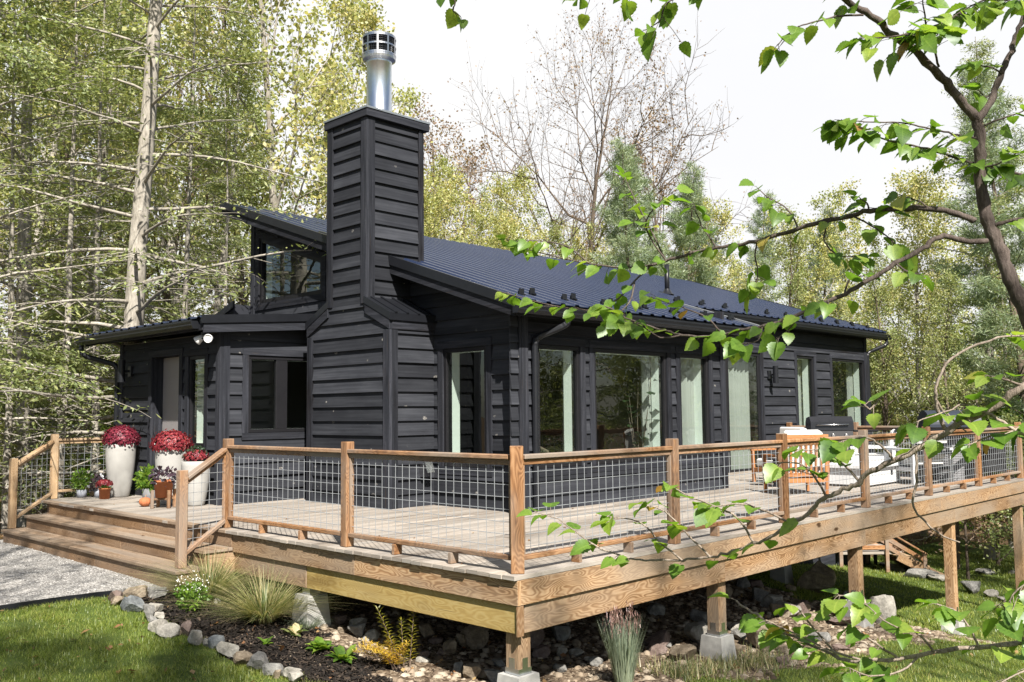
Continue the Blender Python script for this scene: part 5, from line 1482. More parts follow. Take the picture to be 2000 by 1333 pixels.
def blades(name, x, y, z, h, w, lean, mat, seed, label=None, parent=None, kind='stuff', droop=.35, az=None, segs=2):
    """curved tapering blades as quads"""
    g = np.random.default_rng(seed); n = len(x)
    a = g.uniform(0, 6.28, n) if az is None else az
    d = np.stack([np.cos(a), np.sin(a)], 1)
    s = np.stack([-d[:,1], d[:,0], np.zeros(n)], 1)
    tw = g.uniform(-.6, .6, n)
    rows = []
    for k in range(segs+1):
        t = k/segs
        out = lean*t + droop*t*t*lean
        up = t - droop*.5*t*t*(lean/np.maximum(h, 1e-6))
        p = np.stack([x + d[:,0]*out, y + d[:,1]*out, z + h*up], 1)
        ww = (w*(1-t**1.6)*.5 + w*.03)[:,None]
        rows.append((p - s*ww, p + s*ww))
    V = np.stack([q for r_ in rows for q in r_], 1)
    m = 2*(segs+1)
    F = np.concatenate([np.arange(n)[:,None]*m + np.array([[2*k,2*k+1,2*k+3,2*k+2]]) for k in range(segs)])
    o = np_mesh(name, V.reshape(-1,3), F, mat, np.tile(g.random(n), segs), parent=parent)
    if kind: tag(o, label, None, None, kind)
    return o
def lawn(name, xr, yr, n, h0, h1, w, seed, label):
    g = np.random.default_rng(seed)
    x = g.uniform(*xr, n); y = g.uniform(*yr, n)
    k = zone(x + g.normal(size=n)*.05, y + g.normal(size=n)*.03) == 0
    tuft = np.array([noise.noise((a*3.1, b*3.1, 9)) for a, b in zip(x, y)])
    k &= g.random(n) < .75 + tuft*.9
    x, y, tuft = x[k], y[k], tuft[k]; n = len(x)
    h = g.uniform(h0, h1, n)*(1+.5*tuft); blades(name, x, y, ground(x,y)-.008, h, np.full(n, w)*g.uniform(.7,1.4,n), h*g.uniform(.1,1.0,n), M['grass_lawn'], seed, label)
lawn('grass', (-4.4,-.9), (-.6,4.42), 150000, .022, .055, .0040, 31, 'sunlit lawn grass left of the stone edging')
lawn('grass', (.4,8.5), (-4.0,-.3), 70000, .022, .065, .0055, 32, 'patchy grass in front of the rubble at the right')
lawn('grass', (7.5,21), (-2.6,5.0), 85000, .035, .08, .011, 33, 'shaded lawn sloping down under the right end of the deck')
g_ = np.random.default_rng(44); n = 1500
x = g_.uniform(1.6, 3.6, n); y = -.25 + g_.normal(size=n)*.16
blades('weeds', x, y, ground(x,y)-.01, g_.uniform(.04,.16,n), np.full(n,.008), g_.uniform(.01,.1,n), M['grass_orn'], 45, 'dry weeds round the middle concrete pier')

# ------------------------------------------------------------------ planting bed
def gz(x, y): return float(ground(np.array([x]), np.array([y]))[0])
def clump(name, label, cat, x, y, n, h0, h1, spread, w, mat, seed, group=None, droop=1.25, base=.08):
    t = thing(name, label, cat, (x, y, gz(x,y)-.01), group)
    g = np.random.default_rng(seed)
    a = g.uniform(0, 6.28, n); r = base*np.sqrt(g.random(n)); h = g.uniform(h0, h1, n)
    ln = spread*g.random(n)**.7*h/h1
    blades('blades', r*np.cos(a), r*np.sin(a), np.zeros(n), h, np.full(n, w)*g.uniform(.6,1.3,n), ln, mat, seed, None, t, None, droop, a + g.normal(size=n)*.3, 6)
    return t
clump('ornamental_grass', 'arching ornamental grass clump half behind the white aster by the steps', 'grass', -.50, 4.0, 1300, .22, .62, .55, .0062, M['grass_orn'], 51)
clump('ornamental_grass', 'bright arching ornamental grass clump left of the concrete pier', 'grass', -.42, 3.05, 1500, .20, .66, .58, .0062, M['grass_orn'], 52)
clump('blue_fescue', 'small blue-grey grass tuft at the foot of the left pier', 'grass', -.10, 2.78, 320, .08, .20, .15, .004, M['grass_blue'], 53)
t = clump('feather_grass', 'upright blue-green grass with purple seed heads in front of the beam', 'grass', 1.05, -.22, 520, .30, .62, .17, .0075, M['grass_blue'], 54, droop=.3, base=.07)
g = np.random.default_rng(55); n = 46
a = g.uniform(0,6.28,n); r = .05*np.sqrt(g.random(n)); L_ = g.uniform(.02,.14,n); hh = g.uniform(.48,.68,n)
px_ = np.concatenate([r*np.cos(a)+L_*np.cos(a)+g.normal(size=n)*.006 for k in range(9)]); py_ = np.concatenate([r*np.sin(a)+L_*np.sin(a)+g.normal(size=n)*.006 for k in range(9)]); pz_ = np.concatenate([hh-.012*k*1.2 for k in range(9)])
blades('seed_heads', px_, py_, pz_, np.full(n*9,.035), np.full(n*9,.007), np.full(n*9,.012), M['plume'], 56, None, t, None)
t = thing('white_aster', 'low bush with white flower sprays between stones and ornamental grass', 'plant', (-.88, 3.62, gz(-.88,3.62)))
leafclump('foliage', M['leaf_bright'], t, 700, (0,0,.13), (.15,.15,.13), .055, seed=61, asp=.55, shell=.2)
leafclump('flowers', M['petal_white'], t, 170, (0,0,.25), (.19,.19,.13), .015, seed=62, asp=1.0, shell=.3)
def rosette(label, x, y, n, ln, mat, seed):
    t = thing('leafy_plant', label, 'plant', (x, y, gz(x,y)))
    g = random.Random(seed); lf = MB()
    for k in range(n):
        a = g.uniform(0, 6.28); e = g.uniform(.15, .9); d = Vector((math.cos(a)*math.cos(e), math.sin(a)*math.cos(e), math.sin(e))); s = Vector((-math.sin(a), math.cos(a), 0)); L_ = ln*g.uniform(.6,1.15); p = Vector((g.uniform(-.03,.03), g.uniform(-.03,.03), .01)); w = L_*.22; rn = g.random()
        u = Vector((0,0,1))
        q = [p, p+d*L_*.35, p+d*L_*.7-u*L_*.05, p+d*L_-u*L_*.16]
        ws = [.25*w, w, .8*w, .05*w]
        for i in range(3):
            lf.poly([q[i]-s*ws[i]+u*ws[i]*.3, q[i], q[i+1], q[i+1]-s*ws[i+1]+u*ws[i+1]*.3], None, rn); lf.poly([q[i], q[i]+s*ws[i]+u*ws[i]*.3, q[i+1]+s*ws[i+1]+u*ws[i+1]*.3, q[i+1]], None, rn)
    lf.build('leaves', mat, t)
rosette('small dark green plant with few round leaves alone in the mulch', -.80, 2.38, 8, .12, M['leaf_green'], 71)
rosette('low tuft of narrow leaves in front of the left pier', -.38, 2.56, 22, .15, M['grass_orn'], 72)
rosette('larger leafy rosette of the two side by side', -.42, 2.05, 26, .19, M['leaf_green'], 73)
rosette('leafy rosette nearest the golden plant', -.43, 1.72, 24, .17, M['leaf_green'], 74)
t = thing('golden_perennial', 'feathery golden autumn perennial with upright stems in front of the yellow beam', 'plant', (-.15, 1.32, gz(-.15,1.32)))
g = random.Random(9); st = MB(); lf = MB()
stems = [((.02,-.02),(-.14,.10),.52,0),((.05,-.03),(.06,.02),.40,0),((.10,-.05),(.14,-.07),.55,0)] + [((g.uniform(-.05,.05),g.uniform(-.05,.05)),(g.uniform(-.32,.10),g.uniform(-.12,.34)),g.uniform(.14,.26),1) for k in range(13)]
for (b, e_, h, low) in stems:
    P_ = []
    for k in range(9):
        q = k/8; P_.append(Vector((b[0]+(e_[0]-b[0])*q**1.2, b[1]+(e_[1]-b[1])*q**1.2, h*(q if not low else 1-(1-q)**1.8))))
    st.tube(P_, [.0045*(1-.07*k) for k in range(9)], 5)
    N = int(h*150) if not low else 62
    for k in range(N):
        q = .12 + .88*k/N; i = min(7, int(q*8)); p = P_[i].lerp(P_[i+1], q*8-i); a = k*2.4
        ln = .085*(1-.35*q)*g.uniform(.8,1.2); tz = .25 + (.9 if q > .93 else 0)
        dd = Vector((math.cos(a), math.sin(a), tz)).normalized(); s = dd.cross(Vector((0,0,1))).normalized()*.0055
        rn = min(1, max(0, (.85 if low else .45-.35*q) + g.uniform(-.2,.2)))
        lf.poly([p-s*.5, p+dd*ln*.5-s+Vector((0,0,.006)), p+dd*ln, p+dd*ln*.5+s+Vector((0,0,.006))], None, rn)
st.build('stems', M['twig'], t); lf.build('leaves', M['leaf_gold'], t)

# ------------------------------------------------------------------ trees
def tube_np(P, r, n):
    P = np.asarray(P, float); k = len(P)
    T = np.gradient(P, axis=0); T /= np.linalg.norm(T, axis=1)[:,None] + 1e-9
    ref = np.array([.31,.17,.93]) if abs(T[0][2]) < .9 else np.array([1.0,.1,.05])
    A = np.cross(T, ref); A /= np.linalg.norm(A, axis=1)[:,None] + 1e-9
    B = np.cross(T, A)
    w = np.arange(n)*2*np.pi/n
    V = P[:,None] + (A[:,None]*np.cos(w)[None,:,None] + B[:,None]*np.sin(w)[None,:,None])*np.asarray(r)[:,None,None]
    i = np.arange(k-1)[:,None]*n; q = np.arange(n)[None]; q2 = (q+1) % n
    F = np.stack([i+q, i+q2, i+n+q2, i+n+q], -1).reshape(-1,4)
    return V.reshape(-1,3), F

class Tree:
    def __init__(s, seed): s.g = np.random.default_rng(seed); s.V = []; s.F = []; s.nv = 0; s.A = []; s.D = []
    def tube(s, P, r, n):
        V, F = tube_np(P, r, n); s.V.append(V); s.F.append(F + s.nv); s.nv += len(V)
    def path(s, p, d, L, n, wob, trop):
        P = [np.array(p, float)]; d = np.array(d, float)
        for k in range(n):
            d = d + s.g.normal(size=3)*wob + np.array([0,0,trop]); d /= np.linalg.norm(d)
            P.append(P[-1] + d*L/n)
        return np.array(P)
    def child_dir(s, t, ang, az=None):
        t = t/np.linalg.norm(t); a = np.cross(t, [.2,.3,.93] if abs(t[2]) < .9 else [1,0,0]); a /= np.linalg.norm(a); b = np.cross(t, a)
        az = s.g.uniform(0, 6.28) if az is None else az
        return t*math.cos(ang) + (a*math.cos(az) + b*math.sin(az))*math.sin(ang)
    def anchors(s, P, n, t0=.2):
        k = len(P)-1
        q = t0 + (1-t0)*s.g.random(n); i = np.minimum((q*k).astype(int), k-1); f = (q*k-i)[:,None]
        s.A.append(P[i]*(1-f) + P[i+1]*f); s.D.append(P[i+1]-P[i])
    def decid(s, H, r0, crown0=.35, nb=16, spread=.36, up=.75, sub=(6,5), leafn=9, wob=.10, lv3=True, lean=(0,0)):
        g = s.g
        T = s.path((0,0,-.3), (lean[0],lean[1],1), H, 12, .05, .04)
        rT = r0*(1-np.linspace(0,1,13)**1.2*.93); s.tube(T, rT, 9)
        for k in range(nb):
            q = crown0 + (1-crown0)*(k+g.random())/nb*.97
            i = min(11, int(q*12)); p = T[i] + (T[i+1]-T[i])*(q*12-i)
            L1 = H*spread*(1.15-.75*(q-crown0)/(1-crown0))*g.uniform(.7,1.15)
            az = k*2.4 + g.uniform(-.4,.4); e = up*g.uniform(.7,1.3) + .5*(q-crown0)
            d = np.array([math.cos(az)*math.cos(e), math.sin(az)*math.cos(e), math.sin(e)])
            B = s.path(p, d, L1, 7, wob, .03); rb = max(.012, rT[i]*.45)
            s.tube(B, rb*(1-np.linspace(0,1,8)*.88), 6)
            for j in range(sub[0]):
                q2 = .25 + .72*(j+g.random())/sub[0]; i2 = min(6, int(q2*7)); p2 = B[i2] + (B[i2+1]-B[i2])*(q2*7-i2)
                d2 = s.child_dir(B[i2+1]-B[i2], g.uniform(.5,1.0)); L2 = L1*.42*(1.2-q2*.6)*g.uniform(.7,1.2)
                C_ = s.path(p2, d2, L2, 5, wob*1.3, .03); s.tube(C_, rb*.36*(1-np.linspace(0,1,6)*.85), 4)
                if not lv3: s.anchors(C_, leafn*sub[1]); continue
                for m in range(sub[1]):
                    q3 = .25 + .72*(m+g.random())/sub[1]; i3 = min(4, int(q3*5)); p3 = C_[i3] + (C_[i3+1]-C_[i3])*(q3*5-i3)
                    D_ = s.path(p3, s.child_dir(C_[i3+1]-C_[i3], g.uniform(.5,1.0)), L2*.5*g.uniform(.6,1.2), 3, wob*1.5, .0)
                    s.tube(D_, rb*.14*(1-np.linspace(0,1,4)*.7), 3); s.anchors(D_, leafn)
            s.anchors(B[4:], leafn*2)
        return s
    def conifer(s, H, r0, crown0, nb, maxL, droop, leafn, bare=.0, subn=9, up0=.1, fine=True):
        g = s.g
        T = s.path((0,0,-.3), (0,0,1), H, 14, .018, .05)
        rT = r0*(1-np.linspace(0,1,15)*.95); s.tube(T, rT, 9)
        for k in range(nb):
            q = crown0 + (.985-crown0)*((k+g.random())/nb)**.95
            i = min(13, int(q*14)); p = T[i] + (T[i+1]-T[i])*(q*14-i)
            rel = (q-crown0)/(1-crown0)
            L1 = maxL*(min(1, .55+rel*2.2))*(1.03-rel)**.8*g.uniform(.65,1.2)
            az = k*2.39996 + g.uniform(-.5,.5); e = up0 + .5*rel + g.uniform(-.2,.2)
            d = np.array([math.cos(az)*math.cos(e), math.sin(az)*math.cos(e), math.sin(e)])
            B = s.path(p, d, L1, 7, .06, -droop); rb = max(.008, rT[i]*.22)
            s.tube(B, rb*(1-np.linspace(0,1,8)*.85), 5)
            isbare = g.random() < bare*(1-rel)*1.6
            for j in range(subn):
                q2 = .2 + .78*(j+g.random())/subn; i2 = min(6, int(q2*7)); p2 = B[i2] + (B[i2+1]-B[i2])*(q2*7-i2)
                t = B[i2+1]-B[i2]; t = t/np.linalg.norm(t); sd = np.cross(t, [0,0,1]); sd /= np.linalg.norm(sd)+1e-9
                d2 = t*.55 + sd*(1 if j % 2 else -1)*.85 + np.array([0,0,g.uniform(-.25,.1)]); d2 /= np.linalg.norm(d2)
                L2 = L1*.36*(1.15-q2*.8)*g.uniform(.6,1.25)
                C_ = s.path(p2, d2, L2, 4, .10, -droop*.7); s.tube(C_, rb*.3*(1-np.linspace(0,1,5)*.8), 3)
                s.anchors(C_, max(1, int(leafn*(.15 if isbare else 1)*L2/.6)), .1)
            s.anchors(B[3:], max(1, int(leafn*(.1 if isbare else .5))), .3)
        return s
    def wood(s): return np.concatenate(s.V), np.concatenate(s.F)
    def leaves(s, size, per=1, jit=.12, asp=.55, flat=.0, needle=False, hang=.15, along=.3):
        g = s.g
        A = np.concatenate(s.A); D = np.concatenate(s.D)
        A = np.repeat(A, per, 0) + g.normal(size=(len(A)*per,3))*jit*np.array([1,1,1-flat]); D = np.repeat(D, per, 0)
        n = len(A); D = D/(np.linalg.norm(D,axis=1)[:,None]+1e-9)
        d = D*along + g.normal(size=(n,3))*np.array([1,1,1-flat*.85])*.7 - np.array([0,0,hang]); d /= np.linalg.norm(d,axis=1)[:,None]
        nn = g.normal(size=(n,3))*(1-flat*.6) + np.array([0,0,.5+flat]); sd = np.cross(d, nn); sd /= np.linalg.norm(sd,axis=1)[:,None]+1e-9
        L_ = (size*g.uniform(.6,1.25,n))[:,None]; w = L_*asp*.5
        V = np.stack([A, A+d*L_*.45+sd*w, A+d*L_, A+d*L_*.45-sd*w],1).reshape(-1,3)
        return V, np.arange(n*4).reshape(n,4), g.random(n)

def tree_proto(kind, seed):
    t = Tree(seed)
    if kind == 'hemlock':
        t.conifer(19, .22, .06, 100, 4.6, .06, 27, bare=.85, subn=11); lv = t.leaves(.11, 3, .13, .36, .5, hang=.12, along=.9); return t, lv, 'bark_pale', 'needle_hemlock'
    if kind == 'hemlock_full':
        t.conifer(16, .17, .10, 84, 3.0, .05, 27, bare=.45, subn=9); lv = t.leaves(.115, 3, .15, .38, .5, hang=.15, along=.9); return t, lv, 'bark_pale', 'needle_hemlock'
    if kind == 'maple':
        t.decid(17, .16, .22, 20, .30, .75, (6,5), 9); lv = t.leaves(.125, 2, .17, .75); return t, lv, 'bark_pale', 'leaf_yellow'
    if kind == 'ash':
        t.decid(16, .15, .25, 18, .27, .85, (6,5), 8); lv = t.leaves(.12, 2, .17, .6); return t, lv, 'bark_dark', 'leaf_olive'
    if kind == 'rust':
        t.decid(14, .15, .25, 18, .36, .85, (6,5), 4); lv = t.leaves(.12, 1, .12, .7); return t, lv, 'bark_dark', 'leaf_rust'
    if kind == 'bare':
        t.decid(16, .24, .26, 22, .60, .60, (10,9), 2, .14); lv = t.leaves(.11, 1, .08, .6); return t, lv, 'bark_dark', 'leaf_rust'
    if kind == 'pine':
        t.conifer(15, .17, .18, 58, 3.1, -.03, 26, subn=8, up0=.12); lv = t.leaves(.20, 6, .10, .12, .0, hang=-.12, along=.7); return t, lv, 'bark_dark', 'needle_pine'
    if kind == 'snag':
        t.conifer(14, .10, .04, 64, 3.0, .075, 5, bare=1.0, subn=9, up0=.25); lv = t.leaves(.10, 2, .12, .36, .5, hang=.12, along=.9); return t, lv, 'bark_pale', 'needle_hemlock'
    if kind == 'shrub':
        t.decid(4.2, .05, .08, 16, .42, .7, (5,4), 9); lv = t.leaves(.085, 2, .11, .7); return t, lv, 'bark_dark', 'leaf_olive'
    if kind == 'redbush':
        t.decid(3.2, .05, .3, 12, .42, .3, (5,4), 8); lv = t.leaves(.09, 2, .08, .7, .5); return t, lv, 'bark_dark', 'leaf_rust'
PROTO = {}
def proto_data(kind, var):
    key = (kind, var)
    if key not in PROTO:
        t, lv, bk, lf = tree_proto(kind, hash_seed(kind) + var)
        V, F = t.wood()
        PROTO[key] = [(V, F, bk), (lv, lf), None]
    return PROTO[key]
def hash_seed(k): return sum(ord(c)*(i+3) for i, c in enumerate(k))*10
def tree(kind, var, x, y, s, rz, label, cat='tree', group=None, lean=(0,0), name=None, leafmat=None, z=None, sz=1.0):
    """a tree as trunk (with its limbs) and crown; copies of one kind share their meshes"""
    pd = proto_data(kind, var)
    root = thing(name or {'hemlock':'hemlock_tree','hemlock_full':'hemlock_tree','maple':'maple_tree','ash':'ash_tree','rust':'russet_tree','bare':'bare_tree','pine':'pine_tree','snag':'bare_hemlock','shrub':'shrub','redbush':'red_bush'}[kind], label, cat, (x, y, gz(x,y)-.05 if z is None else z), group)
    root.rotation_euler = (lean[0], lean[1], rz); root.scale = (s/sz, s/sz, s)
    key = 'obj' + (leafmat or '')
    if pd[2] is None: pd[2] = {}
    if 'trunk' not in pd[2]:
        (V, F, bk), (lv, lf), _ = pd
        pd[2]['trunk'] = np_mesh('trunk', V, F, M[bk], smooth=True); tr = pd[2]['trunk']
    else:
        tr = pd[2]['trunk'].copy(); COL.objects.link(tr)
    if key not in pd[2]:
        (V, F, bk), (lv, lf), _ = pd
        pd[2][key] = np_mesh('crown', lv[0], lv[1], M[leafmat or lf], lv[2]); cr = pd[2][key]
    else:
        cr = pd[2][key].copy(); COL.objects.link(cr)
    tr.parent = root; cr.parent = root
    return root
def bear(px, dist):
    """plan point at a compass bearing (given as the offset it has in a 2000-wide view) and a distance from the viewpoint"""
    a = _yaw - math.atan((px-1000)/1809.6)
    return CAM_POS[0] + dist*math.cos(a), CAM_POS[1] + dist*math.sin(a)
RT = random.Random(5)
def T(kind, var, px, d, h, label, group=None, cat='tree', **k):
    H = {'hemlock':19,'hemlock_full':16,'maple':17,'ash':16,'rust':14,'bare':16,'pine':15,'snag':14,'shrub':4.2,'redbush':3.2}[kind]
    x, y = bear(px, d)
    return tree(kind, var, x, y, h/H, RT.uniform(0,6.28), label, cat, group, **k)
# left: hemlocks with bare pale limbs, yellowing maples behind
T('hemlock', 0, 236, 17.5, 18.5, 'big hemlock with pale trunk and bare limbs left of the entry roof')
_h = [o for o in COL.objects if o.name.startswith('hemlock_tree')][0]; _h.rotation_euler = (.72*.018, .70*.018, 0)
T('hemlock', 1, 62, 21, 17, 'slim pale-trunked hemlock at the far left behind the stair rail')
T('hemlock_full', 0, -70, 17, 15, 'dense hemlock at the left edge of the woods')
T('hemlock_full', 1, 160, 24, 15.5, 'hemlock between the slim pale trunk and the big hemlock')
T('hemlock_full', 0, 420, 22, 12, 'hemlock just left of the clerestory window')
T('maple', 0, 20, 28, 17, 'yellowing maple at the upper left corner')
T('maple', 1, 350, 28, 18, 'yellowing maple rising behind the big hemlock')
T('maple', 0, 560, 24.5, 17, 'tall yellow-green maple left of the chimney top')
T('maple', 2, 655, 32, 17.5, 'yellow-green maple directly behind the chimney')
T('ash', 0, 110, 31, 17.5, 'olive green ash at the left behind the hemlocks')
T('ash', 1, 455, 31, 18, 'olive green ash behind the high roof edge')
T('ash', 0, 230, 36, 19, 'tall ash deep in the woods left of the big hemlock')
T('rust', 0, 300, 33, 17, 'thin russet-leaved tree among the left woods')
for k, (px, d, h, lab) in enumerate([(118,18.5,12,'thin half-dead hemlock with bare pale limbs behind the stair rail'),(20,19,11,'half-dead hemlock with drooping bare limbs at the far left'),(190,20.5,13,'bare-limbed hemlock pole just left of the big hemlock'),(355,20,12.5,'bare-limbed hemlock pole right of the big hemlock'),(430,19,9,'short bare-limbed hemlock left of the clerestory'),(-40,22,13,'bare-limbed hemlock pole at the left edge')]):
    T('snag', k % 2, px, d, h, lab)
# behind the roof
T('rust', 1, 800, 36, 14.5, 'thin tree with russet leaves right of the flue pipe')
T('rust', 0, 905, 40, 15.5, 'half-bare russet tree left of the big bare tree')
T('bare', 0, 1125, 42, 18.6, 'large bare spreading tree standing against the white sky', sz=1.25)
T('maple', 0, 775, 33, 11.5, 'yellow-green maple beside the flue at the roof line')
T('ash', 0, 835, 37, 12, 'olive ash in the gap between chimney and russet trees')
T('maple', 2, 950, 35, 11.5, 'bushy yellow-green maple below the half-bare russet tree')
T('maple', 1, 1065, 31, 9.4, 'yellow-green maple just left of the bare tree trunk')
T('maple', 0, 1150, 38, 11, 'yellow maple at the foot of the bare tree')
T('ash', 1, 985, 41, 12.5, 'olive ash far behind the middle of the roof')
T('pine', 1, 1275, 34, 13.4, 'tallest white pine in the group over the vent pipe')
T('pine', 0, 1390, 37, 13, 'white pine standing right of the vent pipe')
T('maple', 1, 1650, 34, 10.4, 'yellow-green maple above the far gutter end')
T('maple', 1, 880, 30, 10.5, 'low yellow-green maple above the roof right of the chimney')
T('maple', 0, 1010, 33, 9.8, 'yellow-green maple above the middle of the roof ridge')
T('ash', 1, 1100, 36, 10.5, 'olive ash above the roof below the bare tree')
T('pine', 0, 1235, 32, 12.6, 'white pine with blue-green needles above the roof')
T('pine', 1, 1330, 36, 13.0, 'white pine right of the first one behind the vent pipe')
T('rust', 1, 1330, 44, 17.0, 'thin russet treetop rising behind the pines')
T('pine', 0, 1475, 40, 13.2, 'pale white pine above the right half of the roof')
T('pine', 1, 1590, 36, 11.3, 'pale pine behind the right end of the roof')
T('maple', 2, 1410, 36, 11.5, 'yellow-green maple between the pines')
T('ash', 0, 1540, 33, 10.2, 'olive ash low behind the roof end')
# right side
T('maple', 1, 1790, 31, 10.6, 'yellow autumn maple right of the cabin end', leafmat='leaf_yellow')
T('maple', 0, 1690, 37, 11.6, 'yellow-green maple behind the far gutter corner')
T('maple', 2, 1900, 36, 12, 'pale yellow maple behind the foreground trunk')
T('ash', 1, 1730, 26, 7.4, 'dark olive tree beside the far downspout')
T('ash', 0, 1850, 25, 7.0, 'dark olive tree above the barrel smoker')
T('pine', 0, 2010, 26, 13.0, 'tall pine at the right edge behind the foreground tree')
T('hemlock_full', 1, 1960, 30, 10.0, 'dark hemlock near the right edge above the railing')
T('hemlock', 1, 1915, 27, 14, 'hemlock trunk standing below the right end of the deck')
T('redbush', 0, 1872, 23.5, 2.7, 'red-leaved bush on the lower lawn right of the tall deck post', cat='bush')
# understorey
for k, (px, d, h, lab) in enumerate([(-60,20,2.6,'leafy shrub at the left edge near the gravel'),(35,21,2.0,'leafy shrub behind the stair rail newel'),(120,20.5,1.6,'leafy shrub behind the left wire panel'),(200,21,1.9,'leafy shrub behind the tallest planter'),
        (90,25,3.6,'taller shrub in the left woods'),(230,24,3.4,'shrub left of the entry wall under the hemlock'),(-20,25,3.6,'shrub deep at the far left'),(160,28,4.4,'shrub far back in the left woods'),(330,27,4.6,'shrub hidden behind the entry'),
        (1740,30,4.6,'shrub beyond the end of the deck'),(1830,29,4.2,'shrub behind the smoker lid'),(1930,26,4.0,'shrub at the right beyond the lower lawn'),(1990,24,3.6,'shrub at the right edge beyond the lawn'),(1885,32,5.0,'tall shrub at the wood edge right of the deck post'),(2040,28,5.0,'shrub beyond the right border of the lawn')]):
    T('shrub', k % 3, px, d, h, lab, None, 'shrub', leafmat=['leaf_olive','leaf_yellow','leaf_olive','leaf_green'][k % 4])

# deep woods: one mass of trees far behind, and the woods that face the cabin (seen mirrored in its windows and casting its dappled shade)
def woods(name, label, spots, fill=True, seed=3):
    g = np.random.default_rng(seed)
    WV, WF, LV, LF, LR, LM = [], [], [], [], [], []; nw = nl = 0
    lm = ['needle_hemlock','leaf_yellow','leaf_olive','needle_pine']
    for kind, var, x, y, s, th in spots:
        (V, F, bk), (lv, lf), _ = proto_data(kind, var)
        a = g.uniform(0, 6.28); R_ = np.array([[math.cos(a),-math.sin(a),0],[math.sin(a),math.cos(a),0],[0,0,1]])
        off = np.array([x, y, gz(x,y)-.1])
        W2 = V @ R_.T*s + off; WV.append(W2); WF.append(F+nw); nw += len(W2)
        n = len(lv[1]); sel = g.random(n) < th
        q = lv[0].reshape(-1,4,3)[sel]
        c = q.mean(1, keepdims=True); q = c + (q-c)*((1/max(.25, th))**.5 if fill else 1.0)
        L2 = q.reshape(-1,3) @ R_.T*s + off; LV.append(L2); LF.append(np.arange(len(L2)).reshape(-1,4)+nl); nl += len(L2)
        LR.append(lv[2][sel]); LM.append(np.full(sel.sum(), lm.index(lf) if lf in lm else 2))
    mats = [M[m] for m in lm] + [M['bark_pale']]
    V = np.concatenate(LV+WV); F = np.concatenate(LF+[f+nl for f in WF]); nwf = sum(len(f) for f in WF)
    o = np_mesh(name, V, F, mats, np.concatenate(LR+[np.zeros(nwf)]), midx=np.concatenate(LM+[np.full(nwf, 4)]))
    return tag(o, label, None, None, 'stuff')
gw = np.random.default_rng(8)
sp = []
for px in np.arange(-500, 720, 84):
    d = gw.uniform(36, 56); x, y = bear(px, d); sp.append((['hemlock_full','maple','ash','hemlock_full'][gw.integers(4)], int(gw.integers(2)), x, y, gw.uniform(.9,1.15), .26))
for px in np.arange(740, 1640, 75):
    d = gw.uniform(42, 56); x, y = bear(px, d); sp.append((['pine','maple','ash'][gw.integers(3)], int(gw.integers(2)), x, y, gw.uniform(.55,.72), .5))
for px in np.arange(1640, 2700, 58):
    d = gw.uniform(38, 52); x, y = bear(px, d); sp.append((['hemlock_full','maple','ash'][gw.integers(3)], int(gw.integers(2)), x, y, gw.uniform(.55,.72), .34))
for px in np.arange(-300, 330, 45):
    d = gw.uniform(26, 36); x, y = bear(px, d); sp.append(('shrub', int(gw.integers(3)), x, y, gw.uniform(1.0,1.5), .5))
for px in np.arange(1700, 2300, 45):
    d = gw.uniform(32, 40); x, y = bear(px, d); sp.append(('shrub', int(gw.integers(3)), x, y, gw.uniform(1.0,1.6), .5))
woods('woodland', 'mixed autumn woods closing the view behind the cabin', sp, seed=4)
FRONT = [('maple',0,-8.0,-8.2,.85,.75),('ash',1,-13.0,-3.5,.9,.35),('ash',0,-9.2,-3.6,.85,.4),('maple',1,-7.4,-1.6,.8,.28),('ash',1,-11.5,-.5,.85,.35),('maple',1,-4.2,-11.5,.95,.30),('ash',0,-.5,-12.5,1.0,.26),('maple',2,4,-14,1.0,.38),('ash',1,9,-13,1.0,.6),('maple',0,13.5,-11,1.0,.9),
         ('hemlock_full',1,11,-25,1.0,.8),('maple',2,17,-18,.9,.9),
         ('hemlock_full',0,14,-8,.8,1),('hemlock_full',1,18.5,-9,.95,1),('ash',0,24,-7.5,.9,1),('hemlock_full',0,11.5,-13.5,.95,1),('hemlock_full',1,29,-7,1.0,1),
         ('hemlock_full',0,22,-14,1.0,1),('ash',1,29,-13,1.0,1),('hemlock_full',1,17,-27,1.2,1),('maple',0,28,-22,1.1,1),('ash',0,35,-16,1.1,1),('shrub',0,21,-12,1.3,1),('shrub',1,25,-11,1.4,1),('shrub',2,15,-16,1.3,1),('shrub',0,31,-11,1.6,1),
         ('hemlock_full',0,-17,9,1.0,1),('ash',1,-18,14,1.1,1),('maple',1,-14,19,1.1,1),('hemlock_full',1,-20,21,1.1,1),('hemlock',0,-14,14,.9,1),('ash',0,-24,5,1.1,1)]
woods('facing_woods', 'woods facing the cabin, mirrored in its window glass', FRONT, fill=False, seed=6)

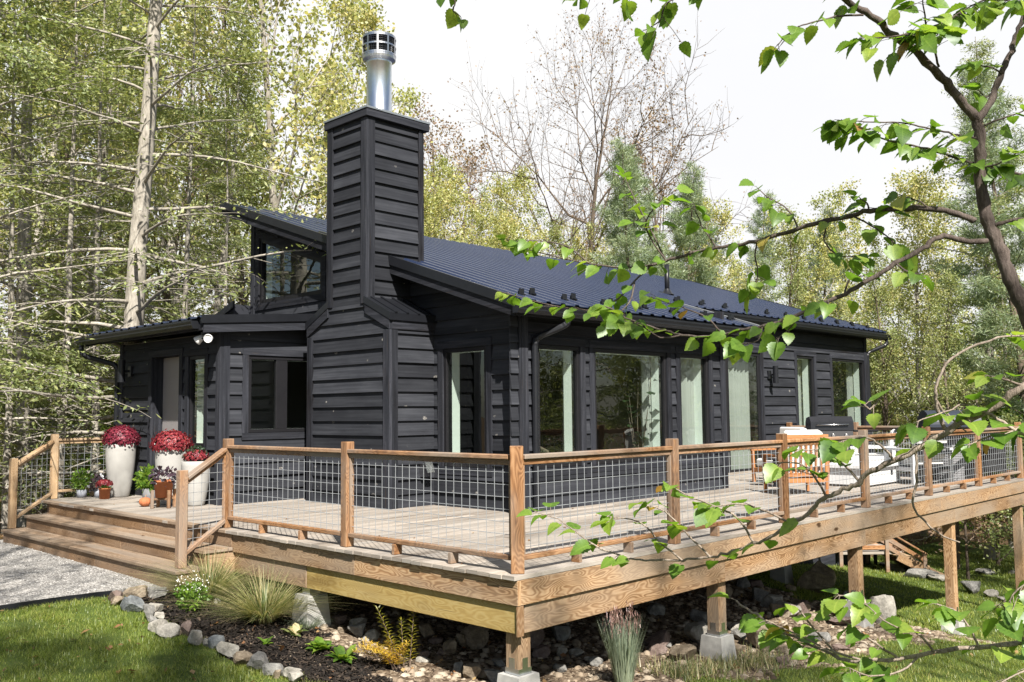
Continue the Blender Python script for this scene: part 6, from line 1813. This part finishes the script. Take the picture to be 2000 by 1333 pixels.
# ------------------------------------------------------------------ saplings in front, right of the viewpoint
FORE = {
  'trunk': [(-1.612,-4.586,0.378),(-1.728,-4.494,0.628),(-1.876,-4.389,1.059),(-1.972,-4.324,1.358),(-2.056,-4.263,1.59),(-2.085,-4.243,1.682),(-2.098,-4.213,1.793),(-2.112,-4.193,1.862),(-2.118,-4.179,1.931),(-2.119,-4.177,2.051),(-2.115,-4.176,2.138),(-2.122,-4.177,2.214)],
  'limb_l': [(-2.122,-4.177,2.214),(-2.171,-4.148,2.27),(-2.23,-4.122,2.322),(-2.298,-4.1,2.37),(-2.383,-4.062,2.425),(-2.445,-4.031,2.459),(-2.512,-3.995,2.508),(-2.588,-3.964,2.535),(-2.706,-3.922,2.601),(-2.822,-3.883,2.686)],
  'limb_r': [(-2.122,-4.177,2.214),(-2.074,-4.205,2.279),(-2.012,-4.223,2.378),(-1.965,-4.237,2.457),(-1.896,-4.245,2.547),(-1.859,-4.263,2.625),(-1.732,-4.305,2.858)],
  'b1': [(-2.144,-4.161,1.876),(-2.165,-4.114,1.904),(-2.173,-4.036,1.929),(-2.195,-3.943,1.944),(-2.199,-3.839,1.953),(-2.202,-3.748,1.943),(-2.217,-3.66,1.936),(-2.216,-3.559,1.923),(-2.226,-3.461,1.907),(-2.238,-3.36,1.894),(-2.253,-3.258,1.891),(-2.262,-3.147,1.885),(-2.29,-3.045,1.863),(-2.299,-2.976,1.85)],
  'b1a': [(-2.299,-2.976,1.85),(-2.338,-2.851,1.856),(-2.365,-2.711,1.885),(-2.419,-2.559,1.93),(-2.44,-2.399,1.986),(-2.462,-2.311,2.037)],
  'b1b': [(-2.299,-2.976,1.85),(-2.331,-2.922,1.79),(-2.361,-2.839,1.712),(-2.387,-2.752,1.686),(-2.431,-2.623,1.704),(-2.455,-2.5,1.735),(-2.513,-2.374,1.782)],
  'b2': [(-2.124,-4.188,1.807),(-2.201,-4.138,1.81),(-2.274,-4.091,1.812),(-2.323,-4.052,1.778),(-2.388,-3.994,1.729),(-2.433,-3.928,1.682),(-2.459,-3.853,1.637),(-2.486,-3.778,1.605),(-2.505,-3.713,1.577),(-2.513,-3.645,1.56),(-2.531,-3.596,1.545),(-2.545,-3.538,1.541),(-2.552,-3.456,1.52),(-2.556,-3.381,1.526),(-2.565,-3.301,1.536),(-2.567,-3.229,1.556),(-2.606,-3.122,1.595),(-2.648,-3.013,1.654)],
  'r1': [(-2.107,-4.211,1.86),(-2.083,-4.266,1.871),(-2.053,-4.369,1.868)],
  't1': [(-1.78,-4.31,2.052),(-1.909,-4.25,2.054),(-2.036,-4.192,2.067),(-2.162,-4.136,2.08),(-2.292,-4.077,2.104),(-2.392,-4.018,2.116),(-2.474,-3.964,2.134),(-2.577,-3.906,2.166)],
  't2': [(-2.119,-4.174,2.153),(-2.229,-4.146,2.148),(-2.291,-4.112,2.157),(-2.368,-4.077,2.162),(-2.428,-4.044,2.168),(-2.536,-3.976,2.163),(-2.615,-3.923,2.161)],
  't3': [(-2.536,-3.985,2.504),(-2.597,-3.95,2.492),(-2.64,-3.933,2.483),(-2.705,-3.892,2.456),(-2.762,-3.86,2.429),(-2.81,-3.832,2.375)],
  't4': [(-2.283,-4.116,2.37),(-2.346,-4.127,2.408),(-2.421,-4.123,2.421),(-2.49,-4.095,2.421),(-2.543,-4.068,2.407),(-2.656,-4.02,2.383)],
  't5': [(-2.366,-4.113,2.466),(-2.421,-4.131,2.493),(-2.483,-4.144,2.535)],
  't6': [(-1.919,-4.371,2.591),(-2.057,-4.301,2.596),(-2.181,-4.244,2.583),(-2.278,-4.211,2.537),(-2.373,-4.179,2.477),(-2.478,-4.137,2.425)],
  't7': [(-2.904,-3.72,2.619),(-2.978,-3.637,2.558),(-3.03,-3.577,2.511),(-3.039,-3.563,2.464),(-3.071,-3.527,2.433)],
  't8': [(-2.993,-3.554,2.597),(-3.087,-3.384,2.589),(-3.106,-3.294,2.604)],
  't9': [(-3.303,-2.959,2.713),(-3.317,-2.936,2.636),(-3.322,-2.928,2.61),(-3.303,-2.945,2.59)],
  's1': [(-2.29,-3.045,1.863),(-2.319,-2.999,1.99),(-2.339,-2.948,2.1),(-2.343,-2.91,2.18),(-2.345,-2.886,2.241)],
  's2': [(-2.306,-3.056,1.864),(-2.383,-3.02,1.989),(-2.371,-3.071,2.079),(-2.341,-3.136,2.125)],
  's3': [(-2.365,-2.711,1.885),(-2.41,-2.644,1.956),(-2.461,-2.551,1.988),(-2.521,-2.447,1.999)],
  's4': [(-2.253,-3.258,1.891),(-2.316,-3.232,1.977),(-2.349,-3.221,2.053)],
  's5': [(-2.216,-3.413,1.905),(-2.238,-3.413,1.844),(-2.245,-3.425,1.764),(-2.257,-3.409,1.726)],
  's6': [(-2.203,-3.573,1.928),(-2.214,-3.541,2.002),(-2.242,-3.475,2.057),(-2.252,-3.44,2.094)],
  's7': [(-2.221,-3.7,1.939),(-2.258,-3.696,1.861),(-2.237,-3.74,1.803),(-2.204,-3.817,1.797)],
  's8': [(-2.2,-3.766,1.95),(-2.216,-3.844,1.899),(-2.214,-3.912,1.84),(-2.205,-3.957,1.779)],
  's9': [(-2.199,-3.839,1.953),(-2.232,-3.837,1.979),(-2.245,-3.825,1.991)],
  's10': [(-2.173,-4.036,1.929),(-2.21,-4.001,1.96),(-2.247,-3.965,1.977)],
  'u1': [(-2.331,-2.922,1.79),(-2.366,-2.92,1.704),(-2.421,-2.884,1.641),(-2.435,-2.869,1.621)],
  'u2': [(-2.565,-3.301,1.536),(-2.62,-3.243,1.526),(-2.66,-3.206,1.563),(-2.718,-3.149,1.591)],
  'u3': [(-2.531,-3.596,1.545),(-2.558,-3.592,1.499),(-2.605,-3.542,1.487)],
  'u4': [(-2.505,-3.713,1.577),(-2.529,-3.698,1.536),(-2.556,-3.666,1.503)],
  'u5': [(-2.553,-3.456,1.525),(-2.612,-3.43,1.585),(-2.675,-3.37,1.621),(-2.734,-3.284,1.66)],
  'u6': [(-2.459,-3.853,1.637),(-2.45,-3.868,1.687),(-2.435,-3.913,1.692)],
  'u7': [(-2.388,-3.994,1.729),(-2.394,-4.028,1.699),(-2.402,-4.062,1.687)],
  'v1': [(-2.119,-4.177,2.051),(-2.132,-4.236,2.054),(-2.148,-4.294,2.073)],
  'v2': [(-2.006,-4.229,2.386),(-2.065,-4.2,2.405),(-2.134,-4.158,2.402)],
  'v3': [(-2.043,-4.214,2.328),(-2.066,-4.188,2.303),(-2.079,-4.176,2.32)],
  'v4': [(-2.119,-4.178,2.188),(-2.111,-4.275,2.21),(-2.06,-4.33,2.235)],
}
LOWER = {
  'low': [(-2.597,-4.699,1.461),(-2.709,-4.576,1.386),(-2.812,-4.462,1.318),(-2.825,-4.416,1.283),(-2.839,-4.369,1.252),(-2.851,-4.326,1.231),(-2.869,-4.275,1.195),(-2.89,-4.221,1.159),(-2.896,-4.168,1.129),(-2.899,-4.119,1.105),(-2.889,-4.068,1.072),(-2.887,-4.023,1.044),(-2.89,-3.975,1.022),(-2.878,-3.926,0.987),(-2.87,-3.856,0.938),(-2.864,-3.786,0.896),(-2.852,-3.723,0.873),(-2.851,-3.649,0.84),(-2.853,-3.573,0.817),(-2.867,-3.484,0.799)],
  'lowtip': [(-2.867,-3.484,0.799),(-2.886,-3.391,0.793),(-2.891,-3.314,0.789),(-2.928,-3.207,0.816),(-2.95,-3.118,0.864),(-2.957,-3.043,0.904),(-2.976,-2.954,0.923)],
  'lt1': [(-2.853,-3.573,0.817),(-2.891,-3.513,0.891),(-2.913,-3.453,0.951),(-2.943,-3.397,0.974)],
  'lt2': [(-2.867,-3.484,0.799),(-2.903,-3.424,0.853),(-2.926,-3.364,0.914),(-2.979,-3.282,0.929)],
  'lt3': [(-2.852,-3.723,0.873),(-2.89,-3.693,0.95),(-2.934,-3.651,0.981),(-2.994,-3.593,1.015),(-3.032,-3.557,1.043)],
  'lt4': [(-2.87,-3.856,0.938),(-2.919,-3.81,0.976),(-2.971,-3.759,0.998),(-3.023,-3.69,0.991)],
  'lt5': [(-2.89,-3.975,1.022),(-2.927,-3.958,1.084),(-2.958,-3.93,1.119),(-2.997,-3.889,1.12)],
  'lt6': [(-2.889,-4.068,1.072),(-2.928,-4.033,1.128),(-2.958,-4.005,1.156),(-3.007,-3.956,1.156)],
  'lt7': [(-2.896,-4.168,1.129),(-2.933,-4.148,1.171),(-2.962,-4.121,1.192),(-3.008,-4.072,1.179)],
  'lt8': [(-2.856,-4.289,1.204),(-2.897,-4.282,1.263),(-2.911,-4.287,1.302),(-2.908,-4.294,1.341),(-2.887,-4.321,1.392),(-2.826,-4.389,1.437),(-2.763,-4.455,1.449)],
  'lt9': [(-2.839,-4.369,1.252),(-2.884,-4.34,1.275),(-2.912,-4.324,1.263),(-2.973,-4.258,1.232)],
  'lt10': [(-2.812,-4.462,1.318),(-2.848,-4.427,1.338),(-2.875,-4.4,1.344)],
  'lt11': [(-2.717,-4.545,1.184),(-2.806,-4.455,1.2),(-2.843,-4.42,1.23),(-2.884,-4.381,1.262),(-2.895,-4.375,1.3)],
  'lt12': [(-2.888,-4.223,1.161),(-2.884,-4.218,1.079),(-2.865,-4.201,1.01),(-2.82,-4.24,0.943),(-2.777,-4.281,0.916)],
  'lt13': [(-2.899,-4.282,1.285),(-2.879,-4.3,1.25),(-2.84,-4.334,1.204)],
  'lt14': [(-2.807,-4.456,1.223),(-2.859,-4.4,1.199),(-2.902,-4.353,1.174)],
  'lt15': [(-2.959,-4.164,1.298),(-2.976,-4.143,1.265),(-2.986,-4.135,1.278)],
}
CORNER = {
  'c': [(-2.319,-4.61,0.665),(-2.462,-4.46,0.646),(-2.558,-4.36,0.633),(-2.62,-4.265,0.616),(-2.673,-4.166,0.597),(-2.71,-4.082,0.573),(-2.759,-4.001,0.562),(-2.756,-3.932,0.557),(-2.735,-3.812,0.582),(-2.707,-3.698,0.6),(-2.708,-3.63,0.637),(-2.698,-3.57,0.659)],
  'c1': [(-2.759,-4.001,0.562),(-2.777,-3.912,0.58),(-2.793,-3.827,0.612),(-2.765,-3.714,0.627)],
  'c2': [(-2.756,-3.932,0.557),(-2.771,-3.88,0.616),(-2.797,-3.832,0.687),(-2.818,-3.811,0.702)],
  'c3': [(-2.71,-4.082,0.573),(-2.767,-4.028,0.625),(-2.789,-3.981,0.664),(-2.811,-3.932,0.688)],
  'c4': [(-2.673,-4.166,0.597),(-2.71,-4.134,0.652),(-2.75,-4.08,0.672),(-2.782,-4.024,0.725)],
  'c5': [(-2.62,-4.265,0.616),(-2.666,-4.254,0.684),(-2.697,-4.227,0.725),(-2.727,-4.198,0.74)],
  'c6': [(-2.558,-4.36,0.633),(-2.602,-4.351,0.701),(-2.645,-4.34,0.746),(-2.628,-4.361,0.773)],
  'c7': [(-2.687,-4.136,0.589),(-2.734,-4.097,0.547),(-2.792,-4.036,0.534),(-2.833,-3.996,0.556)],
  'c8': [(-2.541,-4.547,0.862),(-2.623,-4.46,0.837),(-2.685,-4.391,0.798),(-2.71,-4.358,0.733)],
  'c9': [(-2.612,-4.446,0.612),(-2.722,-4.404,0.601),(-2.829,-4.362,0.571)],
  'c10': [(-2.782,-4.024,0.725),(-2.773,-4.007,0.749),(-2.813,-3.965,0.743)],
}
def smooth(P, k=4):
    P = np.array(P, float); n = len(P)
    if n < 3: return P
    t = np.arange(n); u = np.linspace(0, n-1, (n-1)*k+1); out = []
    for a in u:
        i = min(int(a), n-2); f = a-i; p0, p1, p2, p3 = P[max(i-1,0)], P[i], P[i+1], P[min(i+2,n-1)]
        out.append(.5*((2*p1) + (-p0+p2)*f + (2*p0-5*p1+4*p2-p3)*f*f + (-p0+3*p1-3*p2+p3)*f**3))
    return np.array(out)
LT = np.array([0,.05,.11,.19,.27,.35,.43,.51,.59,.67,.75,.82,.89,.95,1.0]); LW = np.interp(LT, [0,.05,.12,.22,.34,.48,.62,.76,.9,1.0], [.10,.30,.41,.47,.49,.45,.37,.26,.12,0]); NL = len(LT)
LUV = np.array([q for k in range(NL-1) for q in ((LT[k],0),(LT[k+1],0),(LT[k+1],1),(LT[k],1),(LT[k+1],0),(LT[k],0),(LT[k],1),(LT[k+1],1))])
def leaf_geo(p, d, nrm, L_, g):
    """toothed heart-shaped leaf folded along its midrib and curling at the tip"""
    d = d/np.linalg.norm(d); s = np.cross(nrm, d); s /= np.linalg.norm(s); n = np.cross(d, s)
    curl = g.uniform(.03,.48); fold = g.uniform(.02,.45); skew = g.uniform(-.06,.06)
    mid = p + d*(LT[:,None]*L_) - n*(curl*LT[:,None]**2*L_) + s*(skew*np.sin(LT*3.1)[:,None]*L_)
    tooth = 1 + .075*np.where(np.arange(NL) % 2, 1, -1)*g.uniform(.4,1.2,NL)
    w = LW*tooth*L_*g.uniform(.82,.98)
    back = np.zeros(NL); back[0] = -.05; back[1] = -.045
    wl = w[:,None]
    A_ = mid + s*wl + n*(wl*fold) + d*(back[:,None]*L_ + g.normal(size=(NL,1))*.012*L_)
    B_ = mid - s*wl + n*(wl*fold) + d*(back[:,None]*L_ + g.normal(size=(NL,1))*.012*L_)
    V = np.concatenate([mid, A_, B_]); F = []
    for k in range(NL-1): F += [(k, k+1, NL+k+1, NL+k), (k+1, k, 2*NL+k, 2*NL+k+1)]
    return V, np.array(F)
def sapling(label, br, root, main, radii, leaf, seed, dens, flat=0.0, bark='bark_fore'):
    t = thing('sapling', label, 'tree', tuple(root))
    g = np.random.default_rng(seed); R_ = np.array(root)
    V, F, nv = [], [], 0
    TV, TF, TR, tn = [], [], [], 0; TU = []
    def add(P, r, n):
        nonlocal nv
        a, b = tube_np(P - R_, r, n); V.append(a); F.append(b+nv); nv += len(a)
    sun = np.array(SUN_DIR)
    for k, pts in br.items():
        P = smooth(pts)
        r0, r1 = radii.get(k, (.0038, .0016))
        r = np.linspace(r0, r1, len(P))*(1 + .10*np.sin(np.arange(len(P))*2.1+seed)*(r0 > .006))
        P = P + g.normal(size=P.shape)*min(r0*.25, .0025)
        add(P, r, 8 if r0 > .006 else 5)
        dn, t0 = dens.get(k, (1.0, .25))
        if dn <= 0: continue
        seg = np.linalg.norm(np.diff(P, axis=0), axis=1); cum = np.r_[0, np.cumsum(seg)]; Ln = cum[-1]
        npos = max(2, int(Ln*dn/.037))
        sites = list(np.sort(g.uniform(t0, 1, npos))) + [1.0, .97, .94]
        side = 1
        for q in sites:
            i = min(len(P)-2, int(np.searchsorted(cum, q*Ln)-1)); i = max(0, i); f = (q*Ln-cum[i])/max(seg[i],1e-6)
            p = P[i] + (P[i+1]-P[i])*min(1,f); tdir = P[i+1]-P[i]; tdir /= np.linalg.norm(tdir)
            side = -side
            lat = np.cross(tdir, [0,0,1.0]); lat /= np.linalg.norm(lat)+1e-9
            d = tdir*g.uniform(.1,.8) + lat*side*g.uniform(.35,1.0) + np.array([0,0,g.uniform(-.35,.25)]); d /= np.linalg.norm(d)
            tw = r0 < .006 and g.random() < .3 and q < .9
            pet = g.uniform(.012,.032) + (g.uniform(.03,.08) if tw else 0)
            p2 = p + d*pet - np.array([0,0,pet*.25])
            add(np.array([p, (p+p2)/2 + np.array([0,0,.003]), p2]), [.0012,.0010,.0009], 4)
            nr = sun*(.55-flat*.4) + np.array([0,0,.65+flat*.5]) + g.normal(size=3)*(.42-flat*.1)
            d2 = d + np.array([0,0,g.uniform(-.75+flat*.4,-.05)])
            a, b = leaf_geo(p2 - R_, d2, nr, leaf*g.uniform(.62,1.18), g)
            TU.append(LUV); TV.append(a); TF.append(b+tn); tn += len(a); TR += [min(1,max(0,g.normal(.52,.19)))]*len(b)
    np_mesh('stem', np.concatenate(V), np.concatenate(F), M[bark], smooth=True, parent=t)
    np_mesh('leaves', np.concatenate(TV), np.concatenate(TF), M['leaf_fore'], TR, uv=np.concatenate(TU), smooth=True, parent=t)
    return t
FORE['t1'] = [FORE['r1'][-1]] + FORE['t1']; FORE['t6'] = [FORE['limb_r'][-1]] + FORE['t6']; FORE['t7'] = [FORE['limb_l'][-1]] + FORE['t7']
FORE['t8'] = [FORE['t7'][1]] + FORE['t8']; FORE['t9'] = [FORE['t8'][1]] + FORE['t9']
LOWER['lt11'] = [LOWER['low'][0]] + LOWER['lt11']; LOWER['lt14'] = [LOWER['low'][1]] + LOWER['lt14']
CORNER['c8'] = [CORNER['c'][0]] + CORNER['c8']; CORNER['c9'] = [CORNER['c'][1]] + CORNER['c9']
FORE['trunk'] = [(-1.50,-4.72,-1.05),(-1.55,-4.66,-.3)] + FORE['trunk']
sapling('foreground sapling with forked trunk and big toothed leaves overhanging the roof', FORE, (-1.50,-4.72,-1.05), 'trunk',
        {'trunk':(.029,.017),'limb_l':(.0165,.0075),'limb_r':(.0125,.007),'b1':(.0105,.0055),'b1a':(.0045,.0018),'b1b':(.004,.0018),'b2':(.0095,.0028),'t1':(.006,.002),'t4':(.004,.002),'r1':(.007,.005)}, .063, 5,
        {'trunk':(0,0),'limb_l':(.5,.3),'limb_r':(.25,.3),'b1':(.42,.3),'b1a':(1.1,.1),'b1b':(1.1,.1),'b2':(.75,.40),'r1':(.5,.2),'t1':(2.3,.1),'t2':(2.0,.1),'t4':(2.2,.1),'t5':(2.2,.1),'t6':(3.0,.1),'t3':(.9,.4),'t7':(1.1,.2),'t8':(.7,.3),'t9':(.5,.6)})
LOWER['low'] = [(-2.35,-5.3,-.8),(-2.40,-5.1,.3),(-2.5,-4.85,1.1)] + LOWER['low']
sapling('low sapling whose long bare branch slants across the right railing', LOWER, (-2.35,-5.3,-.8), 'low',
        {'low':(.0115,.0036),'lowtip':(.004,.0016),'lt8':(.0055,.0025),'lt11':(.006,.003),'lt12':(.004,.002)}, .060, 6,
        {'low':(.10,.6),'lowtip':(.75,.25),'lt12':(.0,.5),'lt13':(0,.5),'lt8':(.25,.75),'lt11':(1.0,.3),'lt7':(1.0,.2)}, flat=.8, bark='bark_limb')
CORNER['c'] = [(-2.2,-5.1,-.85),(-2.22,-4.9,-.1),(-2.28,-4.7,.45)] + CORNER['c']
sapling('small sapling reaching over the rubble at the lower right corner', CORNER, (-2.2,-5.1,-.85), 'c',
        {'c':(.009,.003)}, .060, 8, {'c':(.45,.35)}, flat=.7, bark='bark_limb')
